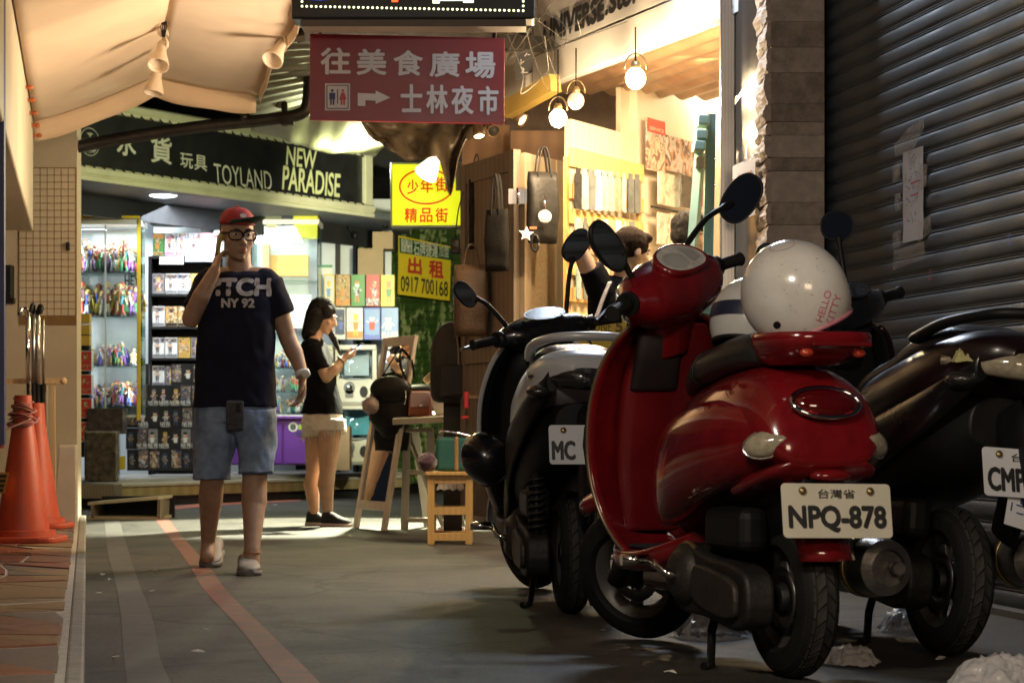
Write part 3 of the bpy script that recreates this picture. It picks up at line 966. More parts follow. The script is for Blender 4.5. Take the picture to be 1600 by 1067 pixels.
for px_, py_, col, nm, lab in ((1580, 374, (.12, .13, .5), 'blue_stamp', 'small blue stamped mark on the shutter right of the paper notice'), (1455, 429, (.34, .12, .12), 'red_stamp', 'faint red stamped mark on the shutter below the paper notice')):
    f_ = shutter_frame(px_, py_); mb = MB()
    for a in range(4):
        for b in range(5):
            if random.random() < .8:
                rect(mb, f_, (a - 1.5) * .009, (b - 2) * .009, .007, .007, .006)
    tag(mb.build(nm, cmat(col, .6)), lab, 'stamp')
# ================================================================== TOY SHOP ACROSS THE END
A0 = V((-3.636, 19.15, 0)); FE = V((.545, .838, 0)).normalized(); FN = V((.838, -.545, 0)).normalized()
def fh(px, py, d=0.0):
    return hit(px, py, A0 + FN * d, FN)
def px_text(mb, M, fn, body, x0, y0, x1, y1, bold=.0, z=.002, shear=0, space=1.0, mi=0):
    inv = M.inverted()
    cy, cx = (y0 + y1) / 2, (x0 + x1) / 2
    a, b = inv @ fn(x0, cy), inv @ fn(x1, cy)
    c, d = inv @ fn(cx, y1), inv @ fn(cx, y0)
    text_into(mb, body, M, (a.x + b.x) / 2, (c.y + d.y) / 2, b.x - a.x, d.y - c.y, bold, z, shear, mi, space)
M_SIGNWHITE = mat('sign_white', (.68, .68, .60), .5, vary=.06)
M_SIGNBLACK = mat('sign_black', (.016, .017, .018), .35, vary=.3)

toy = thing('toy_shop', 'toy shop with a black awning sign reading NEW PARADISE', 'shop', fh(350, 760))
D1 = .55
fs = lambda x, y: fh(x, y, D1)
zb, zt = (fs(120, 262).z + fs(575, 316).z) / 2, fs(540, 240).z
pL, pR = fs(100, 250), fs(566, 300)
Ms = frame(V((pL.x, pL.y, zb)), FE, UP)
Ls = (pR - pL).xy.length
Hs = zt - zb
mb = MB(); mb.box((Ls / 2, Hs / 2, -.05), (Ls, Hs, .10), Ms); mb.build('sign_board', M_SIGNBLACK, toy)
mb = MB()
fl = lambda x, y: fh(x, y, D1)
for b_, x0, y0, x1, y1, bo in (('水', 182, 206, 212, 244, .03), ('貨', 235, 213, 268, 256, .02), ('玩', 281, 240, 301, 263, .015), ('具', 303, 243, 323, 267, .015)):
    mb = MB(); px_text(mb, Ms, fl, b_, x0, y0, x1, y1, bo, .004); mb.build('lettering', cmat((.62, .62, .54), .5), toy)
mb = MB(); px_text(mb, Ms, fl, 'TOYLAND', 334, 262, 424, 292, 0, .004, -.1); mb.build('lettering', M_SIGNWHITE, toy)
M_LIME = mat('sign_lime', (.62, .66, .36), .5)
mb = MB(); px_text(mb, Ms, fl, 'NEW', 447, 232, 494, 262, .02, .004, .08); mb.build('lettering', M_LIME, toy)
mb = MB(); px_text(mb, Ms, fl, 'PARADISE', 441, 265, 531, 303, .02, .004, .08); mb.build('lettering', M_LIME, toy)
# plain skull emblem at the left end
mb = MB()
c = Ms.inverted() @ fl(140, 222)
ringflat(mb, Ms, c.x, c.y, .115, .115, .008, .004)
disc(mb, Ms, c.x, c.y - .01, .09, .085, .004)
mb.build('emblem', cmat((.35, .35, .32), .5), toy)
mb = MB()
for x_, y_, a_, b_ in ((-.045, .03, .042, .034), (.045, .03, .042, .034), (0, -.035, .01, .008)):
    mb = MB(); disc(mb, Ms, c.x + x_, c.y + y_, a_, b_, .006); mb.build('emblem_patch', M_SIGNBLACK, toy)
for k in range(4):
    mb = MB(); rect(mb, Ms, c.x - .03 + .02 * k, c.y - .09, .012, .03, .006); mb.build('emblem_bar', M_SIGNBLACK, toy)
# pale trim frame round the board, with lacing
M_TRIM = mat('ivory_trim', (.60, .60, .44), .5, vary=.1, scale=5)
mb = MB()
prof = [(0, 0), (.04, .0), (.045, .03), (.03, .04), (.05, .06), (.05, .10), (.03, .12), (0, .12)]
rings = [[Ms @ V((x, -.12 + b, a)) for a, b in prof] for x in (-.02, Ls + .14)]
mb.loft(rings, True, True, False); mb.build('bottom_trim', M_TRIM, toy)
mb = MB(); rings = [[Ms @ V((x, Hs + b * .8, a)) for a, b in prof] for x in (-.02, Ls + .14)]
mb.loft(rings, True, True, False); mb.build('top_trim', M_TRIM, toy)
mb = MB(); mb.box((Ls + .06, Hs / 2, .01), (.12, Hs, .06), Ms); mb.build('end_trim', M_TRIM, toy, bevel=.01)
lace = MB(); lace.bar((-.022, .012, 0), (.022, -.016, 0), .012, .006); lm = lace.mesh('lace'); lm.materials.append(M_SIGNBLACK)
ti = MW[toy].inverted() @ Ms
for k in range(34):
    for yy in (.0, Hs):
        part_copy('lace', lm, toy, ti @ Matrix.Translation((.05 + k * Ls / 34, yy, .05)))
# soffit, header, downlight
mb = MB()
q = [fh(60, 700, D1), fh(640, 700, D1), fh(640, 700, -.25), fh(60, 700, -.25)]
zs = zb - .12
vs = [V((p.x, p.y, zs)) for p in q] + [V((p.x, p.y, zs + .05)) for p in q]
mb.add(vs, [(3, 2, 1, 0), (4, 5, 6, 7), (0, 1, 5, 4), (1, 2, 6, 5), (2, 3, 7, 6), (3, 0, 4, 7)]); mb.build('soffit', mat('soffit_grey', (.12, .135, .16), .5, vary=.1), toy, fix=True)
dl = V((*hit(255, 306, V((0, 0, zs)), UP).xy, zs))
mb = MB(); mb.lathe([(.0, -.012), (.075, -.012), (.10, -.006), (.12, 0), (.0, .002)], 24, Matrix.Translation(dl)); mb.build('downlight', glow('downlight_glow', (.9, .97, 1), 9), toy)
lamp('downlight_lamp', 'SPOT', dl - V((0, 0, .03)), 45, (.88, .96, 1), .05, dl - V((0, 0, 3)), spot=130)
mb = MB()
a, b = fh(90, 700, -.22), fh(625, 700, -.22)
mb.bar(V((a.x, a.y, zs - .09)), V((b.x, b.y, zs - .09)), .05, .18); mb.build('header_beam', M_DARK, toy)
mb = MB()
for px_ in (332, 345): 
    p = fh(px_, 700, -.1); mb.box((p.x, p.y, 1.5), (.045, .05, 2.6))
# floor, ceiling and walls inside
FZ = .235
zc = zs - .02
def slab(z0, z1, d0, d1, x0, x1):
    q = [fh(x0, 700, d0), fh(x1, 700, d0), fh(x1, 700, d1), fh(x0, 700, d1)]
    m_ = MB(); m_.add([V((p.x, p.y, z)) for z in (z0, z1) for p in q], [(3, 2, 1, 0), (4, 5, 6, 7), (0, 1, 5, 4), (1, 2, 6, 5), (2, 3, 7, 6), (3, 0, 4, 7)]); return m_
slab(.17, FZ, 0, -2.0, 60, 640).build('floor', mat('shop_floor', (.33, .31, .28), .5), toy, fix=True)
slab(2.78, 2.85, -.25, -2.0, 60, 640).build('ceiling', M_WHITE, toy, fix=True)
M_PANEL = mat('white_panel', (.62, .67, .70), .4, vary=.05, scale=3)
slab(.2, 2.9, -1.55, -1.62, 60, 462).build('back_wall', M_PANEL, toy, fix=True)
# ledge with dark plinth
slab(0, .085, .02, -.1, 60, 640).build('plinth', mat('plinth_dark', (.03, .032, .034), .6, vary=.3), toy, fix=True)
slab(.085, .175, .06, -.1, 60, 640).build('ledge', striped('ledge_wood', (.36, .27, .13), (.50, .41, .22), 4, .5, 'X', bump=.1), toy, fix=True)
slab(.176, .20, .075, -.1, 60, 640).build('ledge_edge', mat('ledge_edge_paint', (.55, .52, .42), .5), toy, fix=True)
# white wall panels right of the cases
for k, (x0, x1) in enumerate(((492, 524), (532, 568), (570, 612))):
    a, b = P(x0, 0, 22.9 + .1 * k), P(x1, 0, 22.9 + .1 * k)
    mb = MB(); mb.box(((a.x + b.x) / 2, a.y, 1.55), (b.x - a.x, .05, 2.9)); mb.build('wall_panel', M_PANEL, toy, bevel=.004)
mb = MB(); p = P(528, 0, 22.97); mb.box((p.x, p.y, 1.5), (.05, .03, 2.8)); mb.build('wall_gap', M_DARK, toy)
mb = MB(); p = P(338, 0, 20.95); mb.box((p.x, p.y + .03, 1.5), (.05, .05, 2.75)); mb.build('door_post', M_PANEL, toy)

# ---- figurines
FIG_COLS = [(.55, .08, .06), (.06, .12, .45), (.65, .5, .08), (.62, .58, .52), (.05, .05, .07), (.5, .2, .05), (.25, .1, .35), (.08, .3, .14), (.6, .25, .3), (.4, .42, .45), (.1, .35, .5), (.3, .17, .08)]
FIGM = [cmat(c, .4) for c in FIG_COLS]
M_FSKIN = cmat((.6, .38, .25), .5)
rf = random.Random(21)
def figurine_mesh(k):
    mb = MB()
    h = rf.uniform(.16, .23)
    lean = rf.uniform(-.02, .02)
    hip = h * .46
    for s_ in (-1, 1):
        mb.tube([(s_ * h * rf.uniform(.05, .13), rf.uniform(-.01, .02), .008), (s_ * h * .055, 0, hip * .5), (s_ * h * .05, 0, hip)], [h * .045, h * .05, h * .06], 7, True, 0)
    mb.tube([(0, 0, hip * .9), (lean * .4, 0, h * .62), (lean, 0, h * .78)], [h * .075, h * .07, h * .1], 8, True, 1, None, .7)
    for s_ in (-1, 1):
        up_ = rf.uniform(-.25, .25)
        mb.tube([(lean + s_ * h * .1, 0, h * .75), (lean + s_ * h * .18, -.01, h * (.6 + up_ * .5)), (lean + s_ * h * .2, -.03, h * (.6 + up_))], [h * .035, h * .03, h * .03], 6, True, 2)
    mb.ball((lean, -.003, h * .88), (h * .072, h * .07, h * .085), 9, 6, None, 3)
    mb.ball((lean, .006, h * .92), (h * .09, h * .085, h * .08), 8, 6, None, 4)
    if rf.random() < .6:       # cape or long hair
        mb.add([(lean - h * .1, .02, h * .8), (lean + h * .1, .02, h * .8), (h * .2, .035, h * .2), (-h * .2, .035, h * .2)], [(0, 1, 2, 3)], 4)
    mb.lathe([(0, 0), (h * .17, 0), (h * .17, .008), (0, .008)], 10, None, 5)
    me = mb.mesh('toy_figurine')
    for m_ in (FIGM[rf.randrange(12)], FIGM[rf.randrange(12)], M_FSKIN if rf.random() < .5 else FIGM[rf.randrange(12)], M_FSKIN, FIGM[rf.randrange(12)], FIGM[4]):
        me.materials.append(m_)
    return me
FIGS = [figurine_mesh(k) for k in range(18)]
def put_fig(p, label, group, sc=1.0):
    o = bpy.data.objects.new('toy_figurine', FIGS[rf.randrange(18)])
    COL.objects.link(o); o.location = p; o.rotation_euler = (0, 0, rf.uniform(-.7, .7)); o.scale = (sc,) * 3
    return tag(o, label, 'figurine', group)

# ---- printed toy boxes (plain made-up figures)
BUSY = [busy('print_dark', [(.02, .03, .07), (.03, .05, .14), (.3, .2, .15), (.01, .012, .02), (.5, .45, .42)], 34), busy('print_gold', [(.45, .28, .05), (.55, .36, .08), (.25, .1, .04), (.6, .5, .3), (.1, .06, .03)], 30),
        busy('print_pink', [(.6, .3, .42), (.7, .65, .66), (.55, .1, .22), (.7, .7, .7), (.2, .2, .5)], 30), busy('print_cool', [(.05, .12, .35), (.35, .45, .6), (.6, .6, .6), (.3, .08, .06), (.03, .04, .1)], 30),
        busy('print_warm', [(.4, .06, .03), (.55, .3, .05), (.6, .55, .4), (.12, .05, .02), (.3, .2, .1)], 30)]
def toy_box_mesh(w_, h_, d_, base, art, kind, caption=None, seed=0):
    r = random.Random(seed)
    mb = MB(); mb.box((0, d_ / 2, h_ / 2), (w_, d_, h_), None, 0)
    body = mb.mesh('toy_box'); body.materials.append(base)
    pr = MB(); M = frame((0, -.0, 0), (1, 0, 0), (0, 0, 1))
    if kind == 'window':
        rect(pr, M, 0, h_ * .55, w_ * .86, h_ * .8, .0015, 0)
    elif kind == 'band':
        rect(pr, M, 0, h_ * .86, w_ * .96, h_ * .2, .0015, 2); rect(pr, M, 0, h_ * .1, w_ * .96, h_ * .14, .0015, 3)
    elif kind == 'sky':
        rect(pr, M, 0, h_ * .62, w_ * .98, h_ * .7, .0015, 0); rect(pr, M, 0, h_ * .14, w_ * .98, h_ * .22, .0015, 2)
    cx = w_ * r.uniform(-.1, .1)
    s_ = w_ * r.uniform(.8, 1.1)
    disc(pr, M, cx, h_ * .66, s_ * .17, s_ * .19, .0025, 14, 1)
    disc(pr, M, cx, h_ * .75, s_ * .19, s_ * .12, .003, 12, 3)
    flat(pr, M, [(cx - s_ * .15, h_ * .3), (cx + s_ * .15, h_ * .3), (cx + s_ * .2, h_ * .55), (cx - s_ * .2, h_ * .55)], .0028, 2)
    for q_ in (-1, 1):
        seg(pr, M, (cx + q_ * s_ * .18, h_ * .53), (cx + q_ * s_ * r.uniform(.25, .4), h_ * r.uniform(.35, .7)), s_ * .08, .003, 1)
        seg(pr, M, (cx + q_ * s_ * .08, h_ * .3), (cx + q_ * s_ * .12, h_ * .12), s_ * .1, .003, 3)
    if caption:
        text_into(pr, caption, M, 0, h_ * .17, w_ * .92, h_ * .2, .02, .004, 0, 4)
        rect(pr, M, 0, h_ * .05, w_ * .8, h_ * .02, .004, 4)
    pm = pr.mesh('print')
    for m_ in art: pm.materials.append(m_)
    return body, pm
def put_box(pair, p, label, group=None, rz=0, sc=(1, 1, 1)):
    o = bpy.data.objects.new('toy_box', pair[0]); COL.objects.link(o); o.location = p; o.rotation_euler = (0, 0, rz); o.scale = sc
    c = bpy.data.objects.new('print', pair[1]); COL.objects.link(c); c.parent = o
    MW[o] = Matrix.Translation(p) @ Matrix.Rotation(rz, 4, 'Z') @ Matrix.Diagonal((*sc, 1))
    return tag(o, label, 'toy box', group)
K = lambda *c: cmat(c, .35)
BLK, GOLD, GREEN, REDP, YEL, BLUEP, WHT, PINK, SKYB, ORG = K(.015, .016, .02), K(.5, .33, .08), K(.07, .25, .06), K(.5, .04, .035), K(.7, .55, .05), K(.1, .15, .55), K(.68, .68, .68), K(.65, .25, .4), K(.2, .35, .65), K(.6, .25, .05)
DKB = K(.04, .06, .14); GREYP = K(.2, .2, .22)
BD, BG, BP_, BC, BW = BUSY
arts = [[BD, M_FSKIN, BC, GREYP, WHT], [GREYP, M_FSKIN, WHT, BLK, WHT], [BD, M_FSKIN, BW, GOLD, WHT], [BD, GREYP, BD, DKB, WHT], [BD, M_FSKIN, BP_, BC, WHT]]
nsbox = [toy_box_mesh(.098, .19, .08, BLK, arts[k % 5], 'window' if k % 2 else None, 'NS FR' if k < 5 else None, k) for k in range(9)]
goldbox = [toy_box_mesh(.11, .185, .09, b_, a_, 'window' if k % 2 else 'band', None, 30 + k) for k, (b_, a_) in enumerate(((BG, [BG, M_FSKIN, BW, BLK, WHT]), (GOLD, [BG, M_FSKIN, BG, ORG, WHT]), (WHT, [BC, M_FSKIN, BD, GREYP, WHT]), (GREYP, [BD, M_FSKIN, BC, GOLD, WHT])))]
pinkbox = [toy_box_mesh(.10, .21, .09, b_, a_, 'band', None, 40 + k) for k, (b_, a_) in enumerate(((PINK, [BP_, M_FSKIN, PINK, BP_, WHT]), (WHT, [BP_, M_FSKIN, BC, PINK, WHT]), (WHT, [BP_, M_FSKIN, BC, BP_, WHT]), (GREEN, [BW, M_FSKIN, ORG, BG, WHT])))]

# stack of black boxes in front of the rack
ORD = 'first second third fourth fifth sixth seventh eighth ninth tenth'.split()
Y0 = 20.45
bx = P(196, 0, Y0).x; bz = P(0, 735, Y0).z
grp = 'black toy boxes stacked in the shop front'
for r_ in range(5):
    n_ = 9 if r_ < 4 else 8
    for k in range(n_):
        if r_ == 4 and k in (2, 3):
            continue
        x = bx + .0985 * k + .05 + (0 if r_ % 2 else .012)
        put_box(nsbox[(rf.randrange(5) if r_ in (1, 2, 3) and rf.random() < .75 else 5 + rf.randrange(4))], V((x, Y0 + rf.uniform(0, .02), bz + r_ * .1925)),
                '%s figure box, %s from the left in the %s row below the black rack' % ('black', ORD[k], ('lowest', 'second', 'third', 'fourth', 'top')[r_]), grp, rf.uniform(-.03, .03))
# black rack
RK = thing('toy_rack', 'black display rack full of gold and white toy boxes', 'rack', P(290, 600, 20.9))
x0, x1 = P(234, 0, 20.85).x, P(350, 0, 20.85).x
mb = MB(); mb.box(((x0 + x1) / 2, 21.25, 1.35), (x1 - x0, .02, 2.2)); mb.build('back_panel', M_BLACK, RK)
for x in (x0, x1):
    mb = MB(); mb.box((x, 21.05, 1.25), (.03, .4, 2.0)); mb.build('upright', M_BLACK, RK)
shelf_y = (400, 459, 510, 559, 603)
for k, yy in enumerate(shelf_y):
    z = P(0, yy, 20.85).z
    mb = MB(); mb.box(((x0 + x1) / 2, 21.04, z - .012), (x1 - x0 - .03, .4, .024)); mb.build('shelf', M_BLACK, RK)
    for q in range(5 if k else 6):
        b_ = pinkbox[3 if q == 0 else rf.randrange(3)] if k == 0 else goldbox[rf.randrange(4)]
        put_box(b_, V((x0 + .075 + q * (.118 if k else .108), 20.87 + rf.uniform(0, .02), z + .001)), ('toy box, %s from the left, %s the black rack' % (('first', 'second', 'third', 'fourth', 'fifth', 'sixth')[q], ('standing on top of', 'on the first shelf of', 'on the second shelf of', 'on the third shelf of', 'on the lowest shelf of')[k])), 'toy boxes on the black rack')
mb = MB(); mb.box(P(268, 407, 20.8), (.22, .006, .07)); mb.build('price_strip', M_WHITE, RK)
mb = MB(); mb.box(P(315, 405, 20.82), (.30, .02, .05)); mb.build('shelf_rail', cmat((.3, .31, .33), .4), RK)

# glass cabinet on the left
def glass_case(name, label, x0, x1, ytop, ybot, Y, dp, shelves, framecol, edge_right=True):
    e = thing(name, label, 'display case', P((x0 + x1) / 2, ybot, Y))
    a, b = P(x0, ytop, Y), P(x1, ybot, Y)
    w_, cx, zc_, h_ = b.x - a.x, (a.x + b.x) / 2, (a.z + b.z) / 2, a.z - b.z
    mb = MB(); mb.box((cx, Y, zc_), (w_, .006, h_)); mb.build('front_glass', M_GLASS, e)
    for x in (a.x, b.x):
        mb = MB(); mb.box((x, Y + dp / 2 + .004, zc_), (.006, dp - .01, h_)); mb.build('side_glass', M_GLASS, e)
    mb = MB(); mb.box((cx, Y + dp, zc_), (w_, .01, h_)); mb.build('back_panel', mat('case_back', (.55, .57, .58), .25, vary=.1), e)
    for yy in shelves:
        z = P(0, yy, Y).z
        mb = MB(); mb.box((cx, Y + dp / 2, z - .004), (w_ - .02, dp - .03, .008)); mb.build('glass_shelf', glass_mat('shelf_glass', (.85, .97, .93), .14), e)
    mb = MB(); mb.box((cx, Y + dp / 2, a.z + .03), (w_ + .03, dp + .04, .045)); mb.build('lid', framecol, e)
    mb = MB(); mb.box((cx, Y + dp / 2, b.z - .01), (w_, dp, .02)); mb.build('bottom', M_WHITE, e)
    lamp('case_lamp', 'AREA', (cx, Y + dp * .35, a.z - .03), 8, (.9, .96, 1), w_ * .8, (cx, Y + dp * .5, 0), sy=.1)
    for x in (a.x + .03, b.x - .03):
        lamp('case_fill_light', 'AREA', (x, Y + .03, zc_), 5.5, (.9, .96, 1), .04, (cx, Y + dp, zc_), sy=h_ * .9)  # unseen upright fill lights, added to brighten the lower shelves
    return e, a, b, w_, cx
C1, a, b, w_, cx = glass_case('glass_cabinet', 'tall glass cabinet with a yellow edge, crowded with small figurines', 112, 214, 352, 648, 19.9, .45, (425, 494, 572, 634), M_WHITE)
mb = MB(); mb.box((b.x + .018, 19.89, (a.z + b.z) / 2), (.03, .02, a.z - b.z + .1)); mb.build('yellow_edge', cmat((.7, .5, .03), .4), C1)
mb = MB(); mb.box((cx, 19.87, a.z + .068), (w_ + .06, .02, .022)); mb.build('yellow_edge', cmat((.7, .5, .03), .4), C1)
mb = MB(); mb.box((cx + .01, 19.9, (a.z + b.z) / 2), (.012, .02, a.z - b.z)); mb.build('middle_frame', cmat((.5, .52, .53), .3), C1)
mb = MB(); text_into(mb, 'HEY', frame((0, 0, 0), (1, 0, 0), UP), P(205, 438, 20.3).x, P(0, 438, 20.3).z, .13, .085, .02, -20.34 * 0 - 20.33 + 0); 
mb.v = [V((v.x, 20.335, v.z)) for v in mb.v]; mb.build('lettering', M_BLACK, C1)
for k, yy in enumerate((425, 494, 572, 634)):
    z = P(0, yy, 19.9).z
    for q in range(42 if k < 2 else 34):
        put_fig(V((a.x + .035 + rf.random() * (w_ - .07), 19.97 + .32 * rf.random(), z)), 'small figurine crowded on the %s glass shelf of the yellow-edged cabinet' % ('top', 'second', 'third', 'lowest')[k], 'figurines in the glass cabinet', 1.4 if k < 2 else 1.0)
# boxes on top of the cabinet
for k, (x0, x1, base, art) in enumerate(((118, 142, REDP, [BW, WHT, YEL, BW, WHT]), (144, 150, BLK, [BLK, BLK, BLK, BLK, BLK]), (152, 190, WHT, [BP_, WHT, BP_, YEL, WHT]))):
    ww = P(x1, 0, 20).x - P(x0, 0, 20).x
    pr = toy_box_mesh(ww, .13, .2, base, art, 'band', None, 60 + k)
    put_box(pr, V(((P(x0, 0, 20).x + P(x1, 0, 20).x) / 2, 20.0, a.z + .062)), ('red toy box', 'narrow dark box', 'white and pink toy box')[k] + ' lying on top of the glass cabinet')
mb = MB(); p = P(260, 348, 21.0); mb.box(p, (.26, .3, .06)); tag(mb.build('cardboard_bundle', cmat((.09, .06, .035), .7)), 'flat brown bundle lying on the wall behind the glass cabinet', 'bundle')
mb = MB(); p0, p1 = P(222, 0, 20.6), P(300, 0, 20.75); mb.box(((p0.x + p1.x) / 2, 21.3, 1.6), (p1.x - p0.x, .04, 2.6)); mb.build('partition', M_PANEL, toy)
# red packs at the left of the cabinet
for k in range(4):
    pr = toy_box_mesh(.1, .17, .1, WHT, [REDP, BW, REDP, BW, WHT], 'sky', None, 80 + k)
    put_box(pr, V((P(134, 0, 19.6).x, 19.6, P(0, 690 - k * 37, 19.6).z)), '%s red pack in the column left of the glass cabinet' % ('lowest', 'second lowest', 'third', 'topmost')[k])
mb = MB(); mb.box(P(130, 615, 19.75), (.12, .1, 1.1)); tag(mb.build('dark_column', M_BLACK), 'narrow black stand carrying the red packs', 'stand')
for k in range(3):
    mb = MB(); mb.box(P(130, 532 - k * 17, 19.7), (.13, .1, .085)); tag(mb.build('yellow_packet', cmat((.55, .35, .06), .4)), '%s small yellow packet above the column of red packs' % ('lowest', 'middle', 'top')[k], 'packet', 'yellow packets by the cabinet')
# dark packs and the wrapped camouflage bundle below
mb = MB(); mb.box(P(168, 658, 19.7), (.30, .25, .22)); tag(mb.build('dark_carton', mat('dark_print', (.06, .045, .045), .25, vary=.6, scale=22)), 'dark printed carton under the glass cabinet', 'carton')
wc = thing('wrapped_bundle', 'big square camouflage pattern bundle in clear wrap on a wooden plinth', 'bundle', P(160, 755, 19.1))
mb = MB(); mb.box(P(160, 713, 19.1), (.27, .12, .42)); mb.build('bundle', mat('camo', (.035, .032, .022), .25, vary=.4, scale=16, col2=(.24, .21, .14), bump=.6, bscale=14), wc, bevel=.015)
mb = MB(); mb.box(P(160, 713, 19.1), (.282, .132, .432)); mb.build('clear_wrap', glass_mat('wrap', (1, 1, 1), .06, .15), wc, bevel=.01)
mb = MB(); mb.box(P(157, 767, 19.1), (.31, .3, .12)); tag(mb.build('wooden_plinth', M_DOORWOOD, bevel=.005), 'low wooden plinth under the camouflage bundle', 'plinth')
mb = MB(); mb.box(P(191, 723, 20.35), (.05, .04, .12)); tag(mb.build('yellow_tab', cmat((.7, .5, .03), .4)), 'small yellow and white tab left of the black boxes', 'tab')
# figurines right of the stack continue behind the man, then the second glass case
C2, a, b, w_, cx = glass_case('glass_case', 'white glass display case with orange paper and toys behind the man', 393, 496, 352, 648, 21.5, .45, (438, 520, 575, 612), M_WHITE)
mb = MB(); mb.box((P(452, 0, 21.8).x, 21.85, P(0, 415, 21.8).z), (.36, .08, .2)); tag(mb.build('orange_carton', cmat((.62, .36, .10), .5)), 'orange carton on the upper shelf of the white glass case', 'carton')
mb = MB(); mb.box((P(415, 0, 21.7).x, 21.75, P(0, 405, 21.7).z), (.07, .08, .28)); tag(mb.build('red_paper_strip', cmat((.55, .2, .1), .5)), 'red patterned paper strip inside the white glass case', 'strip')
mb = MB(); mb.box((P(470, 0, 21.8).x, 21.8, P(0, 487, 21.8).z), (.2, .08, .32)); tag(mb.build('white_carton', cmat((.65, .62, .62), .45)), 'white carton on the middle shelf of the glass case', 'carton')
mb = MB(); mb.box((P(432, 0, 21.8).x, 21.8, P(0, 482, 21.8).z), (.12, .08, .2)); tag(mb.build('pale_carton', cmat((.6, .4, .38), .45)), 'pale pink carton on the middle shelf of the glass case', 'carton')
for k, yy in enumerate((520, 575, 612, 646)):
    z = P(0, yy, 21.5).z
    for q in range(26 if k else 6):
        put_fig(V((a.x + .04 + rf.random() * (w_ - .08), 21.56 + .3 * rf.random(), z)), 'small toy standing on the %s shelf of the white glass case' % ('middle', 'third', 'fourth', 'bottom')[k], 'toys in the white glass case', .8)
p = thing('purple_cupboard', 'purple two-door cupboard under the white glass case', 'cupboard', P(420, 735, 21.4))
PUR = mat('purple_paint', (.16, .045, .33), .4, vary=.1, scale=4)
q0, q1 = P(352, 0, 21.4), P(486, 0, 21.4); zt_, zb_ = P(0, 654, 21.4).z, P(0, 726, 21.4).z
mb = MB(); mb.box(((q0.x + q1.x) / 2, 21.66, (zt_ + zb_) / 2), (q1.x - q0.x, .5, zt_ - zb_)); mb.build('carcass', PUR, p)
for x0_, x1_ in ((356, 441), (444, 484)):
    u0, u1 = P(x0_, 0, 21.4).x, P(x1_, 0, 21.4).x
    mb = MB(); mb.box(((u0 + u1) / 2, 21.40, (zt_ + zb_) / 2 - .012), (u1 - u0, .02, zt_ - zb_ - .05)); mb.build('door', PUR, p, bevel=.004)
mb = MB(); mb.box(((q0.x + q1.x) / 2, 21.63, zt_ + .012), (q1.x - q0.x + .03, .56, .022)); mb.build('top', PUR, p)
mk = frame(P(458, 667, 21.385), (1, 0, 0), UP)
mb = MB(); disc(mb, mk, 0, 0, .045, .045, .002); mb.build('sticker', M_WHITE, p)
mb = MB(); disc(mb, mk, 0, 0, .028, .03, .003); mb.build('sticker', cmat((.08, .1, .08), .5), p)
mb = MB(); rect(mb, mk, .10, .0, .1, .05, .002); mb.build('sticker', cmat((.35, .5, .08), .5), p)
mb = MB(); rect(mb, mk, .09, -.065, .12, .035, .002); mb.build('sticker', cmat((.05, .04, .16), .5), p)
# cartons on top of the case
for k, (x0_, x1_, y0_, y1_, col, lab) in enumerate(((411, 440, 330, 364, (.17, .18, .09), 'olive carton with a pale label on the white glass case'), (441, 457, 336, 368, (.02, .02, .03), 'black carton on the white glass case'), (458, 496, 335, 371, (.62, .62, .04), 'bright yellow carton at the right end of the white glass case'))):
    u0, u1 = P(x0_, y0_, 21.5), P(x1_, y1_, 21.5)
    mb = MB(); mb.box(((u0.x + u1.x) / 2, 21.62, (u0.z + u1.z) / 2), (u1.x - u0.x, .24, u0.z - u1.z)); o = tag(mb.build('toy_carton', cmat(col, .3), None, bevel=.004), lab, 'carton')
    if k == 0:
        f_ = frame(P(424, 348, 21.495), (1, 0, 0), UP); mb = MB(); rect(mb, f_, 0, -.01, .1, .08, .003); mb.build('label', cmat((.5, .5, .3), .5), o)
mb = MB(); mb.box(P(387, 338, 21.6), (.24, .2, .2)); tag(mb.build('toy_carton', cmat((.1, .11, .16), .3)), 'dark blue carton behind the cap of the walking man', 'carton')
mb = MB(); mb.box(P(508, 422, 22.2), (.14, .01, .1)); o = tag(mb.build('small_sign', M_WHITE), 'small white and green sign on the white panel wall', 'sign')
mb = MB(); mb.box(P(508, 416, 22.19), (.14, .008, .025)); mb.build('green_band', cmat((.05, .3, .16), .4), o)
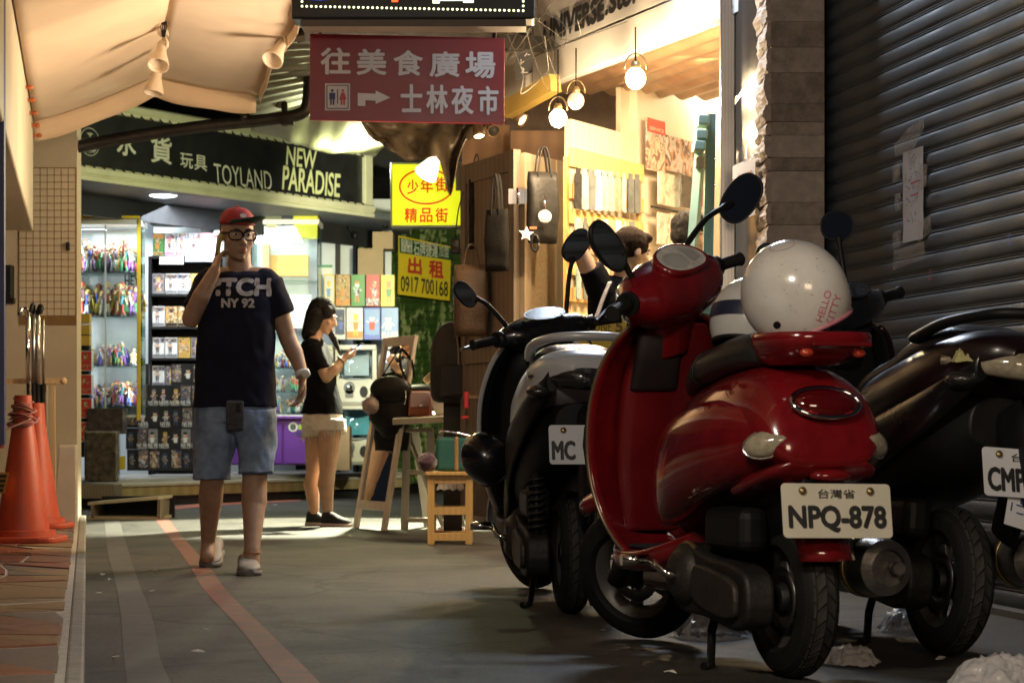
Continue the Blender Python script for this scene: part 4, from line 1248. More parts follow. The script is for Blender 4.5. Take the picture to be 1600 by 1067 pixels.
# capsule machines
def capsule(px, pyt, label, tint):
    e = thing('capsule_machine', label, 'capsule machine', P(px, pyt + 100, 22.0))
    W_ = .40
    m_ = mat('capsule_white', (.60, .59, .52), .35, vary=.05)
    c = P(px, pyt, 22.0)
    k = 162
    mb = MB(); mb.box((c.x, 22.15, c.z - .06), (W_, .34, .05)); mb.build('lid', m_, e, bevel=.01)
    mb = MB(); mb.tube([(c.x, 22.02, c.z - .36), (c.x, 22.02, c.z - .31), (c.x, 22.02, c.z - .1)], [.14, .165, .15], 20, True); mb.build('globe', glass_mat('globe', (.8, .9, .95), .1), e)
    mb = MB(); mb.box((c.x, 22.12, c.z - .21), (.24, .02, .24)); mb.build('picture_card', cmat(tint, .4), e)
    for s_ in (-1, 1):
        mb = MB(); mb.box((c.x + s_ * (W_ / 2 - .02), 22.16, c.z - .22), (.04, .32, .3)); mb.build('side_post', m_, e)
    mb = MB(); mb.prism([(-W_ / 2, -.26), (W_ / 2, -.26), (W_ / 2, -.02), (W_ / 2 - .06, 0), (-W_ / 2 + .06, 0), (-W_ / 2, -.02)], .34, frame((c.x, 21.96, c.z - .36), (1, 0, 0), UP) @ Matrix.Translation((0, 0, -.34))); mb.build('base', m_, e, bevel=.012)
    f_ = frame((c.x, 21.955, c.z - .47), (1, 0, 0), UP)
    mb = MB(); disc(mb, f_, -.06, .02, .055, .06, .003); rect(mb, f_, -.06, -.04, .08, .07, .003); mb.build('dial_plate', cmat((.16, .16, .17), .35), e)
    mb = MB(); mb.lathe([(0, .02), (.03, .02), (.034, 0)], 14, f_ @ Matrix.Translation((-.06, .02, .004))); mb.build('dial', M_CHROME, e)
    mb = MB(); disc(mb, f_, .08, -.02, .04, .055, .003); mb.build('chute', M_BLACK, e)
    mb = MB(); rect(mb, f_, 0, -.125, .3, .02, .003); mb.build('groove', cmat((.3, .3, .26), .5), e)
    return e
capsule(556, 533, 'upper white capsule machine with a clear globe by the girl', (.45, .55, .62))
capsule(556, 626, 'lower white capsule machine with a blue card', (.05, .32, .42))
capsule(488, 533, 'capsule machine mostly hidden behind the girl in black', (.4, .4, .42))
capsule(488, 626, 'lower capsule machine behind the legs of the girl', (.3, .4, .42))
mb = MB(); mb.box(P(535, 700, 21.8), (.16, .3, .42)); tag(mb.build('brown_carton', mat('kraft', (.32, .22, .12), .75, vary=.12), bevel=.004), 'tall brown carton beside the lower capsule machine', 'carton')
# picture boxes on top
rows = [(478, 428, [(506, 523, YEL, [WHT, YEL, SKYB, YEL, WHT], 'yellow'), (524, 547, BG, [BG, GOLD, ORG, BG, WHT], 'gold'), (548, 570, GREEN, [GREEN, WHT, BC, ORG, WHT], 'green'), (571, 593, REDP, [REDP, M_FSKIN, BC, BW, WHT], 'red'), (594, 616, YEL, [YEL, ORG, GREEN, ORG, WHT], 'mustard')]),
        (530, 480, [(522, 540, WHT, [DKB, GREYP, BLUEP, DKB, WHT], 'dark blue and white'), (541, 567, WHT, [WHT, YEL, ORG, YEL, WHT], 'white and yellow'), (568, 594, BLUEP, [SKYB, WHT, REDP, SKYB, WHT], 'sky blue'), (595, 622, SKYB, [SKYB, WHT, WHT, SKYB, WHT], 'pale blue')])]
for rr_, (yb, yt, lst) in enumerate(rows):
    for k, (x0_, x1_, base, art, nm) in enumerate(lst):
        u0, u1 = P(x0_, yt, 22.05), P(x1_, yb, 22.05)
        pr = toy_box_mesh(u1.x - u0.x - .004, u0.z - u1.z - .004, .22, base, art, 'sky' if k % 2 else 'window', None, 100 + 10 * rr_ + k)
        put_box(pr, V(((u0.x + u1.x) / 2, 22.05 + .02 * k, u1.z)), '%s toy box in the %s row above the capsule machines' % (nm, ('upper', 'lower')[rr_]))
for (x0_, x1_, y0_, y1_, lab) in ((559, 599, 388, 430, 'larger brown cardboard box standing on the toy boxes'), (582, 614, 362, 389, 'smaller brown cardboard box on top under the yellow sign')):
    u0, u1 = P(x0_, y0_, 22.2), P(x1_, y1_, 22.2)
    mb = MB(); mb.box(((u0.x + u1.x) / 2, 22.35, (u0.z + u1.z) / 2), (u1.x - u0.x, .3, u0.z - u1.z)); tag(mb.build('cardboard_box', mat('cardboard', (.36, .26, .15), .75, vary=.1, scale=5), None, bevel=.004), lab, 'box')
for px_, py_ in ((555, 368), (602, 352)):
    mb = MB(); c = P(px_, py_, 22.5); mb.ball(c, (.03, .03, .04), 10, 6); mb.tube([c, c + V((-.05, -.02, .05)), c + V((-.07, -.03, .09))], .008, 6); tag(mb.build('wall_hook', M_BLACK), 'black hook on the white panels, %s' % ('left one' if px_ < 580 else 'one beside the yellow sign'), 'hook')

# ---- green painted rolling shutter
GS = thing('green_shutter', 'green rolling shutter with pale graffiti behind the yellow banner', 'shutter', fh(650, 760, -.3))
def graffiti():
    m, n, l, b = new_mat('graffiti_green')
    tc = n.new('ShaderNodeTexCoord')
    mp = n.new('ShaderNodeMapping'); mp.inputs['Scale'].default_value = (2.4, 2.4, .75)
    l.new(tc.outputs['Object'], mp.inputs['Vector'])
    q = n.new('ShaderNodeTexNoise'); q.inputs['Scale'].default_value = 1.7; q.inputs['Detail'].default_value = 1.5; q.inputs['Distortion'].default_value = 1.4
    l.new(mp.outputs['Vector'], q.inputs['Vector'])
    r = n.new('ShaderNodeValToRGB')
    el = r.color_ramp.elements
    el[0].position, el[0].color = .40, (.035, .075, .015, 1)
    el[1].position, el[1].color = .60, (.05, .10, .02, 1)
    for p_, c_ in ((.47, (.05, .10, .02, 1)), (.505, (.30, .36, .16, 1)), (.520, (.30, .36, .16, 1)), (.55, (.02, .045, .012, 1))):
        e_ = el.new(p_); e_.color = c_
    l.new(q.outputs['Fac'], r.inputs['Fac']); l.new(r.outputs['Color'], b.inputs['Base Color'])
    b.inputs['Roughness'].default_value = .45
    return m
gm = graffiti()
a, b = fh(560, 700, -.3), fh(790, 700, -.3)
for k in range(34):
    z0 = .1 + k * .082
    mb = MB()
    rings = []
    for p in (a, b):
        rings.append([V((p.x, p.y, z0)) + FN * o_ + UP * h for o_, h in ((0, 0), (.012, .012), (.016, .04), (.012, .062), (.0, .07), (.004, .08))])
    mb.loft(rings, False, False, True); mb.build('slat', gm, GS)
mb = MB(); mb.bar(a + V((0, 0, 1.55)) * 1 - FN * .05 - V((0, 0, a.z)), b + V((0, 0, 1.55)) - FN * .05 - V((0, 0, b.z)), .04, 3.4); mb.build('backing', M_BLACK, GS)

# ---- yellow rent banner
BP = fh(663, 420, -.12)
fb = lambda x, y: hit(x, y, BP, FN)
Mb = frame(BP, FE, UP)
bi = Mb.inverted()
BN = thing('rent_banner', 'yellow and green banner with a phone number hanging on the green shutter', 'banner', M=Mb)
c4 = [bi @ fb(x, y) for x, y in ((621, 460), (702, 470), (705, 386), (622, 368))]
mb = MB(); mb.add([(p.x, p.y, .004 + .0) for p in c4], [(0, 1, 2, 3)]); mb.build('sheet', mat('banner_yellow', (.82, .62, .03), .45, vary=.05), BN, world=False)
c4 = [bi @ fb(x, y) for x, y in ((624, 395), (704, 407), (704.5, 388), (623, 371))]
mb = MB(); mb.add([(p.x, p.y, .006) for p in c4], [(0, 1, 2, 3)]); mb.build('green_band', cmat((.02, .09, .035), .45), BN, world=False)
def btext(nm, items, m_):
    for s_, x0_, y0_, x1_, y1_, bo in items:
        mb = MB()
        u0, u1, v0, v1 = bi @ fb(x0_, (y0_ + y1_) / 2), bi @ fb(x1_, (y0_ + y1_) / 2), bi @ fb((x0_ + x1_) / 2, y1_), bi @ fb((x0_ + x1_) / 2, y0_)
        text_into(mb, s_, Matrix(), (u0.x + u1.x) / 2, (v0.y + v1.y) / 2, u1.x - u0.x, v1.y - v0.y, bo, .009)
        mb.build(nm, m_, BN, world=False)
btext('lettering', [('石牌捷運', 645, 378, 683, 401, .01), ('加盟', 685, 384, 700, 402, .0)], cmat((.7, .68, .55), .5))
c4 = [bi @ fb(x, y) for x, y in ((626, 393), (643, 395.5), (643, 376), (626, 373))]
mb = MB(); mb.add([(p.x, p.y, .008) for p in c4], [(0, 1, 2, 3)]); mb.build('badge', cmat((.7, .68, .55), .5), BN, world=False)
btext('lettering', [('住商', 627, 374, 642, 384, .01), ('不動產', 627, 385, 642, 394, .0)], cmat((.02, .09, .035), .5))
btext('lettering', [('出', 636, 402, 658, 429, .045), ('租', 669, 407, 692, 435, .045)], cmat((.55, .05, .03), .5))
btext('lettering', [('0917', 625, 432, 653, 457, .02), ('700', 657, 436, 677, 460, .02), ('168', 680, 439, 699, 463, .02)], cmat((.02, .03, .03), .5))

# ---- lit yellow street sign
YS_ = 17.2
YG = thing('yellow_light_box', 'lit yellow box sign with red chinese lettering', 'light box', P(662, 305, YS_))
a, b = P(613, 257, YS_), P(722, 352, YS_)
mb = MB(); mb.box(((a.x + b.x) / 2, YS_ + .1, (a.z + b.z) / 2), (b.x - a.x + .03, .19, a.z - b.z + .03)); mb.build('case', mat('sign_case', (.35, .36, .36), .4, metal=.5), YG, bevel=.006)
My = frame((0, YS_, 0), (1, 0, 0), UP)
mb = MB(); rect(mb, My, (a.x + b.x) / 2, (a.z + b.z) / 2, b.x - a.x, a.z - b.z, .006); mb.build('face', glow('yellow_face', (.76, .80, .012), 1.0), YG)
fy = lambda x, y: P(x, y, YS_)
red_ = glow('red_ink', (.70, .05, .0), .75)
mb = MB(); c = fy(666, 292); ringflat(mb, My, c.x, c.z, .207, .137, .014, .009); mb.build('ellipse', red_, YG)
for s_, x0_, x1_, y0_, y1_ in (('少', 636, 654, 281, 304), ('年', 657, 677, 279, 302), ('街', 680, 700, 277, 300), ('精', 632, 652, 325, 348), ('品', 656, 676, 325, 348), ('街', 680, 700, 325, 348)):
    mb = MB(); px_text(mb, My, fy, s_, x0_, y0_, x1_, y1_, .022, .009); mb.build('lettering', red_, YG)
mb = MB(); u0, u1 = P(712, 253, 17.0), P(724, 298, 17.0); mb.box(((u0.x + u1.x) / 2, 17.0, (u0.z + u1.z) / 2), (u1.x - u0.x, .04, u0.z - u1.z)); tag(mb.build('brown_board', M_DOORWOOD), 'brown board covering the top corner of the yellow sign', 'board')

# ---- reflector lamp in front of it
LP = P(672, 262, 16.9)
rl = thing('reflector_lamp', 'bright clamp lamp hanging in front of the yellow sign', 'lamp', LP)
dv = V((-.32, -.25, -.55)).normalized()
q = dv.to_track_quat('Z', 'Y').to_matrix().to_4x4(); q.translation = LP
mb = MB(); mb.lathe([(.02, -.17), (.032, -.15), (.035, -.1), (.075, .02), (.09, .07), (.085, .07), (.06, .0)], 20, q); mb.build('shade', glow('lit_shade', (1, .86, .58), 2.6), rl)
mb = MB(); mb.ball(q @ V((0, 0, .03)), (.065, .065, .065), 16, 10); mb.build('bulb', glow('bulb_glow', (1, .93, .7), 60), rl)
mb = MB(); mb.tube(cr([q @ V((0, 0, -.15)), P(672, 236, 16.95), P(660, 225, 16.95), P(655, 205, 16.95)], 4), .008, 6); mb.build('cable', M_BLACK, rl)
lamp('reflector_lamp_light', 'SPOT', LP + dv * .12, 3400, (1, .98, .70), .05, (-1.35, 15.9, 0), spot=60, blend=.35)
lamp('reflector_lamp_bounce', 'POINT', P(575, 262, 17.6), 120, (.98, 1, .55), .08)

# ---- pale tarpaulin over the toy shop sign, lit from below
e = MB(); vs = []; fs_ = []
T4 = [fs(395, 195) + V((0, -.3, .1)), fs(590, 262) + V((.3, -.3, .05)), P(642, 233, 18.6), P(640, 150, 15.9), P(395, 128, 15.9)]
A_, B_, C_, D_ = P(392, 205, 18.7), P(585, 246, 19.7), P(642, 186, 15.7), P(388, 128, 15.9)
nu, nv = 26, 18
for i in range(nv + 1):
    for j in range(nu + 1):
        u, v_ = j / nu, i / nv
        p = (A_.lerp(B_, u)).lerp(D_.lerp(C_, u), v_)
        p = p + V((0, 0, -.16 * math.sin(math.pi * u) * math.sin(math.pi * min(1, v_ * 1.2)) + .014 * noise.noise(V((u * 9, v_ * 3, 1))) * (1 + 2 * v_)))
        vs.append(p)
for i in range(nv):
    for j in range(nu):
        k = i * (nu + 1) + j; fs_.append((k, k + 1, k + nu + 2, k + nu + 1))
e.add(vs, fs_, 0, True)
tp = e.build('tarpaulin', mat('tarp_ivory', (.58, .60, .38), .6, vary=.06, bump=.1, bscale=20)); m_ = tp.modifiers.new('t', 'SOLIDIFY'); m_.thickness = .004
tag(tp, 'pale tarpaulin sagging over the black toy shop sign, lit from below', 'tarpaulin')

# ---- crumpled brown plastic sheet hanging behind the red sign
e = MB(); vs = []; fs_ = []
nu, nv = 40, 18
for i in range(nv + 1):
    for j in range(nu + 1):
        u, v_ = j / nu, i / nv
        top = P(572 + 225 * u, 182, 14.6)
        drop = 8 + 60 * max(0, math.sin(math.pi * min(1, u * 1.05) ** .8)) + (70 * math.exp(-((u - .62) / .05) ** 2))
        if u > .72: drop *= .8
        p = P(572 + 225 * u - 8 * v_, 182 + drop * v_, 14.6 - .25 * v_)
        p += V((0, .16 * noise.noise(V((u * 7, v_ * 3, 5))), .05 * noise.noise(V((u * 11, v_ * 5, 9))) * v_))
        vs.append(p)
for i in range(nv):
    for j in range(nu):
        k = i * (nu + 1) + j; fs_.append((k, k + 1, k + nu + 2, k + nu + 1))
e.add(vs, fs_, 0, True)
o = e.build('plastic_sheet', mat('brown_plastic', (.15, .115, .075), .28, vary=.5, scale=6, bump=.5, bscale=9)); m_ = o.modifiers.new('t', 'SOLIDIFY'); m_.thickness = .003
tag(o, 'crumpled brown plastic sheet hanging below the red sign', 'sheet')

# ---- red direction sign
RY = 11.6
RS = thing('red_sign', 'red direction sign with white chinese lettering and an arrow', 'sign', P(636, 125, RY))
Mr = frame((0, RY, 0), (1, 0, 0), UP)
fr = lambda x, y: P(x, y, RY)
def red_paint():
    return mat('red_sign_paint', (.21, .012, .022), .32, vary=.12, scale=3, rvary=.25, coat=.2)
mb = MB(); pts = [fr(484, 188), fr(788, 194), fr(788.5, 60), fr(484, 53)]
mb.prism([(p.x, p.z) for p in pts], .02, Mr @ Matrix.Translation((0, 0, -.02))); mb.build('board', red_paint(), RS, bevel=.003)
mb = MB(); wht = mat('sign_lettering_white', (.62, .60, .62), .4, vary=.05)
for s_, x0_, x1_, y0_, y1_ in (('往', 501, 548, 75, 117), ('美', 557, 604, 77, 118), ('食', 615, 661, 79, 119), ('廣', 671, 718, 81, 121), ('場', 727, 774, 81, 123)):
    px_text(mb, Mr, fr, s_, x0_, y0_, x1_, y1_, .028, .003)
mb.build('lettering', wht, RS)
mb = MB()
for s_, x0_, x1_, y0_, y1_ in (('士', 626, 660, 132, 176), ('林', 666, 700, 133, 178), ('夜', 705, 740, 134, 179), ('市', 747, 779, 135, 180)):
    px_text(mb, Mr, fr, s_, x0_, y0_, x1_, y1_, .026, .003)
mb.build('lettering', wht, RS)
mb = MB(); flat(mb, Mr, [(fr(x, y).x, fr(x, y).z) for x, y in ((559, 166), (559, 146), (587, 147), (587, 142), (610, 153), (587, 163), (587, 158), (571, 157), (571, 166))][::-1], .003); mb.build('arrow', wht, RS)
c0, c1 = fr(508, 131), fr(547, 173)
mb = MB(); rect(mb, Mr, (c0.x + c1.x) / 2, (c0.z + c1.z) / 2, c1.x - c0.x, c0.z - c1.z, .003); mb.build('toilet_plate', wht, RS)
mb = MB(); cx, cz, hw, hh = (c0.x + c1.x) / 2, (c0.z + c1.z) / 2, .054, .059
for a_, b_ in (((-hw, -hh), (hw, -hh)), ((hw, -hh), (hw, hh)), ((hw, hh), (-hw, hh)), ((-hw, hh), (-hw, -hh)), ((0, -.035), (0, .04))):
    seg(mb, Mr, (cx + a_[0], cz + a_[1]), (cx + b_[0], cz + b_[1]), .005, .0045)
mb.build('plate_border', cmat((.04, .04, .07), .5), RS)
for dx, m_, sk in ((-.027, cmat((.03, .035, .14), .5), 0), (.027, cmat((.45, .05, .06), .5), 1)):
    mb = MB(); disc(mb, Mr, cx + dx, cz + .032, .0075, None, .0045, 12)
    if sk: flat(mb, Mr, [(cx + dx - .019, cz - .014), (cx + dx + .019, cz - .014), (cx + dx + .008, cz + .022), (cx + dx - .008, cz + .022)], .0045)
    else: rect(mb, Mr, cx + dx, cz + .004, .03, .034, .0045)
    for q_ in (-1, 1): rect(mb, Mr, cx + dx + q_ * .0065, cz - .026, .009, .03, .0047)
    mb.build('pictogram', m_, RS)
for x in (500, 772):
    mb = MB(); mb.bar(fr(x, 60) + V((0, .02, 0)), fr(x + 4, 10) + V((0, .05, 0)), .02, .01); mb.build('hanger', M_DARKSTEEL, RS)

# ---- LED sign above it
LY = 11.2
LS = thing('led_sign', 'black LED display box with a border of white dots', 'LED sign', P(645, 0, LY))
a, b = P(455, -110, LY), P(836, 30, LY)
mb = MB(); mb.box(((a.x + b.x) / 2, LY + .1, (a.z + b.z) / 2), (b.x - a.x, .2, a.z - b.z)); mb.build('case', mat('led_case', (.012, .014, .018), .3), LS, bevel=.012, seg=3)
mb = MB(); u0, u1 = P(470, 30, LY), P(822, 41, LY); mb.box(((u0.x + u1.x) / 2, LY + .1, (u0.z + u1.z) / 2), (u1.x - u0.x, .17, u0.z - u1.z)); mb.build('base_rail', mat('rail_brown', (.1, .075, .055), .5), LS)
Ml = frame((0, LY - .001, 0), (1, 0, 0), UP)
dot = MB(); disc(dot, Matrix(), 0, 0, .0058, None, 0, 8); dm = dot.mesh('led'); dm.materials.append(glow('led_white', (.95, 1, .55), 3.0))
li = MW[LS].inverted() @ Ml @ Matrix.Translation((0, 0, .003))
for k in range(48):
    p = P(472 + k * 7.35, 10.5 + k * .15, LY); part_copy('led', dm, LS, li @ Matrix.Translation((p.x, p.z, 0)))
for x in (472, 817.5):
    for k in range(1, 12):
        p = P(x, 10.5 + (7 if x > 600 else 0) - k * 7.35, LY); part_copy('led', dm, LS, li @ Matrix.Translation((p.x, p.z, 0)))
for nm, pts, col, st in (('blue_display', [(483, 0), (500, 1), (515, 0), (515, -20), (483, -20)], (.05, .12, 1), 2), ('red_display', [(612, 4), (622, 4), (622, -8), (612, -8)], (1, .08, .02), 3), ('white_display', [(676, 6), (687, 6), (687, 2), (724, 2), (724, 5), (740, 5), (740, -10), (676, -10)], (.8, 1, .6), 3)):
    mb = MB(); flat(mb, Ml, [(P(x, y, LY).x, P(x, y, LY).z) for x, y in pts], .003); mb.build(nm, glow(nm, col, st), LS)
for x in (490, 800):
    mb = MB(); mb.bar(P(x, -60, LY + .15), P(x, -400, LY + .15), .05); mb.build('hanger', M_DARKSTEEL, LS)
# beams and clutter up in the dark
mb = MB(); mb.bar(P(470, 55, 12.4), P(860, 70, 13.2), .1, .08); tag(mb.build('overhead_beam', M_DARKSTEEL), 'dark steel beam behind the red sign', 'beam')
wr = thing('wire_tangle', 'tangle of thin wires hanging between the LED sign and the white fascia', 'wires', P(810, 80, 12))
rw = random.Random(5)
for k in range(8):
    a_ = P(790 + rw.uniform(0, 30), rw.uniform(-30, 60), 11.5 + rw.random())
    b_ = P(rw.uniform(820, 990), rw.uniform(-40, 60), 11.3 + rw.random())
    m1 = P(rw.uniform(790, 880), rw.uniform(60, 150), 11.7 + rw.random())
    mb = MB(); mb.tube(cr([a_, a_.lerp(m1, .6) + V((rw.uniform(-.1, .1), 0, rw.uniform(-.05, .1))), m1, m1.lerp(b_, .5) + V((rw.uniform(-.1, .1), 0, rw.uniform(-.1, .05))), b_], 6), .0018, 5)
    mb.build('wire', cmat((.06, .05, .035), .5), wr)
# ================================================================== BRIGHT SHOP ON THE RIGHT
E2 = V((-.36, .933, 0)).normalized(); N2 = V((-.933, -.36, 0)).normalized()      # front line, facing the alley
E3 = V((.468, .883, 0)).normalized(); N3 = V((.883, -.468, 0)).normalized()      # its left side wall
SA, SB = V((1.04, 11.2, 0)), V((.33, 13.05, 0))
shop = thing('phone_case_shop', 'brightly lit phone case shop with a white fascia lettered UNIVERSE', 'shop', SA.lerp(SB, .5))
f2 = lambda px, py, d=0: hit(px, py, SA + N2 * d, N2)
zF = f2(1119, 31).z * .5 + f2(846, 136).z * .5
FL = SA - E2 * .25; FR = f2(832, 140); FR = V((FR.x, FR.y, 0))
Lf = (FR - FL).length
M2 = frame(V((FR.x, FR.y, zF)), -E2, UP)
mb = MB(); mb.box((Lf / 2, .095, -.04), (Lf, .19, .08), M2); mb.build('fascia_board', mat('fascia_white', (.66, .65, .63), .5, vary=.06, scale=3), shop, bevel=.003)
mb = MB(); mb.box((Lf / 2, .60, -.045), (Lf, .80, .08), M2); mb.build('fascia_panel', mat('fascia_white2', (.64, .63, .62), .5, vary=.07, scale=3), shop, bevel=.003)
mb = MB(); mb.box((Lf / 2, .1955, -.05), (Lf, .007, .06), M2); mb.build('joint', M_BLACK, shop)
mb = MB(); px_text(mb, M2, f2, 'UNIVERSE', 850, 12, 946, 52, .07, .005, .06)
mb.build('lettering', cmat((.03, .03, .032), .5), shop)
mb = MB(); px_text(mb, M2, f2, '.Store', 947, -26, 1014, 12, .07, .005, .06)
mb.build('lettering', cmat((.03, .03, .032), .5), shop)
# left end: return board and the black hanging strip
E2n = V((.62, .785, 0)).normalized()
rb0 = FR + V((-.30, .46, 0))
mb = MB(); mb.bar(V((FR.x - .02, FR.y + .05, zF + .42)), V((rb0.x - .25, rb0.y + .3, zF + .42)), .05, .9); mb.build('return_board', mat('return_white', (.45, .43, .40), .6, vary=.1), shop)
st = thing('black_strip_banner', 'narrow black banner with pale marks hanging beside the white fascia', 'banner', P(818, 80, 13.2))
fst = frame(P(818, 80, 13.15), (1, -.15, 0), (-.25, 0, 1))
mb = MB(); mb.add([fst @ V(p) for p in ((-.045, -.17, 0), (.055, -.12, 0), (.045, .17, 0), (-.05, .17, 0))], [(0, 1, 2, 3)]); mb.build('cloth', cmat((.03, .03, .035), .8), st)
mb = MB()
for k in range(4): scribble(mb, fst, 0, .11 - .08 * k, .055, .06, 1, .003, k)
mb.build('pale_marks', cmat((.4, .38, .36), .6), st)['kind'] = 'stuff'
mb = MB(); mb.bar(P(792, 172, 13.3), P(868, 130, 12.9), .07, .1); tag(mb.build('yellow_beam', mat('ochre_paint', (.33, .22, .05), .5, vary=.2)), 'ochre yellow beam end below the white fascia', 'beam')
# corrugated soffit running back from the fascia
mb = MB(); vs = []; fs_ = []
depth = 1.75; nb = 120
for i in range(2):
    for j in range(nb + 1):
        d = -.08 - depth * j / nb
        p = (FL - E2 * .2 if i == 0 else FR + E2 * .35) + N2 * d
        vs.append(V((p.x, p.y, zF + .06 + .016 * math.sin(j / nb * 2 * math.pi * 11))))
for j in range(nb):
    fs_.append((j, j + 1, nb + 2 + j, nb + 1 + j))
mb.add(vs, fs_, 0, True); mb.build('soffit', mat('brown_soffit', (.34, .20, .11), .3, vary=.35, scale=5, stretch=(1, 1, 1), spec=.6), shop)
mb = MB(); p, q_ = FL + N2 * -1.86, FR + N2 * -1.86 + E2 * .3
mb.bar(V((p.x, p.y, zF + .02)), V((q_.x, q_.y, zF + .02)), .06, .14); mb.build('rear_header', mat('brown_header', (.22, .14, .08), .5, vary=.3), shop)
# room shell
def wallbox(a, b, z0, z1, th):
    m_ = MB(); a, b = V(a), V(b); zc_ = (z0 + z1) / 2
    m_.bar(V((a.x, a.y, zc_)), V((b.x, b.y, zc_)), th, z1 - z0); return m_
sw_a = SB + N3 * -.06; sw_b = sw_a + E3 * 3.4
wallbox(sw_a + E3 * 1.0, sw_b, 0, 3.0, .05).build('side_wall', mat('cream_wall', (.66, .58, .44), .6, vary=.05), shop)
rw_a = SA + V((.12, .12, 0)); rw_b = rw_a + E3 * 3.6
wallbox(rw_a + V((.55, 0, 0)), rw_b + V((.55, 0, 0)), 0, 3.0, .05).build('right_wall', mat('cream_wall_right', (.66, .58, .44), .6, vary=.05), shop)
wallbox(sw_b + V((-.1, 0, 0)), rw_b + V((.6, .1, 0)), 0, 3.0, .05).build('rear_wall', mat('cream_wall_rear', (.68, .62, .5), .6, vary=.05), shop)
mb = MB(); pts = [sw_a + N2 * -1.9 + V((-.3, 0, 0)), sw_b + V((-.2, .2, 0)), rw_b + V((.7, .2, 0)), rw_a + V((.7, .5, 0))]
mb.add([V((p.x, p.y, z)) for z in (2.93, 2.98) for p in pts], [(0, 1, 2, 3), (7, 6, 5, 4), (0, 4, 5, 1), (1, 5, 6, 2), (2, 6, 7, 3), (3, 7, 4, 0)]); mb.build('ceiling', M_WHITE, shop)
for k, (px_, py_) in enumerate(((1098, 148), (1108, 144))):
    pass
mb = MB(); a = f2(1040, 150, -2.9); mb.bar(hit(1046, 185, SA + N2 * -2.6, N2), hit(1125, 150, SA + N2 * -2.6, N2), .3, .16); mb.build('beam_box', mat('cream_beam', (.66, .56, .42), .6), shop)
# pale upright board and the pegboard of phone cases
f3 = lambda px, py, d=0: hit(px, py, SB + N3 * d, N3)
a, b = f3(887, 300), f3(968, 300)
wallbox(a, b, 0, f3(930, 198).z, .04).build('partition', striped('limed_board', (.40, .34, .24), (.5, .43, .32), 8, .6, 'X', bump=.1), shop)
a, b = f3(966, 300, -.1), f3(1012, 300, -.1)
wallbox(a, b, 0, 2.75, .03).build('upright_panel', mat('cream_upright', (.62, .54, .4), .6), shop)
pg = thing('slat_rack', 'wooden slat rack hung with rows of phone cases', 'rack', f3(945, 600, .03))
zt0 = f3(945, 258, .03).z
a, b = f3(891, 300, .03), f3(1004, 300, .03)
k = 0; z = zt0
for hh, gap in ((.11, .10), (.085, .06), (.085, .07), (.085, .06), (.085, .07), (.085, .06), (.085, .08), (.085, .08)):
    wallbox(a, b, z - hh / 2, z + hh / 2, .02).build('slat', M_WOODY, pg, bevel=.003); z -= hh / 2 + gap + .04
for p in (a, b): wallbox(p - E3 * .02 - N3 * .025, p + E3 * .02 - N3 * .025, .4, zt0, .02).build('upright', M_WOODY, pg)
CASEC = [(.5, .46, .38), (.12, .13, .13), (.56, .53, .48), (.42, .35, .26), (.3, .3, .28), (.03, .03, .03), (.45, .25, .18), (.25, .33, .32)]
cs = MB()
def case_mesh():
    m_ = MB(); w_, h_, r_ = .031, .098, .012
    pts = []
    for cx_, cy_, a0 in ((w_ - r_, h_ - r_, 0), (-w_ + r_, h_ - r_, 90), (-w_ + r_, -h_ + r_, 180), (w_ - r_, -h_ + r_, 270)):
        for q in range(4): 
            t = math.radians(a0 + q * 30); pts.append((cx_ + r_ * math.cos(t), cy_ + r_ * math.sin(t)))
    m_.prism(pts, .009)
    m_.box((0, .112, .004), (.045, .03, .002))
    return m_
cmeshes = []
for c in CASEC:
    me = case_mesh().mesh('phone_case'); me.materials.append(busy('case_print', [c, tuple(x * 1.05 for x in c), c, tuple(x * .9 for x in c), tuple(x * .75 for x in c)], 14, .25)); cmeshes.append(me)
def hang_case(px_, py_, d, Mx, label, group, s=1.0, idx=None):
    p = f3(px_, py_, d)
    o = bpy.data.objects.new('phone_case', cmeshes[rf.randrange(8) if idx is None else idx]); COL.objects.link(o)
    o.matrix_world = frame(p, E3, UP) @ Matrix.Rotation(rf.uniform(-.04, .04), 4, 'Z') @ Matrix.Rotation(rf.uniform(-.5, .2), 4, 'Y') @ Matrix.Scale(s, 4)
    tag(o, label, 'phone case', group)
for k in range(10):
    hang_case(902 + k * 10.3, 299 + k * .9, .075, None, 'phone case, %s from the left in the top row of the slat rack' % ORD[k], 'phone cases on the slat rack', 1.04)
for k in range(9):
    hang_case(903 + k * 10.5, 372 + k * .6, .075, None, 'phone case, %s from the left in the second row of the slat rack' % ORD[k], 'phone cases on the slat rack', .92)
for k in range(9):
    hang_case(903 + k * 10.5, 443, .075, None, 'phone case, %s from the left in the third row of the slat rack' % ORD[k], 'phone cases on the slat rack', .92)
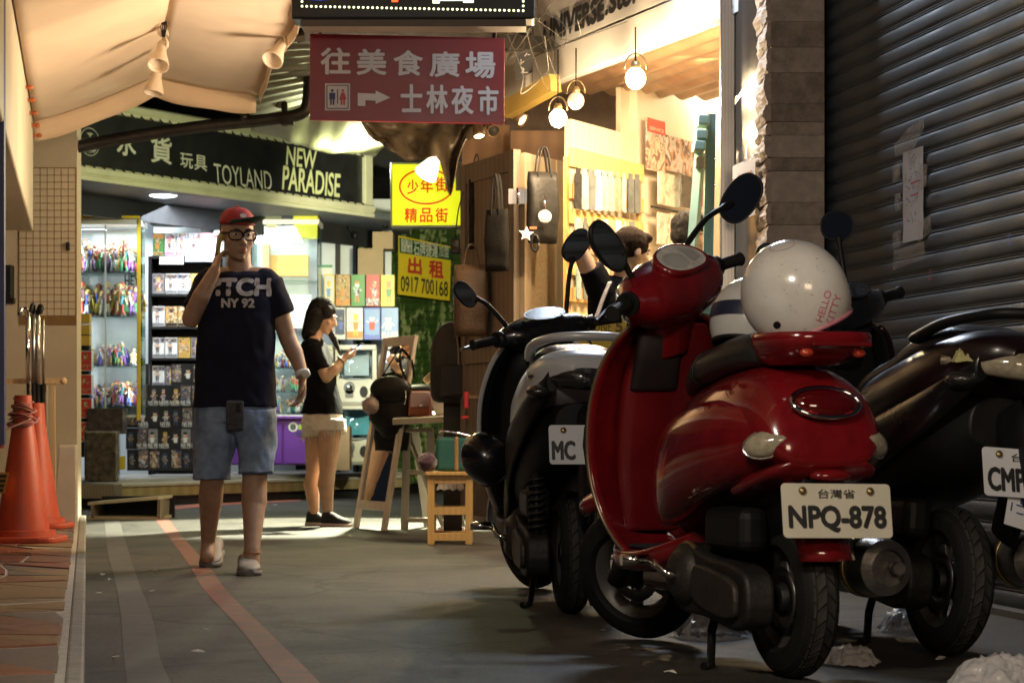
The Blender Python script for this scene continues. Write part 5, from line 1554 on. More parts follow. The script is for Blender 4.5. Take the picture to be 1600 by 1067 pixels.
# wall: posters and more cases
def wall_flat(nm, x0, y0, x1, y1, m_, d=.02, parent=None, slope=.24):
    c = f3((x0 + x1) / 2, (y0 + y1) / 2, d); l_, r_ = f3(x0, (y0 + y1) / 2, d), f3(x1, (y0 + y1) / 2, d)
    t_, b_ = f3((x0 + x1) / 2, y0, d), f3((x0 + x1) / 2, y1, d)
    w_, h_ = (r_ - l_).length, t_.z - b_.z
    fm = frame(c, E3, UP)
    mb = MB(); mb.box((0, 0, 0), (w_, h_, .01), fm); return mb, fm, w_, h_
pm = busy('poster_print', [(.5, .42, .32), (.35, .25, .18), (.62, .5, .36), (.2, .1, .07), (.5, .45, .4)], 12)
mb, fm, w_, h_ = wall_flat('poster', 1010, 187, 1038, 268, pm); o = tag(mb.build('poster', pm), 'tall poster with a red top band on the bright shop wall', 'poster')
mb = MB(); rect(mb, fm, 0, h_ * .36, w_ * .98, h_ * .26, .008); mb.build('red_band', cmat((.5, .07, .04), .5), o)
mb = MB(); text_into(mb, 'SERVICE', fm, 0, h_ * .30, w_ * .8, h_ * .07, .03, .010); mb.build('lettering', cmat((.6, .5, .4), .5), o)
mb, fm, w_, h_ = wall_flat('poster', 1041, 217, 1084, 271, pm); o = tag(mb.build('poster', busy('poster_face', [(.4, .38, .36), (.5, .47, .44), (.45, .25, .15), (.12, .08, .07), (.55, .5, .45)], 9)), 'wide grey poster with a face and script, right of the tall poster', 'poster')
for x0, y0, x1, y1, col, lab in ((1028, 271, 1054, 322, (.6, .54, .42), 'cream phone case hanging highest under the posters'), (1052, 279, 1062, 325, (.3, .33, .28), 'narrow grey green phone case under the posters'), (1064, 275, 1084, 325, (.07, .06, .05), 'black dotted phone case under the wide grey poster'), (1086, 280, 1098, 322, (.55, .2, .3), 'pink phone case half hidden by the mint shelf'), (1027, 333, 1048, 383, (.6, .55, .44), 'lower cream phone case on the bright wall'), (1048, 335, 1066, 383, (.58, .5, .38), 'lower beige phone case on the bright wall')):
    mb, fm, w_, h_ = wall_flat('phone_case', x0, y0, x1, y1, None, .05); tag(mb.build('phone_case', busy('case_print', [col, tuple(c * 1.05 for c in col), col, tuple(c * .85 for c in col), tuple(c * .6 for c in col)], 14, .25), bevel=.006), lab, 'phone case')
mb, fm, w_, h_ = wall_flat('rail', 1018, 327, 1072, 330, None, .03); mb.build('rail', M_DARKSTEEL, shop)
# mint shelf frame leaning by the door
mt = thing('mint_shelf', 'mint green folding shelf frame leaning inside the shop door', 'shelf', P(1095, 660, 11.7))
MINT = mat('mint_paint', (.34, .55, .48), .5, vary=.06)
MINTD = mat('mint_paint_dark', (.17, .32, .33), .5, vary=.06)
mb = MB(); mb.bar(P(1111, 178, 11.62), P(1100, 690, 11.62), .042, .05); mb.build('post', MINTD, mt)
mb = MB(); mb.bar(P(1094, 240, 11.6), P(1068, 560, 11.5), .05, .03); mb.build('brace', MINT, mt)
for k, (y, x) in enumerate(((190, 1098), (213, 1095), (230, 1092))):
    mb = MB(); mb.box((0, 0, 0), (.06, .16, .055), frame(P(x, y, 11.6), (1, 0, .1), (0, 1, 0)).normalized() @ Matrix.Rotation(.15, 4, 'Y')); mb.build('shelf_board', MINT, mt, bevel=.01)
mb = MB(); mb.box(P(1093, 255, 11.6), (.05, .1, .06)); mb.build('shelf_board', mat('pale_yellow', (.55, .55, .36), .5), mt, bevel=.01)
for y in (250, 290, 328):
    mb = MB(); mb.ball(P(1117, y, 11.55), .006, 6, 4); mb.build('screw', M_CHROME, mt)
# counter in the shop, mostly behind the scooters
mb = MB(); c = P(985, 560, 12.3); mb.box((.66, 12.55, .45), (.75, .5, .9)); tag(mb.build('counter', M_PLY, bevel=.005), 'plywood counter inside the bright shop behind the parked scooters', 'counter')
# ---- bulbs under the fascia
def bulb(px, py, Y, r, label, lit=True, en=130):
    c = P(px, py, Y)
    e = thing('light_bulb', label, 'bulb lamp', c, group='bulb lamps under the white fascia')
    mb = MB(); mb.ball(c, (r, r, r * 1.08), 18, 12)
    mb.build('bulb', glow('bulb_warm', (1, .80, .5), 55 if lit else .6), e)  # the unlit bulb is given a faint glow in its material
    mb = MB(); mb.lathe([(r * .45, r * .8), (r * .5, r * 1.3), (r * .35, r * 1.7), (0, r * 1.75)], 14, Matrix.Translation(c)); mb.build('socket', mat('brass', (.35, .25, .12), .35, metal=.6), e)
    pts = [c + V((r * 1.1 * math.cos(t), 0, r * .9 + r * 1.6 * math.sin(t))) for t in [math.pi * q / 10 for q in range(11)]]
    mb = MB(); mb.tube(pts, r * .09, 6); mb.build('wire_hoop', mat('hoop', (.3, .22, .12), .4, metal=.5), e)
    mb = MB(); mb.tube([c + V((0, 0, r * 1.7)), V((c.x, c.y, zF + .05))], r * .1, 6); mb.build('cord', M_BLACK, e)
    if lit:
        lamp('bulb_light', 'POINT', c - V((0, 0, r * 1.3)), en, (1, .72, .40), .05)
    return e
bulb(993, 123, 11.75, .052, 'bright warm bulb lamp highest under the fascia')
bulb(872, 185, 12.45, .047, 'bright warm bulb lamp at the lower end of the fascia', True, 90)
bulb(900, 158, 12.4, .045, 'unlit bulb lamp in a wire hoop between the two bright ones', False)
for px_, py_, Y, d, lab in ((812, 185, 13.6, (.5, -.3, -.4), 'small lit spot lamp right of the red sign corner'), (748, 208, 14.2, (.1, -.3, -.7), 'small lit lamp on the brown plastic sheet'), (770, 204, 14.1, (.2, -.95, -.3), 'round dark glass spot lamp right of the small lit lamp')):
    c = P(px_, py_, Y); e = thing('spot_lamp', lab, 'spot lamp', c)
    d = V(d).normalized(); q = d.to_track_quat('Z', 'Y').to_matrix().to_4x4(); q.translation = c
    mb = MB(); mb.lathe([(0, -.07), (.03, -.065), (.036, 0), (.042, .03), (.036, .03), (.03, .01)], 16, q); mb.build('shade', mat('lamp_brown', (.2, .12, .07), .35, metal=.5), e)
    mb = MB(); mb.lathe([(0, .012), (.033, .012), (.033, .02), (0, .026)], 16, q); mb.build('lens', glow('small_lamp', (1, .72, .36), 12) if 'dark' not in lab else mat('dark_lens', (.05, .05, .045), .1), e)
    mb = MB(); mb.tube([q @ V((0, 0, -.06)), q @ V((0, 0, -.09)), c + V((0, .05, .14))], .008, 6); mb.build('arm', M_DARKSTEEL, e)
# ---- wooden planks above the doors
for k, (y0, y1, x0, x1, Y) in enumerate(((196, 262, 722, 796, 15.0), (205, 268, 798, 886, 14.6))):
    a, b = P(x0, y0, Y), P(x1, y1, Y)
    mb = MB(); mb.box(((a.x + b.x) / 2, Y, (a.z + b.z) / 2), (b.x - a.x, .04, a.z - b.z)); tag(mb.build('wooden_board', striped('brown_board%d' % k, (.17, .085, .04), (.28, .15, .07), 3, .55, 'X', bump=.15)), 'brown wooden board above the %s plywood door leaf' % ('left', 'right')[k], 'board')
mb = MB(); mb.box((0.62, 16.4, 1.6), (1.9, .06, 3.4)); tag(mb.build('dark_backdrop_wall', mat('dark_brown_wall', (.06, .04, .03), .7, vary=.4)), 'dark brown wall behind the plywood doors', 'wall')

# ---- plywood door leaves
H = V((.04, 13.0, 0))
def leaf(nm, d, L, z0, z1, label, frame_only=False, mm=M_DOORWOOD, inner=None):
    e = thing(nm, label, 'door', H + d * L / 2)
    n_ = V((-d.y, d.x, 0))
    if n_.y > 0: n_ = -n_
    a = H + d * .03; b = H + d * L
    sw = .085
    for p0 in (a, b - d * sw):
        wallbox(p0, p0 + d * sw, z0, z1, .045).build('stile', mm, e, bevel=.003)
    for z_, hh in ((z1 - .06, .12), (z0 + .08, .16), ((z0 + z1) / 2 - .1, .1)):
        wallbox(a + d * (sw + .001), b - d * (sw + .001), z_ - hh / 2, z_ + hh / 2, .04).build('rail', mm, e, bevel=.003)
    wallbox(a + d * sw, b - d * sw, z0 + .05, z1 - .05, .012).build('panel', inner or M_PLY, e)
    return e
dA = -V((.36, -.933, 0)).normalized() * 1
leaf('plywood_door', V((-.36, .933, 0)).normalized(), .93, .15, 2.27, 'weathered wooden door leaf on the left with a black bag hung on it', inner=M_DOORWOOD)
leaf('plywood_door', E3, .52, .15, 2.25, 'chipboard door leaf on the right with a black bag and charms', mm=striped('pale_stile', (.30, .23, .15), (.4, .32, .22), 8, .6, 'X'))
hg = thing('door_hinge', 'steel hinge joining the two plywood door leaves', 'hinge', H + V((0, 0, 1.9)))
fh_ = frame(P(809, 307, 12.93), (1, 0, 0), UP)
mb = MB(); rect(mb, fh_, -.03, 0, .045, .085, .0); rect(mb, fh_, .03, 0, .045, .085, .0); mb.build('plate', M_STEEL, hg)
mb = MB(); mb.tube([P(809, 294, 12.92), P(809, 321, 12.92)], .007, 8); mb.build('pin', M_CHROME, hg)

# ---- bags on the doors
def soft_bag(nm, c, w_, h_, d_, mm, label, cat='bag', xd=(1, 0, 0), handle=None, flap=False, parts=None, cr_=.0):
    M = frame(c, xd, UP)
    e = thing(nm, label, cat, c)
    mb = MB(); rings = []
    for i in range(9):
        q = i / 8
        wv_ = w_ * (.94 + .06 * math.sin(q * 3.1)) ; dv_ = d_ * (.35 + .65 * math.sin(math.pi * min(1, (1 - q) * .75 + .12)))
        rings.append([M @ V((p.x + .008 * noise.noise(V((p.x * 14, q * 5, c[0]))), -h_ / 2 + h_ * q, p.y + .012 * noise.noise(V((p.x * 10, q * 6, 7))))) for p in [V((math.copysign(abs(math.cos(t)) ** .45, math.cos(t)) * wv_ / 2, math.copysign(abs(math.sin(t)) ** .8, math.sin(t)) * dv_ / 2, 0)) for t in [2 * math.pi * k / 24 for k in range(24)]]])
    mb.loft(rings); mb.build('body', mm, e)
    if handle:
        for dz in (-.25, .25):
            mb = MB(); hw, hh = handle
            mb.tube(cr([M @ V((-hw, h_ / 2 - .03, d_ * dz)), M @ V((-hw * .6, h_ / 2 + hh * .7, d_ * dz)), M @ V((0, h_ / 2 + hh, d_ * dz)), M @ V((hw * .6, h_ / 2 + hh * .7, d_ * dz)), M @ V((hw, h_ / 2 - .03, d_ * dz))], 5), .010, 8, True, 0, None, .45); mb.build('handle', mm, e)
    return e, M
M_BAG = mat('black_leather', (.010, .009, .0085), .5, spec=.25, vary=.35, scale=12, bump=.3, bscale=40)
M_BAG2 = mat('black_cloth', (.012, .0115, .011), .8, spec=.15, vary=.3, scale=14, bump=.3, bscale=60)
soft_bag('tote_bag', P(776, 376, 12.9), .155, .35, .06, M_BAG2, 'black tote bag hanging on the left plywood door', handle=(.03, .2), xd=(.36, -.933 * .25, 0))
e, M = soft_bag('black_bag', P(848, 325, 12.8), .19, .40, .09, M_BAG, 'black leather bag with a round charm on the chipboard door', handle=(.04, .14), xd=(.9, .4, 0))
mb = MB(); c = P(851, 339, 12.7); f_ = frame(c, (1, 0, 0), UP)
ch = thing('round_charm', 'round white smiling charm on the black bag', 'charm', c)
mb = MB(); mb.lathe([(0, .006), (.032, .006), (.038, 0), (.032, -.006), (0, -.006)], 22, f_); mb.build('disc', M_WHITE, ch)
mb = MB(); disc(mb, f_, -.011, .008, .004, None, .0075, 8); disc(mb, f_, .011, .008, .004, None, .0075, 8)
for k in range(5): seg(mb, f_, (-.016 + .0064 * k, -.008 - .004 * math.sin(math.pi * k / 5)), (-.0096 + .0064 * k, -.008 - .004 * math.sin(math.pi * (k + 1) / 5)), .003, .0075)
mb.build('smile', cmat((.1, .09, .08), .5), ch)
mb = MB(); mb.tube([c + V((0, 0, .036)), P(851, 320, 12.7), P(850, 305, 12.72)], .005, 6); mb.build('clasp', M_CHROME, ch)
c = P(822, 366, 12.7); f_ = frame(c, (1, 0, 0), UP)
ch = thing('star_charm', 'white star charm on a black strap hung on the chipboard door', 'charm', c)
mb = MB(); mb.prism([((.045 if k % 2 == 0 else .021) * math.sin(math.pi * k / 5 + .1), (.045 if k % 2 == 0 else .021) * math.cos(math.pi * k / 5 + .1)) for k in range(10)][::-1], .012, f_); mb.build('star', M_WHITE, ch, bevel=.003)
mb = MB(); mb.tube([c + V((.05 + .02 * math.cos(t), .0, -.05 + .045 * math.sin(t))) for t in [2 * math.pi * k / 12 for k in range(13)]], .008, 6); mb.build('strap', M_BLACK, ch)
mb = MB(); mb.box(c + V((.04, .0, .035)), (.04, .01, .014)); mb.build('red_tab', cmat((.6, .15, .06), .5), ch)
e, M = soft_bag('small_pouch', P(711, 385, 13.6), .06, .09, .05, M_BAG, 'small dark pouch dangling on a long strap at the edge of the left door', handle=None)
mb = MB(); mb.tube(cr([P(711, 372, 13.6), P(716, 330, 13.6), P(724, 300, 13.6)], 4), .005, 6); mb.build('strap', M_BAG, e)
soft_bag('shoulder_bag', P(745, 335, 13.7), .10, .42, .06, M_BAG2, 'narrow dark bag hanging in the gap left of the tote bag', handle=(.025, .15))
soft_bag('brown_bag', P(737, 470, 13.4), .22, .42, .12, mat('brown_leather', (.10, .06, .035), .4, vary=.3, scale=10, bump=.3), 'brown leather bag hanging low behind the mirror of the parked scooter', handle=(.05, .12))
# ================================================================== SCOOTERS
M_RED = mat('red_lacquer', (.17, .006, .009), .17, vary=.22, scale=14, coat=.8, rvary=.3)
M_REDIN = mat('red_lacquer_inner', (.15, .007, .009), .24, vary=.15, scale=3, coat=.4, rvary=.3)
M_GLOSSBLK = mat('gloss_black', (.008, .008, .010), .24, vary=.2, coat=.3, rvary=.3)
M_SILVER = mat('silver_paint', (.62, .64, .66), .3, vary=.08, metal=.1, coat=.4)
M_MAROON = mat('dark_maroon', (.010, .0035, .0045), .34, vary=.2, coat=.15, rvary=.3)
M_ENGINE = mat('cast_engine', (.045, .040, .035), .5, metal=.5, vary=.4, scale=9, bump=.25, bscale=70)
M_ENGDARK = mat('engine_dark', (.016, .015, .014), .55, metal=.2, vary=.4, scale=8, bump=.2)
M_RIM = mat('rim_grey', (.16, .15, .14), .4, metal=.6, vary=.3)
M_SEAT = mat('seat_vinyl', (.020, .019, .018), .36, vary=.2, scale=9, bump=.18, bscale=220)
M_PLATE = mat('plate_paint', (.66, .63, .52), .4, vary=.08, scale=7)
M_PLATEW = mat('plate_white', (.66, .68, .72), .4, vary=.06)
M_PLINK = mat('plate_ink', (.02, .02, .022), .5, vary=.4, scale=30)
M_MIRR = mat('mirror_glass', (.55, .56, .57), .03, metal=1, vary=.02)
M_LENSRED = mat('red_lens', (.09, .003, .004), .08, vary=.2, coat=1, scale=3)
M_LENSCLR = mat('clear_lens', (.34, .30, .22), .12, vary=.3, coat=1, scale=50)
M_SMOKE = mat('smoked_lens', (.02, .019, .018), .12, vary=.3, coat=1, scale=60, bump=.6, bscale=70)
M_RUST = mat('muffler_steel', (.22, .21, .2), .38, metal=.8, vary=.4, scale=7, bump=.15)
M_BRASS = mat('brass_band', (.36, .28, .13), .35, metal=.8, vary=.2)

M_TREAD = mat('tread_rubber', (.032, .030, .028), .7, vary=.4, scale=20, spec=.3)
def torus_profile(R, rw, rh, n=10):
    """tyre section: rw half width, rh height of the carcass, outer radius R"""
    pts = []
    for k in range(n + 1):
        a = math.pi * k / n
        pts.append((R - rh + rh * math.sin(a) ** .8, -rw * math.copysign(abs(math.cos(a)) ** .8, math.cos(a))))
    return pts

def wheel(par, c, R, hw, M=None, tread=True, spokes=5, brake=True):
    """wheel turning about local x, centre c"""
    base = (M or Matrix()) @ Matrix.Translation(c) @ Matrix.Rotation(math.pi / 2, 4, 'Y')
    Ri = R - hw * 1.25
    prof = torus_profile(R, hw, R - Ri)
    mb = MB(); mb.lathe(prof + [(Ri - .012, hw * .75), (Ri - .012, -hw * .75)], 48, base, closed=True)
    tyre = mb.build('tyre', M_RUBBER, par, world=False)
    if tread:
        mb = MB(); nb = 30
        for k in range(nb):
            for s_ in (-1, 1):
                for q in (0, 1):
                    a0 = 2 * math.pi * (k + .5 * (s_ > 0)) / nb
                    pts = []
                    x0, x1 = (s_ * hw * .05, s_ * hw * .45) if q == 0 else (s_ * hw * .52, s_ * hw * .86)
                    sk = .10 * (1 if q == 0 else -.4)
                    da = 2 * math.pi / nb * .40
                    for dx, dA_ in ((x0, -da), (x1, -da + sk), (x1, da + sk), (x0, da)):
                        aa = a0 + dA_
                        rr = R - (R - Ri) * (1 - (max(0, 1 - (dx / hw) ** 2)) ** .42) 
                        pts.append((rr, aa, dx))
                    def cyl(r_, aa, xx): return V((r_ * math.cos(aa), r_ * math.sin(aa), xx))
                    bot = [cyl(p[0] - .004, p[1], p[2]) for p in pts]; top = [cyl(p[0] + .0045, p[1], p[2]) for p in pts]
                    mb.add(bot + top, [(4, 5, 6, 7), (0, 1, 5, 4), (1, 2, 6, 5), (2, 3, 7, 6), (3, 0, 4, 7)], 0, False, base)
        t = mb.build('tread', M_TREAD, tyre, world=False, fix=False); t['kind'] = 'stuff'
    mb = MB(); mb.lathe([(Ri - .002, hw * .72), (Ri + .004, hw * .8), (Ri + .006, hw * .7), (Ri - .02, hw * .5), (Ri - .03, 0), (Ri - .02, -hw * .5), (Ri + .006, -hw * .7), (Ri + .004, -hw * .8), (Ri - .002, -hw * .72), (Ri - .035, -hw * .4), (Ri - .045, 0), (Ri - .035, hw * .4)], 40, base, closed=True)
    rim = mb.build('rim', M_RIM, par, world=False, sharp=40)
    mb = MB(); mb.lathe([(0, -hw * .8), (.035, -hw * .8), (.045, -hw * .4), (.045, hw * .4), (.035, hw * .8), (0, hw * .8)], 18, base); mb.build('hub', M_ENGDARK, rim, world=False, sharp=40)
    for k in range(spokes):
        a = 2 * math.pi * k / spokes + .3
        mb = MB(); mb.bar(base @ V((.03 * math.cos(a), .03 * math.sin(a), 0)), base @ V(((Ri - .025) * math.cos(a), (Ri - .025) * math.sin(a), 0)), .04, .022, up=base.to_3x3() @ V((0, 0, 1))); mb.build('spoke', M_RIM, rim, world=False, bevel=.005)
    if brake:
        mb = MB(); mb.lathe([(.05, -hw * .55), (.085, -hw * .55), (.085, -hw * .5), (.05, -hw * .5)], 28, base, closed=True); mb.build('brake_disc', M_STEEL, rim, world=False)
    return tyre

def lofty(par, name, secs, m, n=6, pts=32, e=2.4, M=None, sharp=None, caps=True, splitc=.42):
    """body shell: secs of (y, top, bottom, half width) along local y"""
    sec = cr([tuple(s_[:4]) for s_ in secs], n)
    mb = MB(); rings = []
    for y, t, b, hw in sec:
        zc_ = b + (t - b) * splitc
        rings.append(superring(0, y, zc_, max(hw, .004), max(t - zc_, .003), e, pts, max(zc_ - b, .003)))
    mb.loft(rings, True, caps, True, 0, M)
    return mb.build(name, m, par, world=False, sharp=sharp, fix=True)

def mirror(par, base, head, M, size=(.066, .046), look=V((0, -1, .12)), tilt=.0, nm='mirror'):
    """stem and oval head in frame M"""
    base, head = V(base), V(head)
    mid = base.lerp(head, .45) + V((0, .0, .03))
    mb = MB(); mb.tube(cr([M @ base, M @ mid, M @ (head - (head - mid).normalized() * size[0] * .7)], 6), [.011] + [.010] * 5 + [.009] * 4 + [.013] * 3, 10)
    st_ = mb.build('mirror_stem', M_BLACK, par, world=False)
    h = M @ head
    z = look.normalized()
    x = UP.cross(z).normalized(); y = z.cross(x)
    F_ = Matrix((x, y, z)).transposed().to_4x4() @ Matrix.Rotation(tilt, 4, 'Z'); F_.translation = h
    a, b = size
    ell = lambda k, q, zz: [F_ @ V(((a * k) * math.copysign(abs(math.cos(t)) ** .85, math.cos(t)), (b * k) * math.copysign(abs(math.sin(t)) ** .85, math.sin(t)), zz)) for t in [2 * math.pi * i / 32 for i in range(32)]]
    mb = MB(); mb.loft([ell(.05, 0, -.032), ell(.5, 0, -.030), ell(.85, 0, -.02), ell(1.0, 0, -.004), ell(1.0, 0, .004), ell(.92, 0, .006), ell(.90, 0, .003)])
    sh = mb.build('mirror_shell', M_BLACK, par, world=False)
    mb = MB(); mb.add(ell(.9, 0, .0038), [tuple(range(32))]); mb.build('mirror_glass', M_MIRR, sh, world=False)

def plate(par, M, w_, h_, top, main, m_, inkcol=None, mainw=.9, cx=0):
    mb = MB(); r_ = .012; pts = []
    for ax, ay, a0 in ((w_ / 2 - r_, h_ / 2 - r_, 0), (-w_ / 2 + r_, h_ / 2 - r_, 90), (-w_ / 2 + r_, -h_ / 2 + r_, 180), (w_ / 2 - r_, -h_ / 2 + r_, 270)):
        for q in range(5):
            t = math.radians(a0 + q * 22.5); pts.append((ax + r_ * math.cos(t), ay + r_ * math.sin(t)))
    mb.prism(pts, .004, M); o = mb.build('number_plate', m_, par, world=False, bevel=.001)
    mb = MB(); text_into(mb, main, M, cx, -h_ * .15, w_ * mainw, h_ * .50, .045, .0048); mb.build('plate_number', M_PLINK, o, world=False)
    if top:
        mb = MB(); text_into(mb, top, M, 0, h_ * .31, w_ * .34, h_ * .17, .012, .0048); mb.build('plate_heading', M_PLINK, o, world=False)
    for s_ in (-1, 1):
        mb = MB(); mb.lathe([(0, .009), (.006, .008), (.011, .004), (.011, .0)], 12, M @ Matrix.Translation((s_ * w_ * .31, h_ * .36, .004))); mb.build('plate_bolt', M_BRASS, o, world=False)
    return o

def engine(par, sx=-1, band=True, spring=True):
    """belt-drive case on the left, with kick lever, air box and rear shock"""
    X = lambda x, y, z: frame((x, 0, 0), (0, 1, 0), UP)
    def side_shape(nm, pts, x0, x1, m_, bev=.012):
        mb = MB(); q = cr([(*p, 0) for p in pts + [pts[0]]], 5)[:-1]
        mb.prism([(p[0], p[1]) for p in q], x1 - x0, Matrix(((0, 0, 1, x0), (1, 0, 0, 0), (0, 1, 0, 0), (0, 0, 0, 1))))
        return mb.build(nm, m_, par, world=False, bevel=bev, seg=3, fix=True, sharp=35)
    side_shape('belt_case', [(-.08, .2), (-.06, .28), (.05, .31), (.2, .32), (.36, .35), (.44, .31), (.45, .22), (.38, .16), (.2, .15), (.02, .13), (-.06, .15)], -.17, -.085, M_ENGDARK)
    side_shape('belt_cover', [(-.04, .21), (-.02, .26), (.1, .285), (.24, .29), (.24, .2), (.1, .165), (-.02, .165)], -.19, -.168, M_ENGINE, .008)
    mb = MB(); mb.lathe([(0, 0), (.055, .005), (.085, -.02), (.09, -.06)], 28, Matrix.Translation((-.20, .34, .26)) @ Matrix.Rotation(-math.pi / 2, 4, 'Y')); mb.build('clutch_cover', M_ENGINE, par, world=False)
    if band:
        mb = MB(); mb.lathe([(.088, -.035), (.095, -.035), (.095, -.05), (.088, -.05)], 28, Matrix.Translation((-.20, .34, .26)) @ Matrix.Rotation(-math.pi / 2, 4, 'Y'), closed=True); mb.build('cover_band', M_BRASS, par, world=False)
    mb = MB(); mb.box((-.03, .3, .28), (.13, .2, .2)); mb.build('crankcase', M_ENGDARK, par, world=False, bevel=.03, seg=3)
    mb = MB(); mb.box((-.12, .1, .40), (.09, .26, .12)); mb.build('air_box', M_BLACK, par, world=False, bevel=.03, seg=3)
    mb = MB(); mb.tube([(-.19, .33, .25), (-.235, .33, .27), (-.245, .42, .30)], .012, 10); mb.tube([(-.25, .415, .30), (-.33, .42, .30)], .016, 12); mb.build('kick_lever', M_CHROME, par, world=False)
    sp = [(-.13 + .028 * math.cos(t * .9 * 2 * math.pi), -.04 + .028 * math.sin(t * .9 * 2 * math.pi) + .02 * t / 9, .30 + .022 * t) for t in [i / 10 for i in range(91)]]
    if spring:
        mb = MB(); mb.tube(sp, .006, 6); sh = mb.build('shock_spring', M_ENGDARK, par, world=False)
        mb = MB(); mb.tube([(-.13, -.04, .22), (-.13, -.02, .53)], .014, 10); mb.build('shock_rod', M_BLACK, sh, world=False)
    # centre stand
    for s_ in (-1, 1):
        mb = MB(); mb.tube([(s_ * .06, .34, .2), (s_ * .10, .31, .1), (s_ * .12, .27, .012), (s_ * .15, .25, .01)], .013, 8); mb.build('stand_leg', M_BLACK, par, world=False)
    # exhaust
    q = Matrix.Translation((.205, .12, .30)) @ Matrix.Rotation(math.radians(90), 4, 'X')
    mb = MB(); mb.lathe([(0, -.16), (.05, -.15), (.075, -.1), (.08, 0), (.08, .24), (.075, .27), (.05, .285), (.045, .275), (0, .275)], 28, q); ex = mb.build('muffler', M_RUST, par, world=False, sharp=40)
    mb = MB(); mb.lathe([(.081, .15), (.086, .15), (.086, .18), (.081, .18)], 28, q, closed=True); mb.build('muffler_band', M_BRASS, ex, world=False)
    mb = MB(); mb.tube([q @ V((.02, 0, .27)), q @ V((.02, 0, .31))], .017, 12); mb.build('tail_pipe', M_RUST, ex, world=False)
    mb = MB(); mb.box((.268, .05, .335), (.012, .2, .09)); mb.build('heat_shield', M_STEEL, ex, world=False, bevel=.004)

def steer_matrix(par_axle, rake, delta):
    p = V((0, par_axle[0], par_axle[1])); a = V((0, -math.sin(rake), math.cos(rake)))
    return Matrix.Translation(p) @ Matrix.Rotation(delta, 4, a) @ Matrix.Translation(-p)

def place(nm, label, x, y, deg, lean=0):
    M = Matrix.Translation((x, y, 0)) @ Matrix.Rotation(math.radians(-deg), 4, 'Z') @ Matrix.Rotation(math.radians(lean), 4, 'Y')
    return thing(nm, label, 'scooter', M=M)

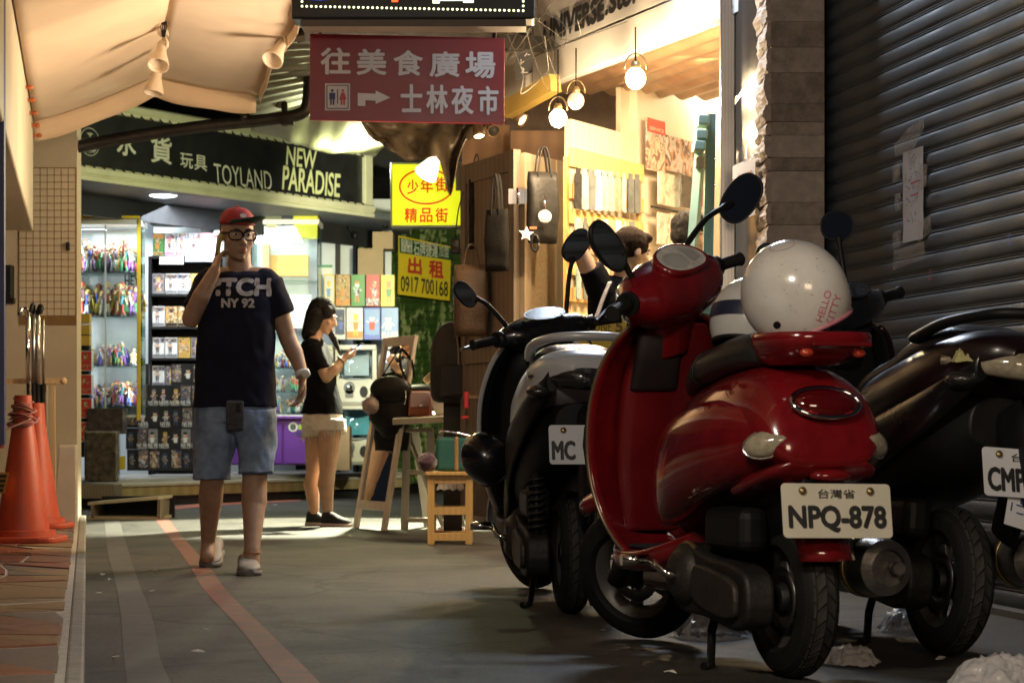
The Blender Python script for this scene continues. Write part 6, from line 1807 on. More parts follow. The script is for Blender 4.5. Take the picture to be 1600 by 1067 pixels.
# ------------------------------------------------------------------ the red scooter
def red_scooter():
    s = place('parked_scooter', 'glossy red retro scooter in the foreground with number plate NPQ-878', .755, 6.14, -18.5)
    B = lambda mb, nm, m_, par=None, **k: mb.build(nm, m_, par or s, world=False, **k)
    wheel(s, (0, 0, .215), .215, .056)
    # rear body and its bulging side cowls
    lofty(s, 'body', [(-.232, .615, .585, .08), (-.222, .67, .566, .13), (-.18, .765, .556, .168), (-.10, .825, .54, .19), (.02, .85, .515, .198), (.18, .84, .478, .20), (.34, .815, .43, .19), (.48, .79, .385, .165), (.57, .77, .35, .135), (.605, .72, .36, .10)], M_RED, e=2.25)
    for s_ in (-1, 1):
        secs = [(-.14, .70, .60, .02), (-.06, .735, .545, .05), (.08, .75, .50, .068), (.25, .735, .455, .07), (.40, .70, .405, .058), (.52, .63, .39, .03), (.555, .55, .44, .01)]
        mb = MB(); rings = []
        for y, t, b, hw in cr(secs, 6):
            zc_ = (t + b) / 2
            rings.append(superring(s_ * (.148 + .02 * math.sin(max(0, min(1, (y + .14) / .7)) * math.pi)), y, zc_, hw + .012, (t - b) / 2, 2.2, 26))
        mb.loft(rings); B(mb, 'side_cowl', M_RED, fix=True)
    # lower skirt lip and rear mudguard
    lofty(s, 'tail_skirt', [(-.226, .592, .572, .11), (-.19, .590, .535, .152), (-.08, .575, .50, .165), (.04, .56, .47, .165)], M_REDIN, e=2.6)
    mb = MB(); vs = []; fs_ = []
    for i in range(9):
        t = i / 8
        y = -.13 - .115 * t ** .7; z = .545 - .22 * t
        hw = .088 - .012 * t
        for j in range(9):
            a = -1 + 2 * j / 8
            vs.append(V((hw * a, y + .035 * a * a, z)))
    for i in range(8):
        for j in range(8):
            k = i * 9 + j; fs_.append((k, k + 1, k + 10, k + 9))
    mb.add(vs, fs_, 0, True); o = B(mb, 'mudguard', M_RED); q = o.modifiers.new('t', 'SOLIDIFY'); q.thickness = .006
    # tail lamp, ring, blinkers
    R0 = Matrix.Rotation(math.radians(-38), 3, 'X')
    mb = MB(); mb.ball((0, -.207, .735), (.093, .034, .045), 30, 14, None, 0, R0); tl = B(mb, 'tail_lamp', M_LENSRED)
    mb = MB(); mb.tube([V((0, -.200, .735)) + R0 @ V((.097 * math.cos(t), -.006, .049 * math.sin(t))) for t in [2 * math.pi * k / 40 for k in range(41)]], .0075, 8); B(mb, 'lamp_ring', M_CHROME, tl)
    mb = MB(); mb.ball((0, -.226, .716), (.072, .016, .017), 20, 10); B(mb, 'reflector_bar', mat('reflector_red', (.42, .012, .012), .25, coat=1), tl)
    for s_ in (-1, 1):
        R1 = Matrix.Rotation(math.radians(s_ * 38), 3, 'Z') @ Matrix.Rotation(math.radians(-12), 3, 'X') @ Matrix.Rotation(math.radians(s_ * 14), 3, 'Y')
        c = V((s_ * .155, -.178, .632))
        mb = MB(); mb.ball(c, (.064, .026, .036), 26, 12, None, 0, R1)
        for i, v in enumerate(mb.v):       # teardrop: narrower towards the middle of the tail
            l_ = R1.inverted() @ (v - c); k = 1 - .38 * max(0, -s_ * l_.x / .064); l_.z *= k; mb.v[i] = c + R1 @ l_
        bl = B(mb, 'rear_indicator', M_LENSCLR)
        mb = MB(); mb.tube([c + R1 @ V((.066 * math.cos(t), .002, .038 * math.sin(t) * (1 - .38 * max(0, -s_ * math.cos(t))))) for t in [2 * math.pi * k / 32 for k in range(33)]], .0035, 6); B(mb, 'indicator_rim', M_CHROME, bl)
    # plate bracket and plate
    mb = MB(); mb.ball((0, -.232, .548), (.06, .03, .018), 18, 8); B(mb, 'plate_lamp', M_RED)
    PM = frame((0.0, -.268, .458), (1, 0, 0), (0, .17, 1)) @ Matrix.Rotation(math.radians(-1.0), 4, 'Z')
    plate(s, PM, .312, .142, '台灣省', 'NPQ-878', M_PLATE)
    # carrier
    def outline(k, dy=0):
        return [(k * .148 * math.copysign(abs(math.cos(t)) ** .62, math.cos(t)), -.115 + dy + k * .145 * math.copysign(abs(math.sin(t)) ** .75, math.sin(t))) for t in [2 * math.pi * i / 36 for i in range(36)]]
    def slabring(k, z, dy=0): return [V((x, y, z)) for x, y in outline(k, dy)]
    mb = MB(); mb.loft([slabring(.60, .838, .05), slabring(.84, .862, .02), slabring(.97, .888), slabring(1.0, .902), slabring(1.0, .914), slabring(.97, .922), slabring(.85, .924), slabring(.80, .914), slabring(.3, .912)]); cr_ = B(mb, 'rear_carrier', M_RED, sharp=50)
    mb = MB(); mb.box((0.02, -.258, .890), (.17, .012, .012)); B(mb, 'carrier_slot', M_REDIN, cr_, bevel=.003)
    for x in (-.065, .085):
        mb = MB(); mb.ball((x, -.225, .868), (.02, .014, .012), 12, 8); B(mb, 'carrier_reflector', mat('reflector_orange', (.5, .05, .02), .15, coat=1), cr_)
    # seat
    mb = MB(); rings = []
    for y, t, b, hw in cr([(-.02, .90, .835, .10), (.03, .93, .83, .125), (.15, .935, .82, .135), (.30, .915, .80, .13), (.42, .895, .785, .115), (.52, .86, .765, .09), (.585, .82, .755, .055), (.60, .79, .765, .03)], 5):
        zc_ = b + (t - b) * .35
        rings.append(superring(0, y, zc_, hw, t - zc_, 2.6, 30, zc_ - b))
    mb.loft(rings); st = B(mb, 'seat', M_SEAT, fix=True)
    mb = MB(); mb.tube([superring(0, .40, .785 + .035, .121, .082, 2.6, 30, .03)[k] for k in list(range(30)) + [0]], .004, 6); B(mb, 'seat_strap', M_BLACK, st)
    # leg shield
    prof = cr([(.285, .845, .165), (.33, .905, .192), (.42, .965, .222), (.55, .995, .246), (.70, .985, .252), (.82, .95, .24), (.91, .915, .208), (.97, .885, .165), (1.01, .865, .10), (1.02, .86, .04)], 5)
    mb = MB(); vs = []; fs_ = []; NJ = 20
    for z, y, hw in prof:
        for j in range(NJ + 1):
            a = -1 + 2 * j / NJ
            vs.append(V((hw * a, y - .085 * abs(a) ** 2.4, z)))
    for i in range(len(prof) - 1):
        for j in range(NJ):
            k = i * (NJ + 1) + j; fs_.append((k, k + 1, k + NJ + 2, k + NJ + 1))
    mb.add(vs, fs_, 0, True); ls = B(mb, 'leg_shield', M_RED); q = ls.modifiers.new('t', 'SOLIDIFY'); q.thickness = .010; q.offset = 1
    for s_ in (-1, 1):
        mb = MB(); mb.tube([V((s_ * hw, y - .085, z)) for z, y, hw in prof[:44]], .0055, 8); B(mb, 'shield_edge', mat('edge_trim', (.30, .22, .14), .3, metal=.7), ls)
    # inner glove box with dark panel
    mb = MB(); rings = []
    for z, y, hw, d in cr([(.36, .93, .13, .035), (.45, .945, .145, .06), (.6, .955, .155, .08), (.8, .925, .15, .085), (.93, .875, .125, .085), (.99, .845, .09, .075)], 5):
        rings.append([V((hw * math.copysign(abs(math.cos(t)) ** .7, math.cos(t)), y - .01 - d * (.5 + .5 * math.copysign(abs(math.sin(t)) ** .7, math.sin(t))), z)) for t in [2 * math.pi * k / 28 for k in range(28)]])
    mb.loft(rings); gb = B(mb, 'glove_box', M_REDIN, fix=True)
    mb = MB(); rings = []
    for z, y in ((.785, .847), (.80, .838), (.87, .815), (.945, .783), (.955, .785)):
        rings.append([V((-.062 + .075 * math.copysign(abs(math.cos(t)) ** .35, math.cos(t)), y + .02 * math.sin(t) - .004, z)) for t in [2 * math.pi * k / 24 for k in range(24)]])
    mb.loft(rings); B(mb, 'glove_box_lid', mat('dark_rubber_red', (.018, .010, .010), .6, vary=.3, bump=.1), gb, fix=True, bevel=.006)
    mb = MB(); mb.lathe([(0, .012), (.013, .012), (.016, 0)], 14, Matrix.Translation((-.03, .868, .60)) @ Matrix.Rotation(math.radians(90), 4, 'X')); B(mb, 'bag_hook', M_CHROME, gb)
    # floorboard, tunnel, mat
    mb = MB(); rings = []
    for y, hw, z in cr([(.40, .13, .36), (.50, .175, .325), (.62, .20, .30), (.75, .20, .292), (.86, .185, .295), (.92, .15, .33)], 5):
        rings.append(superring(0, y, z, hw, .022, 5, 28, .05))
    mb.loft(rings); fb_ = B(mb, 'floorboard', M_RED, fix=True)
    mb = MB(); mb.box((0, .72, .319), (.30, .26, .008)); B(mb, 'rubber_mat', mat('mat_blue', (.02, .026, .04), .7), fb_, bevel=.003)
    mb = MB(); mb.box((0, .62, .235), (.17, .55, .10)); B(mb, 'chassis_tunnel', M_REDIN, bevel=.03, seg=3)
    engine(s, spring=False)
    mb = MB(); mb.tube([(0, -.20, .52), (0, -.08, .50), (0, .10, .47), (0, .30, .42)], [.10, .13, .15, .14], 18, True, 0, None, .6, (1, 0, 0)); B(mb, 'wheel_arch', M_BLACK)
    # steering: wheel, fork, fender, headset turned to the left
    T = steer_matrix((1.12, .215), math.radians(26), math.radians(38))
    wheel(s, (0, 1.12, .215), .215, .05, T, tread=False)
    mb = MB(); mb.tube([T @ V(p) for p in ((-.085, 1.12, .215), (-.085, 1.05, .30), (-.05, .97, .52), (0, .92, .66))], .024, 12); B(mb, 'fork_arm', M_RIM)
    mb = MB(); mb.tube([T @ V(p) for p in ((-.10, 1.14, .22), (-.10, 1.02, .36))], .03, 12); B(mb, 'front_shock', M_ENGDARK)
    mb = MB(); rings = []
    for k in range(19):
        a = math.radians(62 + 95 * k / 18)
        q = math.sin(math.pi * k / 18)
        hw = .06 + .035 * q
        ring = []
        for j in range(11):
            b = math.pi * j / 10
            rr = .215 + .025 + .055 * math.sin(b) ** .7
            ring.append(T @ V((hw * math.cos(b), 1.12 + rr * math.cos(a), .215 + rr * math.sin(a))))
        rings.append(ring)
    mb.loft(rings, False, False); o = B(mb, 'front_fender', M_RED); q = o.modifiers.new('t', 'SOLIDIFY'); q.thickness = .004
    H = T @ Matrix.Translation((.03, .80, 1.085))
    mb = MB(); rings = []
    for x, hy, hz, dz, dy in cr([(-.25, .026, .026, .018, -.02), (-.22, .050, .048, .014, -.02), (-.165, .088, .078, .006, -.012), (-.085, .112, .098, 0, 0), (0, .124, .106, 0, .004), (.085, .112, .098, 0, 0), (.165, .088, .078, .006, -.012), (.22, .050, .048, .014, -.02), (.25, .026, .026, .018, -.02)], 4):
        rings.append([H @ V((x, dy + hy * math.copysign(abs(math.cos(t)) ** .85, math.cos(t)), dz + hz * math.copysign(abs(math.sin(t)) ** .85, math.sin(t)))) for t in [2 * math.pi * k / 28 for k in range(28)]])
    mb.loft(rings); hs = B(mb, 'headset', M_RED, fix=True)
    mb = MB(); rings = []
    for z, r_, dy in cr([(-.03, .098, .0), (-.09, .085, .012), (-.14, .08, .03), (-.19, .078, .05)], 4):
        rings.append([H @ V((r_ * 1.1 * math.cos(t), dy + r_ * math.sin(t), z)) for t in [2 * math.pi * k / 28 for k in range(28)]])
    mb.loft(rings); B(mb, 'headset_neck', M_RED, fix=True)
    D = H @ frame((0, -.066, .088), (1, 0, 0), (0, .78, .62)) @ Matrix.Scale(1.28, 4) @ Matrix.Translation((0, 0, 0))
    el = lambda k, z: [D @ V((.088 * k * math.copysign(abs(math.cos(t)) ** .9, math.cos(t)), .05 * k * math.copysign(abs(math.sin(t)) ** .9, math.sin(t)) - .006 * k * math.cos(t) ** 2, z)) for t in [2 * math.pi * i / 36 for i in range(36)]]
    mb = MB(); mb.loft([el(.96, -.02), el(1.06, .0), el(1.03, .010), el(.95, .012), el(.92, .008)]); da = B(mb, 'dash_rim', M_RED)
    mb = MB(); mb.add(el(.93, .0095), [tuple(range(36))]); B(mb, 'dash_face', mat('dash_face', (.62, .61, .58), .25, vary=.25, scale=30, coat=1), da)
    mb = MB(); disc(mb, D, -.028, -.004, .042, .030, .0105, 26); B(mb, 'dial', mat('dial_face', (.5, .5, .47), .2, coat=1), da)
    mb = MB(); [seg(mb, D, (-.028 + .036 * math.cos(t), -.004 + .026 * math.sin(t)), (-.028 + .030 * math.cos(t), -.004 + .021 * math.sin(t)), .0018, .0112) for t in [.3 * q - .4 for q in range(13)]]; B(mb, 'dial_marks', cmat((.2, .2, .2), .4), da)['kind'] = 'stuff'
    mb = MB(); flat(mb, D, [(.02, -.028), (.06, -.02), (.072, .01), (.03, .03), (.024, .0)], .0105); B(mb, 'warning_panel', cmat((.36, .36, .35), .3), da)
    for s_ in (-1, 1):
        mb = MB(); mb.tube([H @ V(p) for p in ((s_ * .225, -.02, .018), (s_ * .26, -.025, .018))], .036, 16); B(mb, 'switch_pod', M_BLACK)
        mb = MB(); mb.tube([H @ V(p) for p in ((s_ * .26, -.025, .018), (s_ * .275, -.028, .018), (s_ * .365, -.045, .015), (s_ * .372, -.046, .015))], [.023, .019, .019, .023], 16); B(mb, 'grip', M_RUBBER)
        mb = MB(); mb.tube(cr([H @ V(p) for p in ((s_ * .21, .03, .015), (s_ * .26, .045, .010), (s_ * .34, .02, .003), (s_ * .39, .005, .0))], 4), [.010] * 4 + [.008] * 5 + [.007] * 3 + [.009], 8); B(mb, 'brake_lever', M_BLACK)
        mb = MB(); mb.ball(H @ V((s_ * .165, -.075, .015)), (.022, .02, .016), 14, 8); B(mb, 'switch_button', M_GLOSSBLK)
    mirror(s, (-.16, .0, .07), (-.25, .0, .195), H, (.092, .050), V((.5, -1, .02)), -.72)
    mirror(s, (.15, .02, .09), (.535, .0, .185), H, (.088, .056), V((-.2, -1, -.02)), .95)
    # front lamp (away from the camera)
    mb = MB(); mb.ball(H @ V((0, .115, .0)), (.07, .03, .06), 18, 10); B(mb, 'headlight', M_LENSCLR)
    return s
RED = red_scooter()

# ------------------------------------------------------------------ two dark scooters
def sport_scooter(label, x, y, deg, steer, body, side, heading, number, lean=0, lens=M_SMOKE, platemat=M_PLATEW, pw=(.3, -.08), pz=.615):
    s = place('parked_scooter', label, x, y, deg, lean)
    B = lambda mb, nm, m_, par=None, **k: mb.build(nm, m_, par or s, world=False, **k)
    wheel(s, (0, 0, .22), .22, .055)
    # black under cover, coloured tail cowl
    lofty(s, 'under_cover', [(-.25, .76, .62, .09), (-.15, .78, .53, .15), (.05, .78, .46, .18), (.28, .76, .40, .19), (.45, .72, .34, .17), (.56, .66, .30, .13)], M_BLACK, e=2.6)
    lofty(s, 'tail_cowl', [(-.40, .90, .86, .05), (-.36, .935, .83, .11), (-.26, .955, .77, .168), (-.10, .94, .71, .195), (.10, .895, .655, .20), (.30, .85, .60, .19), (.46, .80, .55, .16), (.55, .74, .53, .12)], body, e=2.5)
    for s_ in (-1, 1):
        mb = MB(); rings = []
        for yy, t, b, off in cr([(-.34, .88, .80, .115), (-.2, .80, .68, .172), (.05, .72, .56, .196), (.3, .66, .46, .192), (.48, .60, .38, .172), (.60, .48, .30, .165)], 5):
            rings.append(superring(s_ * off, yy, (t + b) / 2, .016, (t - b) / 2, 2.4, 18))
        mb.loft(rings); B(mb, 'side_panel', side, fix=True)
    # grab rail
    mb = MB(); mb.tube(cr([(-.15, .02, .93), (-.165, -.2, .965), (-.12, -.40, .985), (0, -.45, .99), (.12, -.40, .985), (.165, -.2, .965), (.15, .02, .93)], 5), .020, 12, True, 0, None, .8); B(mb, 'grab_rail', M_BLACK if body is M_MAROON else body)
    # tail lamp band
    mb = MB(); rings = []
    for a in [(-1 + 2 * k / 20) for k in range(21)]:
        xx = .165 * a; yy = -.415 + .20 * abs(a) ** 2.2
        hh = .042 * (1 - .45 * abs(a) ** 2)
        rings.append([V((xx + .02 * math.cos(t) * a, yy + .03 + .035 * -abs(math.cos(t)) , .845 + .01 * abs(a) + hh * math.sin(t))) for t in [2 * math.pi * k / 14 for k in range(14)]])
    mb.loft(rings); tl = B(mb, 'tail_lamp', lens, fix=True)
    for s_ in (-1, 1):
        mb = MB(); mb.ball((s_ * .15, -.29, .80), (.05, .06, .028), 18, 10, None, 0, Matrix.Rotation(s_ * .5, 3, 'Z')); B(mb, 'rear_indicator', M_SMOKE)
    # fender stalk and plate
    mb = MB(); mb.tube([(0, -.30, .72), (0, -.37, .60), (0, -.36, .48), (0, -.31, .36)], [.07, .085, .08, .07], 12, True, 0, None, .28, (1, 0, 0)); B(mb, 'rear_fender', M_BLACK)
    PM = frame((0, -.415, pz), (1, 0, 0), (0, .25, 1))
    plate(s, PM, .27, .14, heading, number, platemat, None, pw[0], pw[1])
    # seat
    mb = MB(); rings = []
    for yy, t, b, hw in cr([(-.22, .955, .91, .10), (-.12, .975, .90, .135), (.05, .955, .86, .145), (.2, .90, .82, .14), (.40, .86, .78, .12), (.54, .83, .74, .08), (.60, .78, .74, .03)], 5):
        zc_ = b + (t - b) * .35; rings.append(superring(0, yy, zc_, hw, t - zc_, 2.7, 28, zc_ - b))
    mb.loft(rings); B(mb, 'seat', M_SEAT, fix=True)
    # floor, leg shield
    mb = MB(); rings = []
    for yy, hw, z in cr([(.42, .15, .36), (.55, .18, .31), (.75, .19, .30), (.92, .19, .34), (1.0, .16, .42)], 4):
        rings.append(superring(0, yy, z, hw, .02, 5, 24, .06))
    mb.loft(rings); B(mb, 'floorboard', M_BLACK, fix=True)
    prof = cr([(.33, .96, .17), (.45, 1.03, .21), (.6, 1.06, .235), (.78, 1.03, .235), (.92, .97, .20), (1.0, .93, .15), (1.03, .92, .10)], 4)
    mb = MB(); vs = []; fs_ = []; NJ = 16
    for z, yy, hw in prof:
        for j in range(NJ + 1):
            a = -1 + 2 * j / NJ; vs.append(V((hw * a, yy - .10 * abs(a) ** 2, z)))
    for i in range(len(prof) - 1):
        for j in range(NJ):
            k = i * (NJ + 1) + j; fs_.append((k, k + 1, k + NJ + 2, k + NJ + 1))
    mb.add(vs, fs_, 0, True); ls = B(mb, 'leg_shield', M_GLOSSBLK); q = ls.modifiers.new('t', 'SOLIDIFY'); q.thickness = .012; q.offset = 1
    for s_ in (-1, 1):
        mb = MB(); mb.tube([V((s_ * (hw + .004), yy - .10, z)) for z, yy, hw in prof[:23]], .010, 8); B(mb, 'shield_edge', body, ls)
    mb = MB(); rings = []
    for z, yy, hw, d in cr([(.40, .98, .14, .03), (.55, 1.0, .16, .07), (.75, .98, .16, .09), (.9, .93, .14, .09), (.99, .90, .10, .07)], 4):
        rings.append([V((hw * math.copysign(abs(math.cos(t)) ** .6, math.cos(t)), yy - .01 - d * (.5 + .5 * math.sin(t)), z)) for t in [2 * math.pi * k / 24 for k in range(24)]])
    mb.loft(rings); gb = B(mb, 'inner_shield', M_BLACK, fix=True)
    mb = MB(); mb.tube([V((-.06 + .042 * math.cos(t), .862, .80 + .036 * math.sin(t))) for t in [2 * math.pi * k / 28 for k in range(29)]], .006, 8); B(mb, 'ignition_ring', M_STEEL, gb)
    engine(s, band=False, spring=body is not M_MAROON)
    T = steer_matrix((1.25, .22), math.radians(26), math.radians(steer))
    wheel(s, (0, 1.25, .22), .22, .05, T, tread=False, spokes=3)
    for s_ in (-1, 1):
        mb = MB(); mb.tube([T @ V(p) for p in ((s_ * .08, 1.25, .22), (s_ * .08, 1.12, .48), (s_ * .05, 1.06, .62))], .02, 10); B(mb, 'fork_leg', M_RIM)
    mb = MB(); rings = []
    for k in range(15):
        a = math.radians(10 + 165 * k / 14)
        ring = []
        for j in range(9):
            b = math.pi * j / 8; rr = .235 + .04 * math.sin(b)
            ring.append(T @ V(((.068 + .012 * math.sin(math.pi * k / 14)) * math.cos(b), 1.25 + rr * math.cos(a), .22 + rr * math.sin(a))))
        rings.append(ring)
    mb.loft(rings, False, False); o = B(mb, 'front_fender', body); q = o.modifiers.new('t', 'SOLIDIFY'); q.thickness = .004
    H = T @ Matrix.Translation((0, .85, 1.06))
    mb = MB(); rings = []
    for xx, hy, hz, dy in cr([(-.20, .03, .03, -.03), (-.15, .07, .05, -.02), (-.08, .105, .065, 0), (0, .12, .075, .01), (.08, .105, .065, 0), (.15, .07, .05, -.02), (.20, .03, .03, -.03)], 4):
        rings.append([H @ V((xx, dy + hy * math.copysign(abs(math.cos(t)) ** .8, math.cos(t)), hz * math.copysign(abs(math.sin(t)) ** .8, math.sin(t)))) for t in [2 * math.pi * k / 24 for k in range(24)]])
    mb.loft(rings); B(mb, 'headset', M_GLOSSBLK, fix=True)
    mb = MB(); mb.tube([H @ V((0, .0, -.03)), H @ V((0, .04, -.16))], [.10, .085], 18); B(mb, 'headset_neck', M_BLACK)
    D = H @ frame((0, -.055, .066), (1, 0, 0), (0, .88, .47))
    mb = MB(); disc(mb, D, 0, 0, .085, .045, .008, 28); da = B(mb, 'dash_glass', M_GLOSSBLK)
    mb = MB(); ringflat(mb, D, 0, 0, .092, .052, .010, .007); B(mb, 'dash_rim', body, da)
    for s_ in (-1, 1):
        mb = MB(); mb.tube([H @ V(p) for p in ((s_ * .18, -.03, .0), (s_ * .225, -.035, .0))], .033, 14); B(mb, 'switch_pod', M_BLACK)
        mb = MB(); mb.tube([H @ V(p) for p in ((s_ * .225, -.035, 0), (s_ * .24, -.037, 0), (s_ * .335, -.055, -.003), (s_ * .342, -.056, -.003))], [.022, .018, .018, .022], 14); B(mb, 'grip', M_RUBBER)
        mb = MB(); mb.tube(cr([H @ V(p) for p in ((s_ * .20, .03, 0), (s_ * .26, .04, -.005), (s_ * .37, .0, -.012))], 4), .008, 8); B(mb, 'brake_lever', M_STEEL if s_ < 0 else M_BLACK)
    mb = MB(); mb.tube(cr([H @ V(p) for p in ((.18, .05, -.02), (.24, .03, -.09), (.16, .03, -.14))], 6), .005, 6); B(mb, 'brake_cable', M_BLACK)
    return s, H
MCS, HM = sport_scooter('silver and black sporty scooter half hidden behind the red one, plate starting MC', .215, 8.3, -6.5, 24, M_SILVER, M_BLACK, None, 'MC', pw=(.31, -.085))
mirror(MCS, (-.14, .02, .05), (-.29, .03, .20), HM, (.062, .038), V((.5, -1, .0)), -.75)
mirror(MCS, (.14, .02, .05), (.26, .05, .32), HM, (.080, .050), V((.42, -1, -.02)), .85)
CMS, HC = sport_scooter('dark maroon scooter at the right edge with a tilted plate reading CMP', 1.28, 6.75, -17, 42, M_MAROON, M_GLOSSBLK, '台北', 'CMP', lean=4, lens=M_LENSCLR, pw=(.44, -.065), pz=.545)
MB_ = MB(); Mc_ = frame((.02, -.425, .425), (1, .0, -.22), (.22, .2, 1)); rect(MB_, Mc_, 0, 0, .17, .085, .004); card_ = MB_.build('paper_tag', M_PLATEW, CMS, world=False)
MB_ = MB(); scribble(MB_, Mc_, -.03, .01, .09, .045, 3, .006, 5); MB_.build('pen_marks', cmat((.05, .06, .25), .6), card_, world=False)['kind'] = 'stuff'
mirror(CMS, (-.14, .02, .05), (-.37, .03, .26), HC, (.050, .045), V((.3, -1, .1)), 0)
mirror(CMS, (.10, .02, .05), (.17, .05, .27), HC, (.056, .052), V((-.45, -1, .05)), 0)
# ================================================================== PEOPLE
from mathutils.bvhtree import BVHTree
M_SKIN = mat('skin', (.40, .255, .175), .52, vary=.16, scale=26, sub=.06, bump=.05, bscale=200)
M_SKINF = mat('skin_fair', (.56, .35, .235), .52, vary=.10, scale=18, sub=.06, bump=.04, bscale=200)
M_HAIR = mat('black_hair', (.010, .008, .008), .6, spec=.2, vary=.4, scale=30, bump=.6, bscale=60, stretch=(6, 6, 1))
M_HAIRB = mat('brown_hair', (.016, .008, .005), .75, spec=.1, vary=.4, scale=30, bump=.6, bscale=60, stretch=(6, 6, 1))
M_TEE = mat('navy_tee', (.013, .014, .027), .95, vary=.2, scale=12, bump=.15, bscale=260, spec=.15)
M_TEEBLK = mat('black_tee', (.006, .006, .007), .95, vary=.25, scale=12, bump=.15, bscale=260, spec=.1)
M_DENIM = mat('washed_denim', (.09, .155, .30), .85, vary=.3, scale=7, col2=(.30, .40, .58), bump=.3, bscale=160)
M_CREAMD = mat('cream_denim', (.76, .72, .62), .85, vary=.08, scale=9, bump=.3, bscale=160)
M_EYE = mat('eye_white', (.6, .58, .55), .2, vary=.02)
M_IRIS = mat('iris', (.015, .01, .008), .15)
M_LIP = mat('lips', (.40, .15, .12), .4, vary=.1)

def head_frame(c, yaw, pitch=0, roll=0):
    """y = face direction; yaw turns it from +Y towards -X"""
    return Matrix.Translation(c) @ Matrix.Rotation(yaw, 4, 'Z') @ Matrix.Rotation(pitch, 4, 'X') @ Matrix.Rotation(roll, 4, 'Y')
def head_prims(M, k=1.0, slim=1.0):
    R3 = M.to_3x3()
    e = lambda c, r: ('ell', M @ (V(c) * k), tuple(x * k for x in r), R3)
    p = [e((0, -.012, .03), (.074, .094, .090)), e((0, .025, -.028), (.063 * slim, .068, .085)), e((0, .028, -.076), (.049 * slim, .054, .040)), e((0, .066, -.098), (.021, .018, .016)),
         ('cap', M @ (V((0, .088, .004)) * k), M @ (V((0, .106, -.030)) * k), .008 * k, .012 * k), e((.011, .096, -.036), (.008, .009, .007)), e((-.011, .096, -.036), (.008, .009, .007)),
         e((0, .082, -.068), (.024, .013, .013))]
    for s in (-1, 1):
        p += [e((s * .035, .058, -.028), (.025, .024, .024)), e((s * .03, .079, .024), (.027, .012, .008)), e((s * .076 * slim, -.006, -.012), (.010, .021, .031))]
    return p
def face_parts(M, par, k=1.0):
    R3 = M.to_3x3(); inv = MW[par].inverted()
    for s in (-1, 1):
        mb = MB(); mb.ball(M @ (V((s * .030, .0755, .004)) * k), tuple(x * k for x in (.0135, .011, .0075)), 12, 8, None, 0, R3); ey = mb.build('eye', M_EYE, par)
        mb = MB(); mb.ball(M @ (V((s * .030, .0835, .004)) * k), tuple(x * k for x in (.0058, .004, .0058)), 10, 6, None, 0, R3); mb.build('iris', M_IRIS, ey)
        mb = MB(); mb.tube([M @ (V((s * x, y, z)) * k) for x, y, z in ((.014, .092, .024), (.030, .091, .029), (.046, .080, .024))], .0032 * k, 6, True, 0, None, .7); mb.build('eyebrow', M_HAIR, par)
    mb = MB(); mb.ball(M @ (V((0, .0905, -.0625)) * k), tuple(x * k for x in (.021, .0075, .0045)), 14, 6, None, 0, R3); mb.ball(M @ (V((0, .090, -.0715)) * k), tuple(x * k for x in (.018, .0075, .0055)), 14, 6, None, 0, R3)
    mb.build('mouth', M_LIP, par)
def hand_prims(wrist, direction, palm_n, k=1.0, curl=.35, thumb=1, spread=.1):
    """palm, four unequal bent fingers and a thumb leaving the side of the palm"""
    d = V(direction).normalized(); n = V(palm_n); n = (n - d * n.dot(d)).normalized(); s = d.cross(n)
    w_ = V(wrist)
    P_ = lambda a, b, c: w_ + (d * a + s * b + n * c) * k
    pr = []
    for b in (-.027, -.009, .009, .027):
        pr.append(('cap', P_(.015, b * .75, 0), P_(.085, b, .002), .0125 * k, .0105 * k))
    for i, (b, L) in enumerate(((-.030, .062), (-.010, .075), (.010, .080), (.030, .072))):
        p0 = P_(.085, b, .002); ang = 0; pts = [p0]
        fd = d + s * (b * spread * 30 * .1)
        for q, seg_ in enumerate((.45, .32, .23)):
            ang += curl * (1 + .3 * q)
            v = (fd * math.cos(ang) + n * math.sin(ang)).normalized()
            pts.append(pts[-1] + v * L * seg_ * k)
        for q in range(3): pr.append(('cap', pts[q], pts[q + 1], (.0088 - .0007 * q) * k, (.0082 - .0008 * q) * k))
    t0, t1, t2, t3 = P_(.02, thumb * .028, .004), P_(.05, thumb * .05, .014), P_(.075, thumb * .058, .026), P_(.095, thumb * .055, .036)
    pr += [('cap', t0, t1, .014 * k, .012 * k), ('cap', t1, t2, .011 * k, .0095 * k), ('cap', t2, t3, .0095 * k, .008 * k)]
    return pr
def ringloft(secs, n=30, e=2.3, yaw=0):
    """clothing tube: (centre, half width, half depth)"""
    secs = cr([(*c, a, b) for c, a, b in secs], 4)
    rings = []
    cs, sn = math.cos(yaw), math.sin(yaw)
    for x, y, z, a, b in secs:
        ring = []
        for k in range(n):
            t = 2 * math.pi * k / n
            u = math.copysign(abs(math.cos(t)) ** (2 / e), math.cos(t)) * a; v = math.copysign(abs(math.sin(t)) ** (2 / e), math.sin(t)) * b
            ring.append(V((x + u * cs - v * sn, y + u * sn + v * cs, z)))
        rings.append(ring)
    return ('loft', rings)
